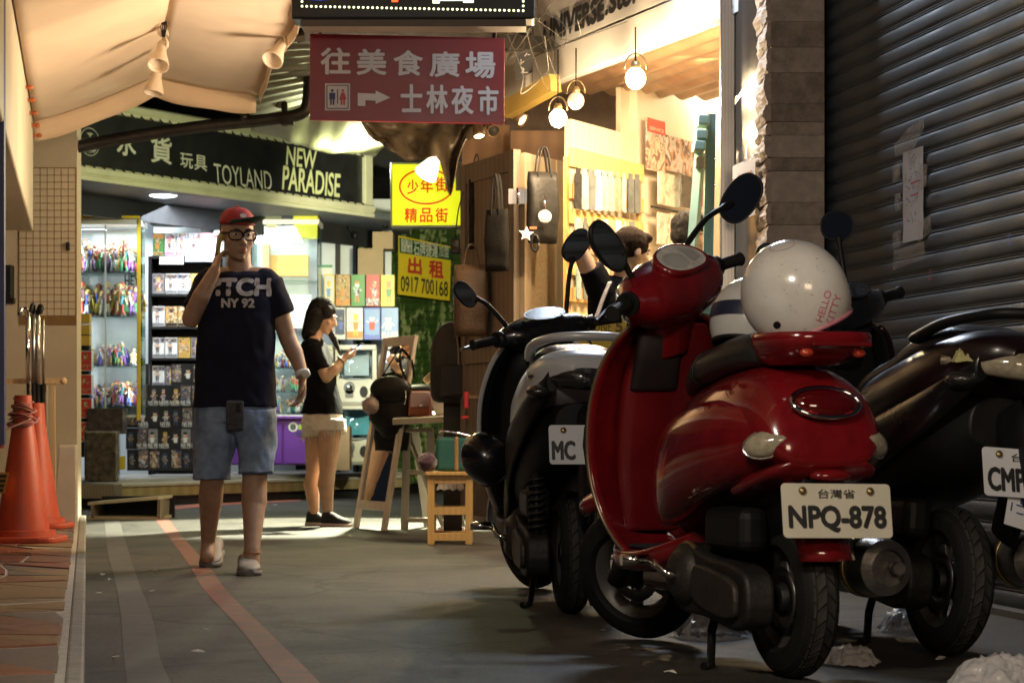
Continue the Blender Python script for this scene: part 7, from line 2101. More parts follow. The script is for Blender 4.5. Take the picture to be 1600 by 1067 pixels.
def shoe(par, heel, toe, w_, h_, upper, sole, open_top=True):
    heel, toe = V(heel), V(toe)
    d = (toe - heel); L = d.length; d.normalize(); s = d.cross(UP).normalized()
    up = s.cross(d)
    rings = []
    for a, hw, top in cr([(-.02, .4, .35), (.05, .75, .95), (.22, .85, 1.0), (.42, .82, .9), (.62, .98, .66), (.82, .98, .52), (.95, .7, .40), (1.02, .3, .25)], 3):
        ring = []
        for k in range(20):
            t = 2 * math.pi * k / 20
            ring.append(heel + d * (a * L) + s * (hw * w_ / 2 * math.copysign(abs(math.cos(t)) ** .8, math.cos(t))) + up * (.012 + (top * h_ * .5) * (1 + math.sin(t))))
        rings.append(ring)
    mb = MB(); mb.loft(rings); o = mb.build('shoe', upper, par, fix=True)
    rings = []
    for a, hw in cr([(-.04, .4), (.04, .82), (.25, .92), (.45, .88), (.65, 1.05), (.84, 1.05), (.97, .75), (1.04, .3)], 3):
        rings.append([heel + d * (a * L) + s * (hw * w_ / 2 * x) + up * z for x, z in ((-1, .0), (-1.03, .022), (-.6, .026), (.6, .026), (1.03, .022), (1, .0))])
    mb = MB(); mb.loft(rings); mb.build('sole', sole, o, fix=True)
    return o

# ------------------------------------------------------------------ the walking man
def man():
    m = lambda x, y, d=0.0: P(x, y, 10.75 + d)
    e = thing('person', 'man in red cap and navy T-shirt walking while talking on a phone', 'person', m(365, 892))
    HM_ = head_frame(m(371, 367, -.03), math.radians(180 + 22), math.radians(-6), 0) 
    pr = head_prims(HM_, 1.03)
    pr += [('cap', m(374, 396, .02), m(374, 432, .03), .053, .062), ('cap', m(345, 437, .03), m(405, 437, .03), .06, .06)]
    # arm holding the phone
    pr += [('cap', m(323, 446, .02), m(299, 497, -.06), .055, .045), ('cap', m(299, 497, -.06), m(315, 462, -.12), .045, .043), ('cap', m(315, 462, -.12), m(335, 424, -.12), .042, .029)]
    pr += hand_prims(m(335, 425, -.12), m(341, 396, -.07) - m(335, 425, -.12), V((.75, .65, .1)), .98, .42, 1)
    # hanging arm
    pr += [('cap', m(424, 446, .02), m(449, 527, .04), .052, .042), ('cap', m(449, 527, .04), m(459, 550, .02), .043, .042), ('cap', m(460, 550, .02), m(473, 586, -.02), .041, .028)]
    pr += hand_prims(m(473, 588, -.02), V((-.02, -.12, -1)), V((-.85, -.4, .1)), 1.0, .32, -1)
    # legs
    pr += [('cap', m(342, 660, .03), m(332, 742, .0), .080, .060), ('cap', m(332, 742, .0), m(329, 782, .10), .056, .059), ('cap', m(329, 782, .1), m(325, 848, .26), .055, .034), ('cap', m(326, 848, .26), m(324, 868, .22), .037, .038)]
    pr += [('cap', m(398, 660, .0), m(398, 738, -.07), .085, .062), ('cap', m(398, 738, -.07), m(397, 785, -.10), .058, .061), ('cap', m(397, 785, -.10), m(394, 856, -.22), .057, .037), ('cap', m(394, 856, -.22), m(393, 882, -.24), .038, .038)]
    pr += [('cap', m(368, 560, .02), m(368, 640, .02), .10, .12)]
    skin_link(voxel_body(pr, 'body', .0055, 5), 'body', M_SKIN, e)
    face_parts(HM_, e, 1.03)
    # T-shirt
    tp = [ringloft([(m(376, 425, .03), .082, .06), (m(375, 431, .03), .13, .085), (m(373, 442, .03), .168, .100), (m(371, 460, .02), .182, .118), (m(370, 510, .01), .184, .128), (m(368, 560, .01), .184, .125), (m(367, 605, .01), .192, .132), (m(367, 636, .01), .20, .14)], 34, 2.4),
          ('con', m(330, 442, .02), m(305, 486, -.05), (.078, .078), (.068, .070), (1, 0, 0)), ('cap', m(330, 442, .03), m(326, 448, .02), .078, .078),
          ('con', m(418, 442, .02), m(440, 493, .035), (.076, .078), (.066, .070), (1, 0, 0)), ('cap', m(414, 443, .03), m(420, 450, .02), .074, .074)]
    tee_me = voxel_body(tp, 't_shirt', .0065, 7, .007, 8)
    bvh = BVHTree.FromPolygons([v.co.copy() for v in tee_me.vertices], [list(p.vertices) for p in tee_me.polygons])
    tee = skin_link(tee_me, 't_shirt', M_TEE, e)
    def on_shirt(items, nm, m_):
        mb = MB()
        for s_, x0, x1, y0, y1, bo in items:
            a, b = m(x0, y1), m(x1, y0)
            vs, fs_ = text_geo(s_, 0)
            for k, (ox, oz) in enumerate([(0, 0)] + [(bo * math.cos(t), bo * math.sin(t)) for t in [math.pi * q / 3 for q in range(6)]] if bo else [(0, 0)]):
                pts = []
                for v in vs:
                    x = (a.x + b.x) / 2 + v.x * (b.x - a.x) + ox; z = (a.z + b.z) / 2 + v.y * (b.z - a.z) + oz
                    h = bvh.ray_cast(V((x, 9.5, z)), V((0, 1, 0)))
                    pts.append((h[0] + V((0, -.004 - .0002 * k, 0))) if h[0] else V((x, 10.6, z)))
                mb.add(pts, fs_)
        mb.build(nm, m_, tee)
    lt = mat('shirt_print', (.52, .50, .52), .8, vary=.15, scale=60)
    on_shirt([('FITCH', 325, 424, 437, 463, .006)], 'lettering', lt)
    on_shirt([('NY 92', 351, 401, 469, 482, .003)], 'lettering', lt)
    # denim shorts
    sp = [ringloft([(m(368, 606, .02), .175, .115), (m(368, 630, .02), .185, .125), (m(368, 660, .02), .195, .135)], 30),
          ringloft([(m(345, 640, .03), .122, .13), (m(337, 680, .02), .108, .12), (m(333, 715, .01), .094, .105), (m(331, 748, .02), .087, .10)], 26, 2.2),
          ringloft([(m(391, 640, .0), .122, .13), (m(399, 680, -.02), .102, .12), (m(401, 715, -.05), .088, .105), (m(400, 739, -.07), .082, .10)], 26, 2.2)]
    skin_link(voxel_body(sp, 'denim_shorts', .0065, 5, .010, 9), 'denim_shorts', M_DENIM, e)
    for (c0, c1, r_) in ((m(331, 746, .02), m(331, 749, .02), .089), (m(400, 737, -.07), m(400, 740, -.07), .084)):
        mb = MB(); mb.tube([c0, c1], r_, 28); mb.build('shorts_hem', mat('hem_denim', (.08, .12, .2), .85, vary=.3, scale=30), e)
    # clogs
    CL = mat('grey_clog', (.28, .26, .24), .6, vary=.12, scale=10, bump=.1); SO = mat('clog_sole', (.17, .16, .15), .7)
    shoe(e, V((m(333, 0, .36).x, 11.22, .055)), V((m(317, 0, .0).x, 10.98, .0)), .105, .085, CL, SO)
    shoe(e, V((m(390, 0, 0).x, 10.62, .0)), V((m(405, 0, 0).x, 10.37, .0)), .105, .085, CL, SO)
    mb = MB(); c = m(394, 862, -.225); mb.tube([c + V((.040 * math.cos(t), .040 * math.sin(t), .004 * math.sin(t))) for t in [2 * math.pi * k / 20 for k in range(21)]], .003, 6); mb.build('anklet', cmat((.35, .12, .05), .5), e)
    # cap
    C_RED = mat('cap_red', (.30, .022, .028), .85, vary=.15, bump=.1, bscale=200); C_GRN = mat('cap_green', (.016, .06, .03), .85, vary=.2, bump=.1, bscale=200)
    rings = []
    for i in range(10):
        a = math.pi / 2 * i / 9.0
        rr = math.cos(a) ** .8 if i < 9 else .02
        rings.append([HM_ @ V((.084 * rr * math.cos(t), -.012 + .106 * rr * math.sin(t), .048 + .082 * math.sin(a))) for t in [2 * math.pi * k / 28 for k in range(28)]])
    mb = MB(); mb.loft(rings); cp = mb.build('cap', C_RED, e, fix=True)
    BR = HM_ @ Matrix.Rotation(math.radians(30), 4, 'Z')
    vs = []; fs_ = []
    for i in range(7):
        for j in range(13):
            a = -1 + 2 * j / 12
            q = i / 6
            y = .075 * math.cos(a * 1.15) + q * (.088 * math.sqrt(max(0, 1 - a * a * .96)) + .004)
            vs.append(BR @ V((.090 * a * (1 - .05 * q), y - .004, .054 + .040 * q - .022 * a * a * q)))
    for i in range(6):
        for j in range(12):
            k = i * 13 + j; fs_.append((k, k + 1, k + 14, k + 13))
    mb = MB(); mb.add(vs, fs_, 0, True); o = mb.build('cap_brim', C_GRN, cp); q = o.modifiers.new('t', 'SOLIDIFY'); q.thickness = .004
    mb = MB(); mb.ball(HM_ @ V((0, -.01, .131)), .008, 8, 5); mb.build('cap_button', C_RED, cp)
    mb = MB(); f_ = HM_ @ frame((.0, .093, .09), (-1, 0, 0), (0, -.45, 1)); disc(mb, f_, 0, 0, .016, .011, .004, 14); mb.build('cap_badge', cmat((.6, .55, .5), .6), cp)
    # glasses
    gl = None
    for s in (-1, 1):
        pts = [HM_ @ V((s * .0345 + .031 * math.copysign(abs(math.cos(t)) ** .6, math.cos(t)), .104 - .0 - .012 * abs((s * .0345 + .031 * math.cos(t)) / .065) ** 2, .0 + .022 * math.copysign(abs(math.sin(t)) ** .7, math.sin(t)))) for t in [2 * math.pi * k / 24 for k in range(25)]]
        mb = MB(); mb.tube(pts, .0042, 6); g = mb.build('glasses_rim', M_BLACK, e)
        mb = MB(); mb.add(pts[:-1], [tuple(range(24))]); mb.build('lens', glass_mat('spectacle', (1, 1, 1), .10), g)
        mb = MB(); mb.tube([HM_ @ V((s * .066, .092, .010)), HM_ @ V((s * .080, .04, .010)), HM_ @ V((s * .082, -.005, .004))], .003, 6, True, 0, None, 1.6); mb.build('temple', M_BLACK, g)
    mb = MB(); mb.tube([HM_ @ V((-.006, .105, .006)), HM_ @ V((.006, .105, .006))], .0035, 6); mb.build('bridge', M_BLACK, e)
    # hair at the sides
    hp = [('ell', HM_ @ V((0, -.03, .02)), (.078, .082, .075), HM_.to_3x3())]
    skin_link(voxel_body(hp, 'hair', .006, 3), 'hair', M_HAIR, e)
    # things he carries
    wt = thing('wristwatch', 'chunky white wristwatch on the wrist of the walking man', 'watch', m(473, 584, -.02))
    c = m(472.5, 584, -.02); ax = (m(473, 588, -.02) - m(462, 553, .015)).normalized()
    q = ax.to_track_quat('Z', 'Y').to_matrix().to_4x4(); q.translation = c
    mb = MB(); mb.lathe([(.031, -.012), (.036, -.012), (.036, .012), (.031, .012)], 24, q, closed=True); mb.build('strap', M_WHITE, wt)
    mb = MB(); mb.lathe([(0, .012), (.019, .012), (.022, .004), (.022, -.004)], 20, Matrix.Translation(c + V((.018, -.034, 0))) @ Matrix.Rotation(math.radians(90), 4, 'X')); mb.build('case', M_WHITE, wt)
    ph = thing('mobile_phone', 'yellow-green cased phone held to the ear of the walking man', 'phone', m(343, 382, -.08))
    F_ = frame(m(341.5, 386, -.05), V((.35, -.9, .1)), V((.12, .1, 1)))
    mb = MB(); mb.box((0, 0, 0), (.066, .135, .010), F_); mb.build('case', cmat((.45, .42, .06), .4), ph, bevel=.004)
    mb = MB(); mb.box((0, 0, .006), (.058, .122, .002), F_); mb.build('screen', M_GLOSSBLK, ph)
    pc = thing('phone_pouch', 'dark furry phone pouch hanging at the waist of the walking man', 'pouch', m(367, 650, -.16))
    F_ = frame(m(367, 649, -.155), (1, 0, 0), UP)
    mb = MB(); mb.box((0, 0, 0), (.082, .138, .024), F_); mb.build('pouch', mat('grey_fur', (.06, .062, .07), .9, vary=.5, scale=60, bump=.8, bscale=110), pc, bevel=.010)
    mb = MB(); mb.box((.018, .035, .013), (.02, .04, .005), F_); mb.build('camera_bump', M_GLOSSBLK, pc, bevel=.003)
man()

# ------------------------------------------------------------------ the girl with the phone
def girl():
    m = lambda x, y, d=0.0: P(x, y, 15.7 + d)
    e = thing('person', 'girl in black T-shirt and cream shorts looking down at her phone', 'person', m(505, 823))
    HG = head_frame(m(505, 494), math.radians(-90 - 8), math.radians(-20), 0)
    pr = head_prims(HG, .98, .95)
    pr += [('cap', m(497, 508, 0), m(491, 532, .0), .046, .05), ('cap', m(491, 536, -.08), m(491, 536, .08), .05, .05)]
    # near arm (towards the camera) and far arm
    pr += [('cap', m(489, 545, -.13), m(510, 590, -.16), .042, .036), ('cap', m(510, 590, -.16), m(523, 576, -.16), .036, .034), ('cap', m(523, 576, -.16), m(535, 561, -.12), .032, .023)]
    pr += hand_prims(m(535, 561, -.12), V((.9, .3, .35)), V((.1, .5, .9)), .9, .45, 1)
    pr += [('cap', m(492, 545, .13), m(516, 592, .14), .042, .036), ('cap', m(516, 592, .14), m(537, 562, .05), .034, .023)]
    pr += hand_prims(m(537, 561, .05), V((.85, -.45, .35)), V((.1, -.5, .9)), .9, .45, -1)
    pr += [('cap', m(515, 665, -.09), m(512, 735, -.09), .088, .058), ('cap', m(512, 735, -.09), m(509, 757, -.08), .054, .058), ('cap', m(509, 757, -.08), m(512, 806, -.08), .055, .034)]
    pr += [('cap', m(495, 665, .08), m(491, 735, .06), .088, .058), ('cap', m(491, 735, .06), m(487, 757, .06), .054, .058), ('cap', m(487, 757, .06), m(491, 803, .05), .055, .034)]
    pr += [('cap', m(502, 600, 0), m(504, 640, 0), .09, .10)]
    skin_link(voxel_body(pr, 'body', .0055, 5), 'body', M_SKINF, e)
    face_parts(HG, e, .98)
    R3 = HG.to_3x3()
    hp = [('ell', HG @ V((0, -.022, .034)), (.083, .102, .094), R3), ('ell', HG @ V((0, -.06, -.02)), (.078, .062, .09), R3), ('ell', HG @ V((-.055, .02, .035)), (.034, .05, .05), R3), ('ell', HG @ V((.055, .02, .035)), (.034, .05, .05), R3),
          ('cap', m(496, 492, 0), m(484, 522, 0), .085, .06), ('cap', m(495, 492, -.045), m(484, 521, -.05), .055, .04), ('cap', m(495, 492, .045), m(486, 521, .05), .055, .04), ('cap', HG @ V((-.06, -.03, .03)), m(486, 520, -.07), .042, .026), ('cap', m(508, 505, .075), m(522, 530, .075), .03, .024), ('cap', m(522, 530, .075), m(531, 552, .06), .024, .010)]
    skin_link(voxel_body(hp, 'hair', .006, 5, .0015, 40), 'hair', M_HAIR, e)
    mb = MB(); rs_ = random.Random(6)
    for k in range(46):
        a = rs_.uniform(-1.5, 1.5); sd = math.sin(a)
        p0 = HG @ V((sd * .082, -.03 - .05 * math.cos(a), .06 + rs_.uniform(-.02, .05)))
        p1 = HG @ V((sd * .092, -.07 - .04 * math.cos(a), -.03)); p2 = m(484 + rs_.uniform(-3, 6), 514 + rs_.uniform(-4, 6), -sd * .075); p3 = m(482 + rs_.uniform(-3, 7), 527 + rs_.uniform(-5, 9), -sd * .08)
        mb.tube(cr([p0, p1, p2, p3], 4), [.007] * 6 + [.005] * 5 + [.002] * 2, 5)
    mb.build('hair_strands', M_HAIR, e)['kind'] = 'stuff'
    tp = [ringloft([(m(490, 529, 0), .055, .07), (m(490, 535, 0), .08, .15), (m(492, 548, 0), .10, .175), (m(496, 575, 0), .118, .165), (m(503, 605, 0), .108, .145), (m(504, 630, 0), .132, .165), (m(503, 647, 0), .146, .188)], 30),
          ('con', m(488, 541, -.13), m(504, 577, -.16), (.062, .066), (.058, .060), (1, 0, 0)), ('con', m(491, 541, .13), m(508, 577, .15), (.062, .066), (.058, .06), (1, 0, 0)), ('cap', m(489, 543, -.12), m(491, 543, .12), .066, .066)]
    skin_link(voxel_body(tp, 't_shirt', .0065, 5, .006, 9), 't_shirt', M_TEEBLK, e)
    sp = [ringloft([(m(503, 636, 0), .125, .155), (m(504, 652, 0), .137, .175), (m(504, 664, 0), .14, .18)], 28), ringloft([(m(513, 655, -.09), .118, .105), (m(515, 672, -.09), .118, .105)], 24, 2.1), ringloft([(m(496, 655, .08), .112, .105), (m(496, 682, .08), .108, .10)], 24, 2.1)]
    skin_link(voxel_body(sp, 'shorts', .0065, 4, .008, 12), 'shorts', M_CREAMD, e)
    mb = MB()
    rr_ = random.Random(3)
    for cx, cy, d, n in ((515, 672, -.09, 44), (496, 681, .08, 36)):
        c = m(cx, cy, d)
        for k in range(n):
            t = 2 * math.pi * k / n
            p = c + V((.112 * math.cos(t), .102 * math.sin(t), .004))
            mb.tube([p, p + V((rr_.uniform(-.012, .012), rr_.uniform(-.01, .01), -rr_.uniform(.015, .045)))], .0028, 4)
    fr_ = mb.build('frayed_hem', M_CREAMD, e); fr_['kind'] = 'stuff'
    SB_ = mat('black_trainer', (.015, .015, .016), .7, vary=.3, bump=.2); SW_ = mat('pink_white_sole', (.55, .43, .40), .6)
    shoe(e, V((m(503, 0, -.09).x, 15.62, 0)), V((m(549, 0, -.1).x, 15.54, 0)), .085, .095, SB_, SW_)
    shoe(e, V((m(479, 0, .05).x, 15.76, 0)), V((m(522, 0, .05).x, 15.72, 0)), .085, .095, SB_, SW_)
    c = m(533, 563, -.125); ax = V((.6, .2, .5)).normalized(); q = ax.to_track_quat('Z', 'Y').to_matrix().to_4x4(); q.translation = c
    br = thing('bracelet', 'beaded bracelet on the wrist of the girl', 'bracelet', c)
    mb = MB(); mb.tube([q @ V((.030 * math.cos(t), .030 * math.sin(t), 0)) for t in [2 * math.pi * k / 20 for k in range(21)]], .007, 6); mb.build('beads', mat('beads', (.35, .28, .2), .3, vary=.6, scale=120), br)
    ph = thing('mobile_phone', 'phone with a lit screen in the hands of the girl', 'phone', m(553, 546, -.04))
    F_ = frame(m(554, 546, -.04), V((.25, 1, 0)), V((.8, -.2, .55)))
    mb = MB(); mb.box((0, 0, 0), (.07, .14, .009), F_); mb.build('body', M_GLOSSBLK, ph, bevel=.003)
    mb = MB(); mb.box((0, 0, .0055), (.06, .12, .001), F_); mb.build('screen', glow('phone_screen', (.75, .85, 1), 1.6), ph)
girl()

# ------------------------------------------------------------------ two people at the bright shop
def woman():
    m = lambda x, y, d=0.0: P(x, y, 11.85 + d)
    e = thing('person', 'woman in black T-shirt raising an arm to her tied-up brown hair', 'person', m(965, 869))
    HW = head_frame(m(988, 393), math.radians(-62), math.radians(-12), 0)
    pr = head_prims(HW, .98, .95)
    pr += [('cap', m(980, 410, 0), m(972, 440, .0), .05, .055), ('cap', m(940, 450, 0), m(1000, 448, .05), .055, .055)]
    pr += [('cap', m(933, 455, -.05), m(904, 385, -.10), .052, .043), ('cap', m(904, 385, -.10), m(925, 374, -.06), .042, .04), ('cap', m(925, 374, -.06), m(952, 378, .02), .037, .026)]
    pr += hand_prims(m(950, 378, .02), V((1, .2, .1)), V((.1, .6, -.7)), .9, .3, 1)
    pr += [('cap', m(1003, 455, .08), m(1012, 520, .06), .05, .042), ('cap', m(1012, 520, .06), m(1015, 580, -.05), .04, .027)]
    for x, d in ((945, -.02), (985, .04)): pr += [('cap', m(x, 680, d), m(x, 780, d), .085, .055), ('cap', m(x, 780, d), m(x, 862, d), .052, .036)]
    pr += [('cap', m(965, 520, 0), m(965, 640, 0), .10, .12)]
    skin_link(voxel_body(pr, 'body', .006, 5), 'body', M_SKINF, e)
    face_parts(HW, e, .98)
    R3 = HW.to_3x3()
    hp = [('ell', HW @ V((0, -.02, .036)), (.083, .102, .092), R3), ('ell', HW @ V((0, -.075, -.01)), (.065, .05, .07), R3), ('cap', HW @ V((0, -.09, .0)), m(948, 388, .05), .045, .028), ('cap', m(948, 388, .05), m(940, 412, .06), .03, .016), ('ell', HW @ V((.0, .05, .085)), (.055, .05, .03), R3)]
    skin_link(voxel_body(hp, 'hair', .006, 4, .003, 30), 'hair', M_HAIRB, e)
    tp = [ringloft([(m(972, 432, .02), .07, .065), (m(970, 442, .02), .15, .09), (m(967, 458, .02), .165, .105), (m(962, 500, .01), .145, .11), (m(960, 570, .01), .14, .11), (m(960, 640, .01), .165, .13)], 28, 2.2, .25), ('con', m(942, 458, -.03), m(922, 418, -.075), (.078, .078), (.066, .066), (1, 0, 0)), ('con', m(1000, 450, .06), m(1010, 500, .07), (.072, .072), (.062, .062), (1, 0, 0))]
    skin_link(voxel_body(tp, 't_shirt', .0065, 5, .006, 9), 't_shirt', M_TEEBLK, e)
    sp = [ringloft([(m(962, 630, 0), .15, .12), (m(964, 670, 0), .17, .14)], 26), ringloft([(m(947, 660, -.02), .10, .11), (m(945, 850, -.02), .06, .07)], 22), ringloft([(m(983, 660, .04), .10, .11), (m(985, 850, .04), .06, .07)], 22)]
    skin_link(voxel_body(sp, 'trousers', .008, 4, .006, 9), 'trousers', M_BAG2, e)
    for x, d in ((945, -.02), (985, .04)):
        c = m(x, 869, d); shoe(e, V((c.x, c.y + .06, 0)), V((c.x + .1, c.y - .14, 0)), .085, .085, M_BLACK, M_WHITE)
    bg = thing('shoulder_bag', 'grey bag on a broad white strap across the back of the woman', 'bag', m(905, 560, -.15))
    mb = MB(); mb.tube(cr([m(953, 441, -.12), m(944, 462, -.13), m(930, 500, -.14), m(915, 535, -.16)], 5), .026, 10, True, 0, None, .25); mb.build('strap', mat('white_strap', (.5, .46, .43), .8, bump=.1), bg)
    mb = MB(); mb.box((0, 0, 0), (.2, .26, .07), frame(m(903, 560, -.16), (1, .2, 0), (-.15, 0, 1))); mb.build('body', mat('grey_cloth', (.16, .15, .145), .8, vary=.2, bump=.2), bg, bevel=.03, seg=3)
woman()
def shopman():
    m = lambda x, y, d=0.0: P(x, y, 12.3 + d)
    e = thing('person', 'man with cropped black hair and glasses standing inside the bright shop', 'person', m(1072, 837))
    HS = head_frame(m(1078, 368), math.radians(-68), math.radians(-8), 0)
    pr = head_prims(HS, 1.02)
    pr += [('cap', m(1072, 385, 0), m(1067, 415, 0), .055, .06), ('cap', m(1040, 425, 0), m(1096, 425, 0), .06, .06)]
    for s, x in ((-1, 1030), (1, 1106)): pr += [('cap', m(x, 432, 0), m(x + 4 * s, 500, 0), .055, .043), ('cap', m(x + 4 * s, 500, 0), m(x + 10, 560, -.12), .042, .03)]
    for x in (1052, 1088): pr += [('cap', m(x, 640, 0), m(x, 750, 0), .085, .06), ('cap', m(x, 750, 0), m(x, 832, 0), .055, .038)]
    pr += [('cap', m(1068, 500, 0), m(1068, 620, 0), .11, .13)]
    skin_link(voxel_body(pr, 'body', .0065, 5), 'body', M_SKIN, e)
    face_parts(HS, e, 1.02)
    R3 = HS.to_3x3()
    hp = [('ell', HS @ V((0, -.018, .048)), (.080, .100, .088), R3), ('ell', HS @ V((0, .03, .105)), (.055, .055, .03), R3), ('ell', HS @ V((0, -.055, .0)), (.07, .055, .07), R3)]
    skin_link(voxel_body(hp, 'hair', .006, 3, .004, 40), 'hair', M_HAIR, e)
    tp = [ringloft([(m(1070, 404, 0), .08, .07), (m(1070, 416, 0), .17, .1), (m(1069, 430, 0), .195, .12), (m(1068, 500, 0), .18, .125), (m(1068, 630, 0), .185, .135)], 28), ('con', m(1036, 424, 0), m(1026, 480, 0), (.08, .08), (.07, .07), (1, 0, 0)), ('con', m(1102, 424, 0), m(1110, 480, 0), (.08, .08), (.07, .07), (1, 0, 0))]
    skin_link(voxel_body(tp, 't_shirt', .0075, 5, .006, 9), 't_shirt', mat('grey_tee', (.09, .085, .08), .9, vary=.2), e)
    sp = [ringloft([(m(1068, 620, 0), .17, .13), (m(1068, 660, 0), .18, .14)], 26), ringloft([(m(1050, 650, 0), .105, .115), (m(1050, 820, 0), .07, .08)], 22), ringloft([(m(1088, 650, 0), .105, .115), (m(1088, 820, 0), .07, .08)], 22)]
    skin_link(voxel_body(sp, 'trousers', .009, 4), 'trousers', M_BAG2, e)
    for x in (1050, 1088):
        c = m(x, 837, 0); shoe(e, V((c.x, c.y + .06, 0)), V((c.x + .1, c.y - .16, 0)), .095, .09, M_BLACK, M_BLACK)
    for s in (-1, 1):
        mb = MB(); mb.tube([HS @ V((s * .066, .092, .010)), HS @ V((s * .080, .04, .010)), HS @ V((s * .082, -.005, .004))], .003, 6); mb.build('temple', M_BLACK, e)
        mb = MB(); mb.tube([HS @ V((s * .034 + .028 * math.cos(t), .103, .0 + .02 * math.sin(t))) for t in [2 * math.pi * k / 18 for k in range(19)]], .003, 6); mb.build('glasses_rim', M_BLACK, e)
shopman()
# ================================================================== HELMETS
def helmet(nm, label, c, r, axis, m_, rimcol, band=None, spin=0):
    q = V(axis).to_track_quat('Z', 'Y').to_matrix().to_4x4() @ Matrix.Rotation(spin, 4, 'Z'); q.translation = c
    e = thing(nm, label, 'helmet', c)
    prof = [(r * math.sin(a) * (1 if a < 1.57 else 1 + .12 * (a - 1.57) ** 1.5), r * 1.06 * math.cos(a)) for a in [2.2 * k / 26 for k in range(27)]]
    n = 48; rings = []
    for i, (pr, h) in enumerate(prof):
        ring = []
        for k in range(n):
            t = 2 * math.pi * k / n
            cut = max(0, (i - 15) / 11) * .30 * r * max(0, math.sin(t)) ** 1.5       # raised front opening
            ring.append(q @ V((pr * .95 * math.cos(t), pr * 1.05 * math.sin(t), h + cut)))
        rings.append(ring)
    mb = MB(); mb.loft(rings, True, False); sh = mb.build('shell', m_, e, fix=True)
    mb = MB(); mb.tube([p for p in rings[-1]] + [rings[-1][0]], .0065, 8); mb.build('rim', rimcol, e)
    inner = [[q.translation + (p - q.translation) * .90 for p in ring] for ring in rings[:-1]]
    mb = MB(); mb.loft(inner, True, False); mb.build('lining', M_BLACK, e)
    if band:
        mb = MB(); mb.loft([[q.translation + (p - q.translation) * 1.012 for p in ring] for ring in rings[band[0]:band[1]]], True, False); mb.build('band', band[2], e)
    vs, fs_ = [], []
    for i, ring in enumerate(rings):
        vs += ring
    for i in range(len(rings) - 1):
        for k in range(n):
            fs_.append((i * n + k, i * n + (k + 1) % n, (i + 1) * n + (k + 1) % n, (i + 1) * n + k))
    return e, q, BVHTree.FromPolygons(vs, fs_)
M_HELM = mat('helmet_white', (.64, .62, .58), .22, vary=.10, scale=9, coat=.6, rvary=.3, col2=(.70, .69, .66))
YHc = 6.03
e, q, bv = helmet('helmet', 'scuffed white helmet with pink lettering on the carrier of the red scooter', P(1242, 462, YHc + .02), .142, (-.42, -.16, 1), M_HELM, cmat((.50, .20, .24), .4), None, math.radians(110))
def on_ball(bv, polys, nm, m_, par):
    """project px outlines on the helmet along the sight of somebody standing behind it"""
    mb = MB()
    for pts in polys:
        out = []
        for x, y in pts:
            a = V((0, 0, EYE)); d = (P(x, y, 6.0) - a).normalized()
            h = bv.ray_cast(a, d)
            if h[0] is not None: out.append(h[0] - d * .0015)
        if len(out) == len(pts): mb.add(out, [tuple(range(len(out)))])
    if mb.v: mb.build(nm, m_, par)
def oval(cx, cy, a, b, rot, n=18): return [(cx + a * math.cos(t) * math.cos(rot) - b * math.sin(t) * math.sin(rot), cy + a * math.cos(t) * math.sin(rot) + b * math.sin(t) * math.cos(rot)) for t in [2 * math.pi * k / n for k in range(n)]]
HPINK = cmat((.42, .13, .26), .4)
on_ball(bv, [oval(1222, 384, 21, 7, -.25)], 'pink_sticker', HPINK, e)
on_ball(bv, [oval(1168, 484, 9, 17, -.35)], 'pink_sticker', HPINK, e)
on_ball(bv, [oval(1214, 508, 6, 6, 0)], 'bolt', M_BLACK, e)
rz = random.Random(8)
on_ball(bv, [oval(rz.uniform(1180, 1290), rz.uniform(400, 520), rz.uniform(.8, 2.6), rz.uniform(.5, 1.0), rz.uniform(0, 3), 7) for _ in range(26)], 'scuff', cmat((.33, .30, .26), .6), e)
for s_, cx, cy in (('HELLO', 1287, 478), ('KITTY', 1302, 484)):
    vs, fs_ = text_geo(s_, 0)
    L_, hgt, an = 50, 11, math.radians(-72)
    polys = []
    for k, (ox, oy) in enumerate(((0, 0), (.35, 0))):
        pts = [(cx + ox + v.x * L_ * math.cos(an) + v.y * hgt * math.sin(an), cy + oy + v.x * L_ * math.sin(an) - v.y * hgt * math.cos(an)) for v in vs]
        polys += [[pts[i] for i in f] for f in fs_]
    on_ball(bv, polys, 'lettering', cmat((.58, .16, .24), .5), e)
helmet('helmet', 'second white helmet with a black and blue band on the seat of the red scooter', P(1178, 500, 6.42), .118, (.15, .2, 1), mat('helmet_white_b', (.60, .59, .56), .25, vary=.08, coat=.5), M_BLACK, (16, 21, cmat((.015, .02, .05), .4)), 2.0)
helmet('helmet', 'black helmet hanging on the silver and black scooter', P(760, 716, 8.75), .10, (-.6, -.5, .6), M_GLOSSBLK, M_BLACK, None, 1.0)

# ================================================================== LEFT SIDE CLUTTER
def cone(label, c, h, rb):
    e = thing('traffic_cone', label, 'traffic cone', c)
    m_ = mat('cone_orange', (.60, .072, .02), .5, vary=.1, scale=6, bump=.15, bscale=25, col2=(.40, .075, .035))
    mb = MB()
    pts = [(rb * 1.25 * math.copysign(abs(math.cos(t)) ** .45, math.cos(t)), rb * 1.25 * math.copysign(abs(math.sin(t)) ** .45, math.sin(t))) for t in [2 * math.pi * k / 32 + .3 for k in range(32)]]
    mb.prism(pts, .03, Matrix.Translation(c)); mb.build('base', m_, e, bevel=.008)
    mb = MB(); mb.lathe([(rb, .028), (rb * .98, .06), (rb * .80, .062), (rb * .33, h * .80), (rb * .31, h * .81), (rb * .26, h), (rb * .2, h), (0, h - .02)], 36, Matrix.Translation(c)); mb.build('body', m_, e, sharp=40)
    return e
ca = G(36, 846, PZ)
e = cone('large orange traffic cone with a sticker and taped top at the front left', ca, .74, .165)
rt = random.Random(2)
mb = MB()
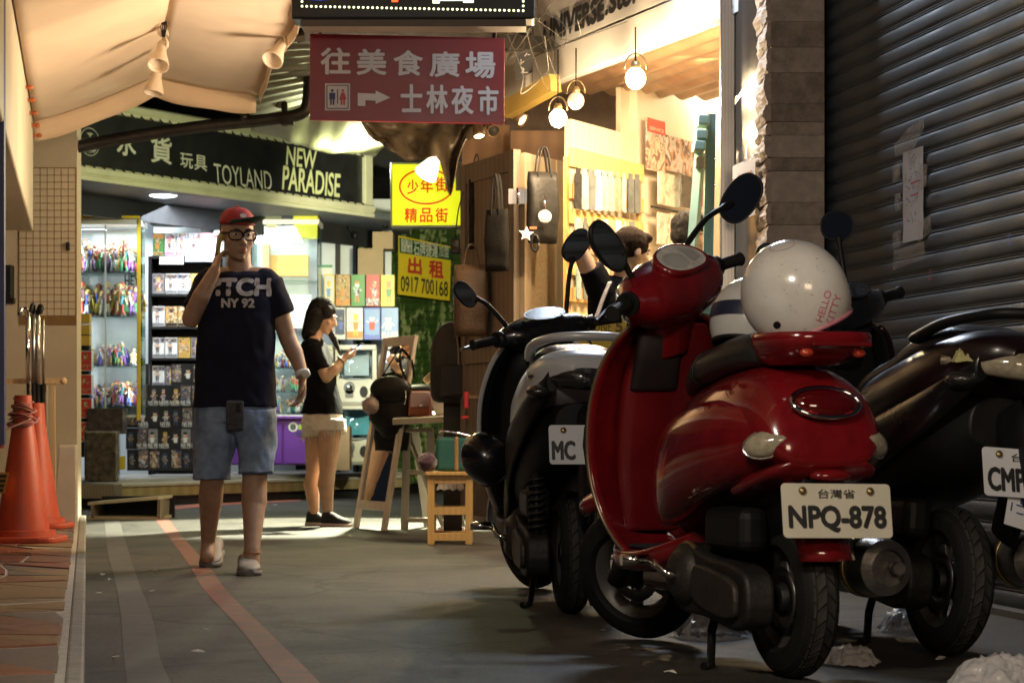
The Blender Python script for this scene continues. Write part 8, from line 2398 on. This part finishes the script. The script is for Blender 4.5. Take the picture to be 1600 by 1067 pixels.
for k in range(9):
    z0 = .60 + .012 * k + rt.uniform(-.01, .01); a0 = rt.uniform(0, 6)
    mb.tube([ca + V(((.075 - .012 * k * .35) * math.cos(a0 + t), (.075 - .012 * k * .35) * math.sin(a0 + t), z0 + .02 * math.sin(t + k))) for t in [2 * math.pi * q / 14 for q in range(15)]], .011, 6, True, 0, None, .4)
mb.build('tape_wrap', mat('faded_tape', (.40, .20, .10), .6, vary=.5, scale=20, col2=(.42, .12, .14)), e)
mb = MB(); mb.tube(cr([ca + V((.05, -.05, .62)), ca + V((-.06, -.10, .57)), ca + V((-.2, -.1, .53)), ca + V((-.5, .1, .5))], 5), .012, 6, True, 0, None, .4); mb.build('tape_tail', mat('pink_tape', (.5, .28, .26), .6, vary=.2), e)
f_ = frame(ca + V((-.085, -.115, .30)), V((.8, -.55, 0)), V((.1, .3, 1)))
mb = MB(); rect(mb, f_, 0, 0, .085, .11, .0); lb = mb.build('sticker', cmat((.62, .35, .08), .5), e)
mb = MB(); [rect(mb, f_, -.0, y, .06, .016, .002) for y in (.035, .01, -.015, -.038)]; mb.build('sticker_print', cmat((.06, .05, .04), .5), lb)
cone('second orange traffic cone standing behind the first', G(58, 824, PZ), .72, .16)
# rack of poles
pr_ = thing('pole_rack', 'narrow wooden rack holding metal poles behind the cones', 'rack', P(60, 790, 13.5))
mb = MB(); mb.bar(P(-30, 596, 13.5), P(98, 595, 13.5), .03, .03); mb.ball(P(99, 595, 13.5), .022, 12, 8); mb.build('rail', M_WOOD, pr_)
for x in (72, 83): 
    mb = MB(); mb.bar(P(x, 598, 13.5), P(x + (2 if x > 80 else -3), 795, 13.5), .02); mb.build('leg', M_WOOD, pr_)
for k, (x, yt, col, lab) in enumerate(((43, 488, M_CHROME, 'bent-handled metal pole, leftmost in the wooden rack'), (52, 482, M_STEEL, 'metal pole with a black grip in the middle of the wooden rack'), (59, 484, mat('crinkled_foil', (.5, .48, .44), .2, metal=.8, bump=1, bscale=30), 'pole wrapped in clear crinkled film in the wooden rack'), (67, 500, M_STEEL, 'thin plain pole, rightmost in the wooden rack'))):
    o = thing('metal_pole', lab, 'pole', P(x, 780, 13.45))
    mb = MB(); mb.tube([P(x, yt, 13.45), P(x + 1, 600, 13.45)], .013 if k < 3 else .008, 8); mb.build('shaft', col, o)
    mb = MB(); mb.tube([P(x + 1, 600, 13.45), P(x + 2, 790, 13.45)], .016 if k else .01, 8); mb.build('lower_shaft', M_BLACK, o)
    if k < 3:
        mb = MB(); mb.tube(cr([P(x, yt + 8, 13.45), P(x - 3 + 3 * k, yt - 5, 13.43), P(x - 10 + 8 * k, yt - 4, 13.40), P(x - 12 + 8 * k, yt + 6, 13.40)], 4), .013, 8); mb.build('handle', M_BLACK if k else M_CHROME, o)
mb = MB(); mb.add([P(x, y, 14.0) for x, y in ((92, 697), (118, 697), (119, 815), (84, 815))] + [P(x, y, 14.35) for x, y in ((94, 694), (121, 694), (122, 812), (88, 812))], [(3, 2, 1, 0), (4, 5, 6, 7), (0, 1, 5, 4), (1, 2, 6, 5), (2, 3, 7, 6), (3, 0, 4, 7)])
tag(mb.build('white_stand', mat('off_white_board', (.50, .43, .36), .6, vary=.1), fix=True, bevel=.006), 'off-white tapered board stand at the foot of the mosaic pillar', 'stand')
# open wooden box on the road
bx_ = thing('open_box', 'shallow wooden box lying open on the road by the kerb', 'box', P(190, 812, 17.0))
Yb = 2382 / (812 - 670.0)
a, b, c_, d_ = P(138, 811, Yb), P(246, 812, Yb), P(247, 780, Yb), P(137, 789, Yb)
dp = V((.04, .45, 0))
for p, r_ in ((d_, c_), (a, b)):
    mb = MB(); mb.add([p, r_, r_ + dp, p + dp] + [v + V((0, 0, .022)) for v in (p, r_, r_ + dp, p + dp)], [(3, 2, 1, 0), (4, 5, 6, 7), (0, 1, 5, 4), (1, 2, 6, 5), (2, 3, 7, 6), (3, 0, 4, 7)]); mb.build('board', mat('box_board', (.44, .38, .26), .65, vary=.15), bx_, fix=True)
for p, r_ in ((a, d_), (b, c_)):
    mb = MB(); mb.bar(p + dp * .5 + V((.012 if p is a else -.012, 0, .01)), r_ + dp * .5 + V((.012 if p is a else -.012, 0, .0)), .022, .45, up=(0, 1, 0)); mb.build('end_board', M_DOORWOOD, bx_)
mb = MB(); mb.box((a + b) / 2 + dp + V((0, 0, .08)), (.55, .02, .16)); mb.build('back', M_BLACK, bx_)

# ================================================================== MIRROR, TABLE, STOOL, BAGS
wv = V((.47, -.88, 0)).normalized(); nv_ = V((-.88, -.47, 0)); back = -nv_
ml = P(577, 823, 15.45); ml.z = 0
W_, Lm, lean = .50, 1.31, math.radians(10)
upv = (UP * math.cos(lean) + back * math.sin(lean)).normalized()
ms = thing('standing_mirror', 'leaning floor mirror in a pale wooden frame reflecting the girl', 'mirror', ml + wv * W_ / 2 - V((.1, 0, 0)))
fm = frame(ml - V((.1, 0, 0)), wv, upv)
PALE = striped('pale_frame', (.80, .70, .58), (.86, .77, .65), 8, .55, 'X')
for x in (.025, W_ - .025):
    mb = MB(); mb.box((x, Lm / 2, 0), (.05, Lm, .028), fm); mb.build('stile', PALE, ms, bevel=.003)
for y in (Lm - .03, .16):
    mb = MB(); mb.box((W_ / 2, y, 0), (W_ - .102, .06, .026), fm); mb.build('rail', PALE, ms, bevel=.003)
mb = MB(); mb.box((W_ / 2, (Lm - .06 + .19) / 2, -.002), (W_ - .10, Lm - .25, .006), fm); mb.build('mirror_glass', mat('mirror_pane', (.82, .80, .74), .02, metal=1, vary=.01), ms)
mb = MB(); mb.bar(fm @ V((W_ / 2, .9, -.02)), V((*(ml + wv * W_ / 2 + back * .55 - V((.1, 0, 0))).xy, 0)), .03, .02); mb.build('back_leg', M_DOORWOOD, ms)
def pom(c, r_, col, label, cat='pompom'):
    mb = MB(); mb.ball(c, r_, 26, 16)
    for i, v in enumerate(mb.v):
        d = v - V(c); mb.v[i] = V(c) + d * (1 + .16 * noise.noise(d * 90) + .10 * random.uniform(-1, 1))
    return tag(mb.build('pompom', mat('fluff', col, .95, vary=.25, scale=80, sheen=.6, bump=.6, bscale=120)), label, cat)
bM = P(612, 632, 15.12)
e = thing('black_handbag', 'big black handbag hanging in front of the standing mirror', 'bag', bM)
mb = MB(); mb.ball((0, 0, 0), 1, 34, 22)
mb.v = [bM + V((p.x * .155 * (1 - .25 * max(0, p.z)) * (1 + .16 * noise.noise(p * 1.7)), p.y * .10, p.z * .215 * (1 + .14 * noise.noise(p * 2.3 + V((3, 0, 0)))))) + p * .012 * noise.noise(p * 6) for p in mb.v]; mb.build('body', M_BAG, e)
for dx in (-.03, .035):
    mb = MB(); mb.tube(cr([P(612 + dx * 500, 588, 15.05), P(620 + dx * 180, 560, 15.08), P(627, 545, 15.15), P(633 + dx * 300, 565, 15.1), P(640 + dx * 200, 592, 15.08)], 5), .011, 8, True, 0, None, .4); mb.build('handle', M_BAG, e)
mb = MB(); mb.tube(cr([P(628, 600, 15.0), P(634, 615, 14.98), P(632, 632, 14.98)], 5), .006, 6); mb.build('chain', M_CHROME, e)
mb = MB(); mb.ball(bM + V((.0, -.10, .10)), (.14, .06, .09), 18, 10); mb.build('front_pocket', M_BAG, e)
soft_bag('black_handbag', P(612, 678, 15.2), .24, .22, .14, M_BAG, 'lower black handbag against the mirror under the larger one', handle=(.05, .1))
pom(P(579, 633, 14.98), .055, (.42, .32, .28), 'pale fluffy pompom hanging on the big black handbag')
# white table on a step ladder
tb = thing('step_table', 'off-white table top resting on a step ladder frame', 'table', P(665, 825, 15.2))
OFFW = mat('off_white', (.52, .49, .42), .6, vary=.1, bump=.05)
ta = P(615, 656, 15.0)
mb = MB(); mb.add([P(613, 664, 14.9), P(740, 658, 14.6), P(740, 650, 15.5), P(618, 654, 15.7)] + [p + V((0, 0, .04)) for p in (P(613, 664, 14.9), P(740, 658, 14.6), P(740, 650, 15.5), P(618, 654, 15.7))], [(3, 2, 1, 0), (4, 5, 6, 7), (0, 1, 5, 4), (1, 2, 6, 5), (2, 3, 7, 6), (3, 0, 4, 7)]); mb.build('table_top', OFFW, tb, fix=True, bevel=.004)
for x0, x1, Y in ((636, 632, 15.2), (672, 676, 15.2), (690, 722, 15.35), (648, 668, 15.6)):
    p0, p1 = P(x0, 668, Y), P(x1, 820, Y); p1.z = 0.0
    mb = MB(); mb.bar(p0, p1, .05, .028, up=(0, 1, 0)); mb.build('leg', OFFW, tb, bevel=.003)
for y in (672, 738, 812):
    mb = MB(); mb.bar(P(634, y, 15.19), P(676, y, 15.19), .09, .03, up=(0, 0, 1)); mb.build('step', OFFW, tb, bevel=.003)
def flap_bag(nm, c, w_, h_, d_, m1, m2, label, rz_=0):
    e = thing(nm, label, 'bag', c, rz_)
    M = MW[e]
    mb = MB(); mb.box((0, 0, h_ / 2), (w_, d_, h_), M); mb.build('body', m1, e, bevel=.012, seg=3)
    mb = MB(); mb.box((0, -d_ / 2 - .006, h_ * .66), (w_ * .98, .012, h_ * .62), M); mb.build('flap', m2, e, bevel=.006)
    mb = MB(); mb.ball(M @ V((0, -d_ / 2 - .015, h_ * .42)), (.016, .008, .012), 10, 6); mb.build('clasp', M_CHROME, e)
flap_bag('small_bag', P(653, 650, 15.1), .15, .165, .09, cmat((.42, .14, .06), .45), cmat((.36, .26, .27), .4), 'small pink and tan flap bag on the white table', .35)
e = thing('white_bag', 'round white bag on the table beside the pink one', 'bag', P(684, 650, 15.0))
mb = MB(); mb.lathe([(0, -.05), (.08, -.05), (.09, -.03), (.09, .03), (.08, .05), (0, .05)], 28, Matrix.Translation(P(687, 630, 15.0)) @ Matrix.Rotation(math.radians(70), 4, 'Y')); mb.build('body', M_WHITE, e)
mb = MB(); mb.tube([P(687, 630, 15.0) + V((-.055 , .092 * math.cos(t), .092 * math.sin(t))) for t in [2 * math.pi * k / 24 for k in range(25)]], .006, 6); mb.build('piping', cmat((.5, .2, .22), .5), e)
mb = MB(); mb.ball(P(660, 612, 15.25), (.16, .09, .05), 18, 9); tag(mb.build('black_purse', M_BAG), 'flat black purse lying behind the pink bag', 'purse')
mb = MB(); mb.bar(P(664, 597, 15.4), P(692, 570, 15.4), .06, .05); tag(mb.build('tan_wallet', cmat((.42, .27, .14), .5), bevel=.012), 'tan wallet leaning up behind the black purse', 'wallet')
# wooden stool
so = thing('wooden_stool', 'yellow wooden stool with two rails carrying the teal bag', 'stool', P(703, 850, 13.2))
Ys = 13.2; sa, sb_ = P(668, 738, Ys), P(738, 738, Ys)
for x in (sa.x + .02, sb_.x - .02):
    for y in (Ys, Ys + .26):
        mb = MB(); mb.box((x, y, .2), (.04, .04, .40)); mb.build('leg', M_WOODY, so, bevel=.003)
for k in range(5):
    mb = MB(); mb.box(((sa.x + sb_.x) / 2, Ys - .01 + k * .07, .412), (sb_.x - sa.x + .02, .06, .022)); mb.build('slat', M_WOODY, so, bevel=.003)
for z in (.375, .195, .045):
    for y in (Ys, Ys + .26):
        mb = MB(); mb.box(((sa.x + sb_.x) / 2, y - .004, z), (sb_.x - sa.x - .08, .026, .045)); mb.build('rail', M_WOODY, so, bevel=.002)
tl_ = thing('teal_bag', 'teal bag with two tan stripes on the wooden stool', 'bag', P(710, 735, Ys + .1))
c = P(711, 711, Ys + .1); c.z = .424 + .1
mb = MB(); mb.box(c, (.22, .12, .20)); mb.build('body', mat('teal_leather', (.02, .12, .105), .45, vary=.15, bump=.15), tl_, bevel=.02, seg=3)
for x in (.01, .075):
    mb = MB(); mb.box(c + V((x, -.002, .0)), (.028, .126, .204)); mb.build('stripe', cmat((.42, .24, .12), .5), tl_, bevel=.012)
mb = MB(); mb.tube(cr([c + V((-.10, -.05, .08)), c + V((-.08, -.06, .13)), c + V((0, -.06, .125)), c + V((.1, -.05, .10))], 5), .008, 6); mb.build('chain', M_CHROME, tl_)
pom(P(668, 722, Ys + .02), .055, (.055, .02, .045), 'dark purple fluffy pompom hanging from the teal bag')
# backpack on a dark stand beside the scooter
bp_ = thing('backpack', 'black backpack with tan straps hanging behind the scooter mirror', 'backpack', P(722, 600, 14.0))
M_BP = mat('nylon_black', (.022, .021, .020), .65, vary=.3, bump=.2)
mb = MB(); rings = []
for h, w_, d in cr([(-.24, .15, .10), (-.2, .19, .13), (.0, .195, .14), (.15, .18, .12), (.24, .12, .08), (.26, .05, .04)], 5):
    rings.append([P(722, 568, 14.0) + V((w_ * math.copysign(abs(math.cos(t)) ** .6, math.cos(t)), d * math.copysign(abs(math.sin(t)) ** .7, math.sin(t)), h)) for t in [2 * math.pi * k / 28 for k in range(28)]])
mb.loft(rings); mb.build('body', M_BP, bp_)
mb = MB(); mb.box(P(718, 595, 13.84), (.24, .05, .2)); mb.build('front_pocket', M_BP, bp_, bevel=.02, seg=3)
for x in (738, 712):
    mb = MB(); mb.tube(cr([P(x, 515, 13.87), P(x + 4, 540, 13.85), P(x + 5, 575, 13.84)], 4), .02, 8, True, 0, None, .3); mb.build('strap', cmat((.30, .21, .14), .6), bp_)
mb = MB(); mb.tube([P(722, 502, 13.95) + V((.05 * math.cos(t), 0, .05 * math.sin(t))) for t in [math.pi * k / 8 for k in range(9)]], .010, 8); mb.build('grab_handle', M_BP, bp_)
mb = MB(); a_, b_ = P(693, 610, 14.1), P(722, 830, 14.1); mb.box(((a_.x + b_.x) / 2, 14.1, a_.z / 2), (b_.x - a_.x, .04, a_.z)); tag(mb.build('dark_board', mat('dark_board_b', (.03, .028, .025), .7, vary=.3)), 'dark upright board between the white table and the backpack', 'board')
hd = thing('red_clamp', 'bright red clamp sticking out beside the backpack', 'clamp', P(728, 640, 13.6))
mb = MB(); mb.box(P(729, 625, 13.6), (.03, .03, .10)); mb.build('upper_grip', cmat((.6, .02, .03), .35), hd, bevel=.005)
mb = MB(); mb.box(P(727, 652, 13.6), (.045, .03, .02)); mb.build('lower_grip', cmat((.6, .02, .03), .35), hd, bevel=.005)
mb = MB(); mb.box(P(740, 620, 13.6), (.06, .02, .018)); mb.build('bar', M_WOOD, hd)
# yellow hand-lettered price card
pc = thing('price_card', 'yellow hand-lettered phone price card at the shop front', 'card', P(940, 530, 10.4))
f_ = frame(P(938, 522, 10.4), (1, 0, 0), UP)
mb = MB(); mb.box((0, 0, 0), (.24, .16, .006), f_); mb.build('card', cmat((.72, .52, .02), .5), pc)
mb = MB(); text_into(mb, 'i PHONE', f_, -.025, .035, .15, .05, .0, .005); mb.build('lettering', cmat((.2, .12, .02), .6), pc)
mb = MB(); text_into(mb, '5', f_, .085, .035, .035, .055, .05, .005); mb.build('lettering', cmat((.2, .12, .02), .6), pc)
mb = MB(); mb.bar(f_ @ V((0, -.08, -.01)), V((f_.translation.x, f_.translation.y + .01, 0)), .025); mb.build('post', M_WOOD, pc)

# ================================================================== LITTER
M_BAGP = mat('thin_plastic', (.78, .77, .78), .2, vary=.1, scale=8, bump=1, bscale=30, alpha=.72, spec=.8)
def crumple(nm, c, r_, label, cat='plastic bag', m_=M_BAGP, seed=0, amp=.45):
    """thin crumpled film: a ridged, folded sheet with a ragged edge, puffed up in the middle"""
    n = 34; vs = []; fs_ = []
    for i in range(n + 1):
        for j in range(n + 1):
            u, v = -1 + 2 * i / n, -1 + 2 * j / n
            k = math.sqrt(max(1e-6, u * u + v * v)) / max(abs(u), abs(v), 1e-6); x, y = u / k * 1.0, v / k * 1.0
            rr = math.sqrt(x * x + y * y); q = V((x * 1.7 + seed * 3.1, y * 1.7, seed))
            edge = 1 + .38 * noise.noise(V((math.atan2(y, x) * 1.3, seed, 2))) * rr + .14 * noise.noise(V((math.atan2(y, x) * 5, seed, 5))) * rr
            rid = 1 - 2.0 * abs(noise.noise(q)); rid2 = 1 - 2.2 * abs(noise.noise(q * 2.7)); rid3 = 1 - 2.2 * abs(noise.noise(q * 6))
            h = (1 - rr ** 2.2) * (.50 + .24 * rid + .15 * rid2 + .09 * rid3) + .06 * (rid2 + 1) * rr
            vs.append(V(c) + V((x * edge * r_[0] * 1.25 + .10 * r_[0] * noise.noise(q * 2), y * edge * r_[1] * 1.25, max(.003, h * r_[2] * 1.15))))
    for i in range(n):
        for j in range(n):
            k = i * (n + 1) + j; fs_.append((k, k + 1, k + n + 2, k + n + 1))
    mb = MB(); mb.add(vs, fs_, 0, True)
    return tag(mb.build(nm, m_, fix=True), label, cat)
crumple('plastic_bag', G(1103, 994), (.10, .13, .13), 'white crumpled plastic bag between the wheels of the red scooter', seed=1)
crumple('plastic_bag', G(1328, 1038), (.07, .07, .06), 'small clear plastic bag beside the rear tyre of the red scooter', seed=2)
crumple('plastic_bag', G(1428, 988), (.085, .09, .10), 'white plastic bag with red print under the dark scooter', seed=3)
crumple('plastic_bag', G(1562, 1072), (.11, .12, .085), 'large pale plastic bag at the bottom right corner', seed=4)
crumple('plastic_bag', G(706, 835), (.09, .08, .075), 'pale plastic bag behind the legs of the wooden stool', seed=5)
crumple('plastic_bag', P(716, 770, 13.9) * 1, (.10, .08, .2), 'tall white plastic bag hanging behind the wooden stool', seed=6)
mb = MB(); mb.box(G(700, 838) + V((.03, .05, .02)), (.24, .2, .03)); tag(mb.build('red_board', cmat((.45, .09, .04), .6)), 'red board lying on the ground under the wooden stool', 'board')
WR = mat('wrapper', (.40, .30, .28), .5, vary=.5, scale=30, bump=.7, bscale=30, col2=(.55, .45, .42))
crumple('paper_wrapper', P(1520, 553, 6.52), (.045, .05, .04), 'crumpled pinkish wrapper lying on the seat of the dark scooter', 'wrapper', WR, 7, .7)
crumple('paper_cup_sleeve', P(1508, 568, 6.46), (.03, .03, .05), 'yellowish paper sleeve under the crumpled wrapper on the seat', 'paper', cmat((.45, .42, .18), .5), 8, .4)
crumple('plastic_wrap', P(1566, 530, 6.5), (.07, .05, .025), 'clear plastic wrap lying on the seat at the right edge', 'wrap', M_BAGP, 9, .6)
rl_ = random.Random(12)
spots = [(160, 898, 'left of the faded line, farthest'), (155, 928, 'left of the faded line'), (172, 906, 'touching the faded line'), (242, 892, 'between the faded and the red line, far one'), (238, 925, 'between the faded and the red line'), (322, 984, 'right beside the red line'), (309, 1019, 'near the bottom by the red line'), (180, 1029, 'on the faded line near the bottom'), (945, 986, 'by the front wheel of the red scooter'), (275, 801, 'beside the open wooden box'), (420, 796, 'in front of the purple cupboard'), (430, 789, 'by the plinth of the toy shop'), (548, 837, 'in front of the girl'), (860, 790 + 100, 'near the wheel of the silver scooter'), (1048, 1052, 'at the foot of the red scooter'), (1470, 1030, 'under the dark scooter')]
for k, (x, y, w_) in enumerate(spots):
    c = G(x, y, .008); s_ = .02 if y < 850 else rl_.uniform(.012, .02)
    mb = MB(); a0 = rl_.uniform(0, 3)
    pts = [c + V((s_ * q * math.cos(a0 + t), s_ * q * .7 * math.sin(a0 + t), rl_.uniform(0, .008))) for t, q in ((0, 1.2), (1.4, .7), (2.9, 1.1), (4.4, .8))]
    mb.add(pts + [p + V((0, 0, .003)) for p in pts], [(3, 2, 1, 0), (4, 5, 6, 7), (0, 1, 5, 4), (1, 2, 6, 5), (2, 3, 7, 6), (3, 0, 4, 7)])
    tag(mb.build('paper_scrap', cmat((.62, .62, .6), .6)), 'small white paper scrap ' + w_, 'paper scrap', 'paper scraps on the road')
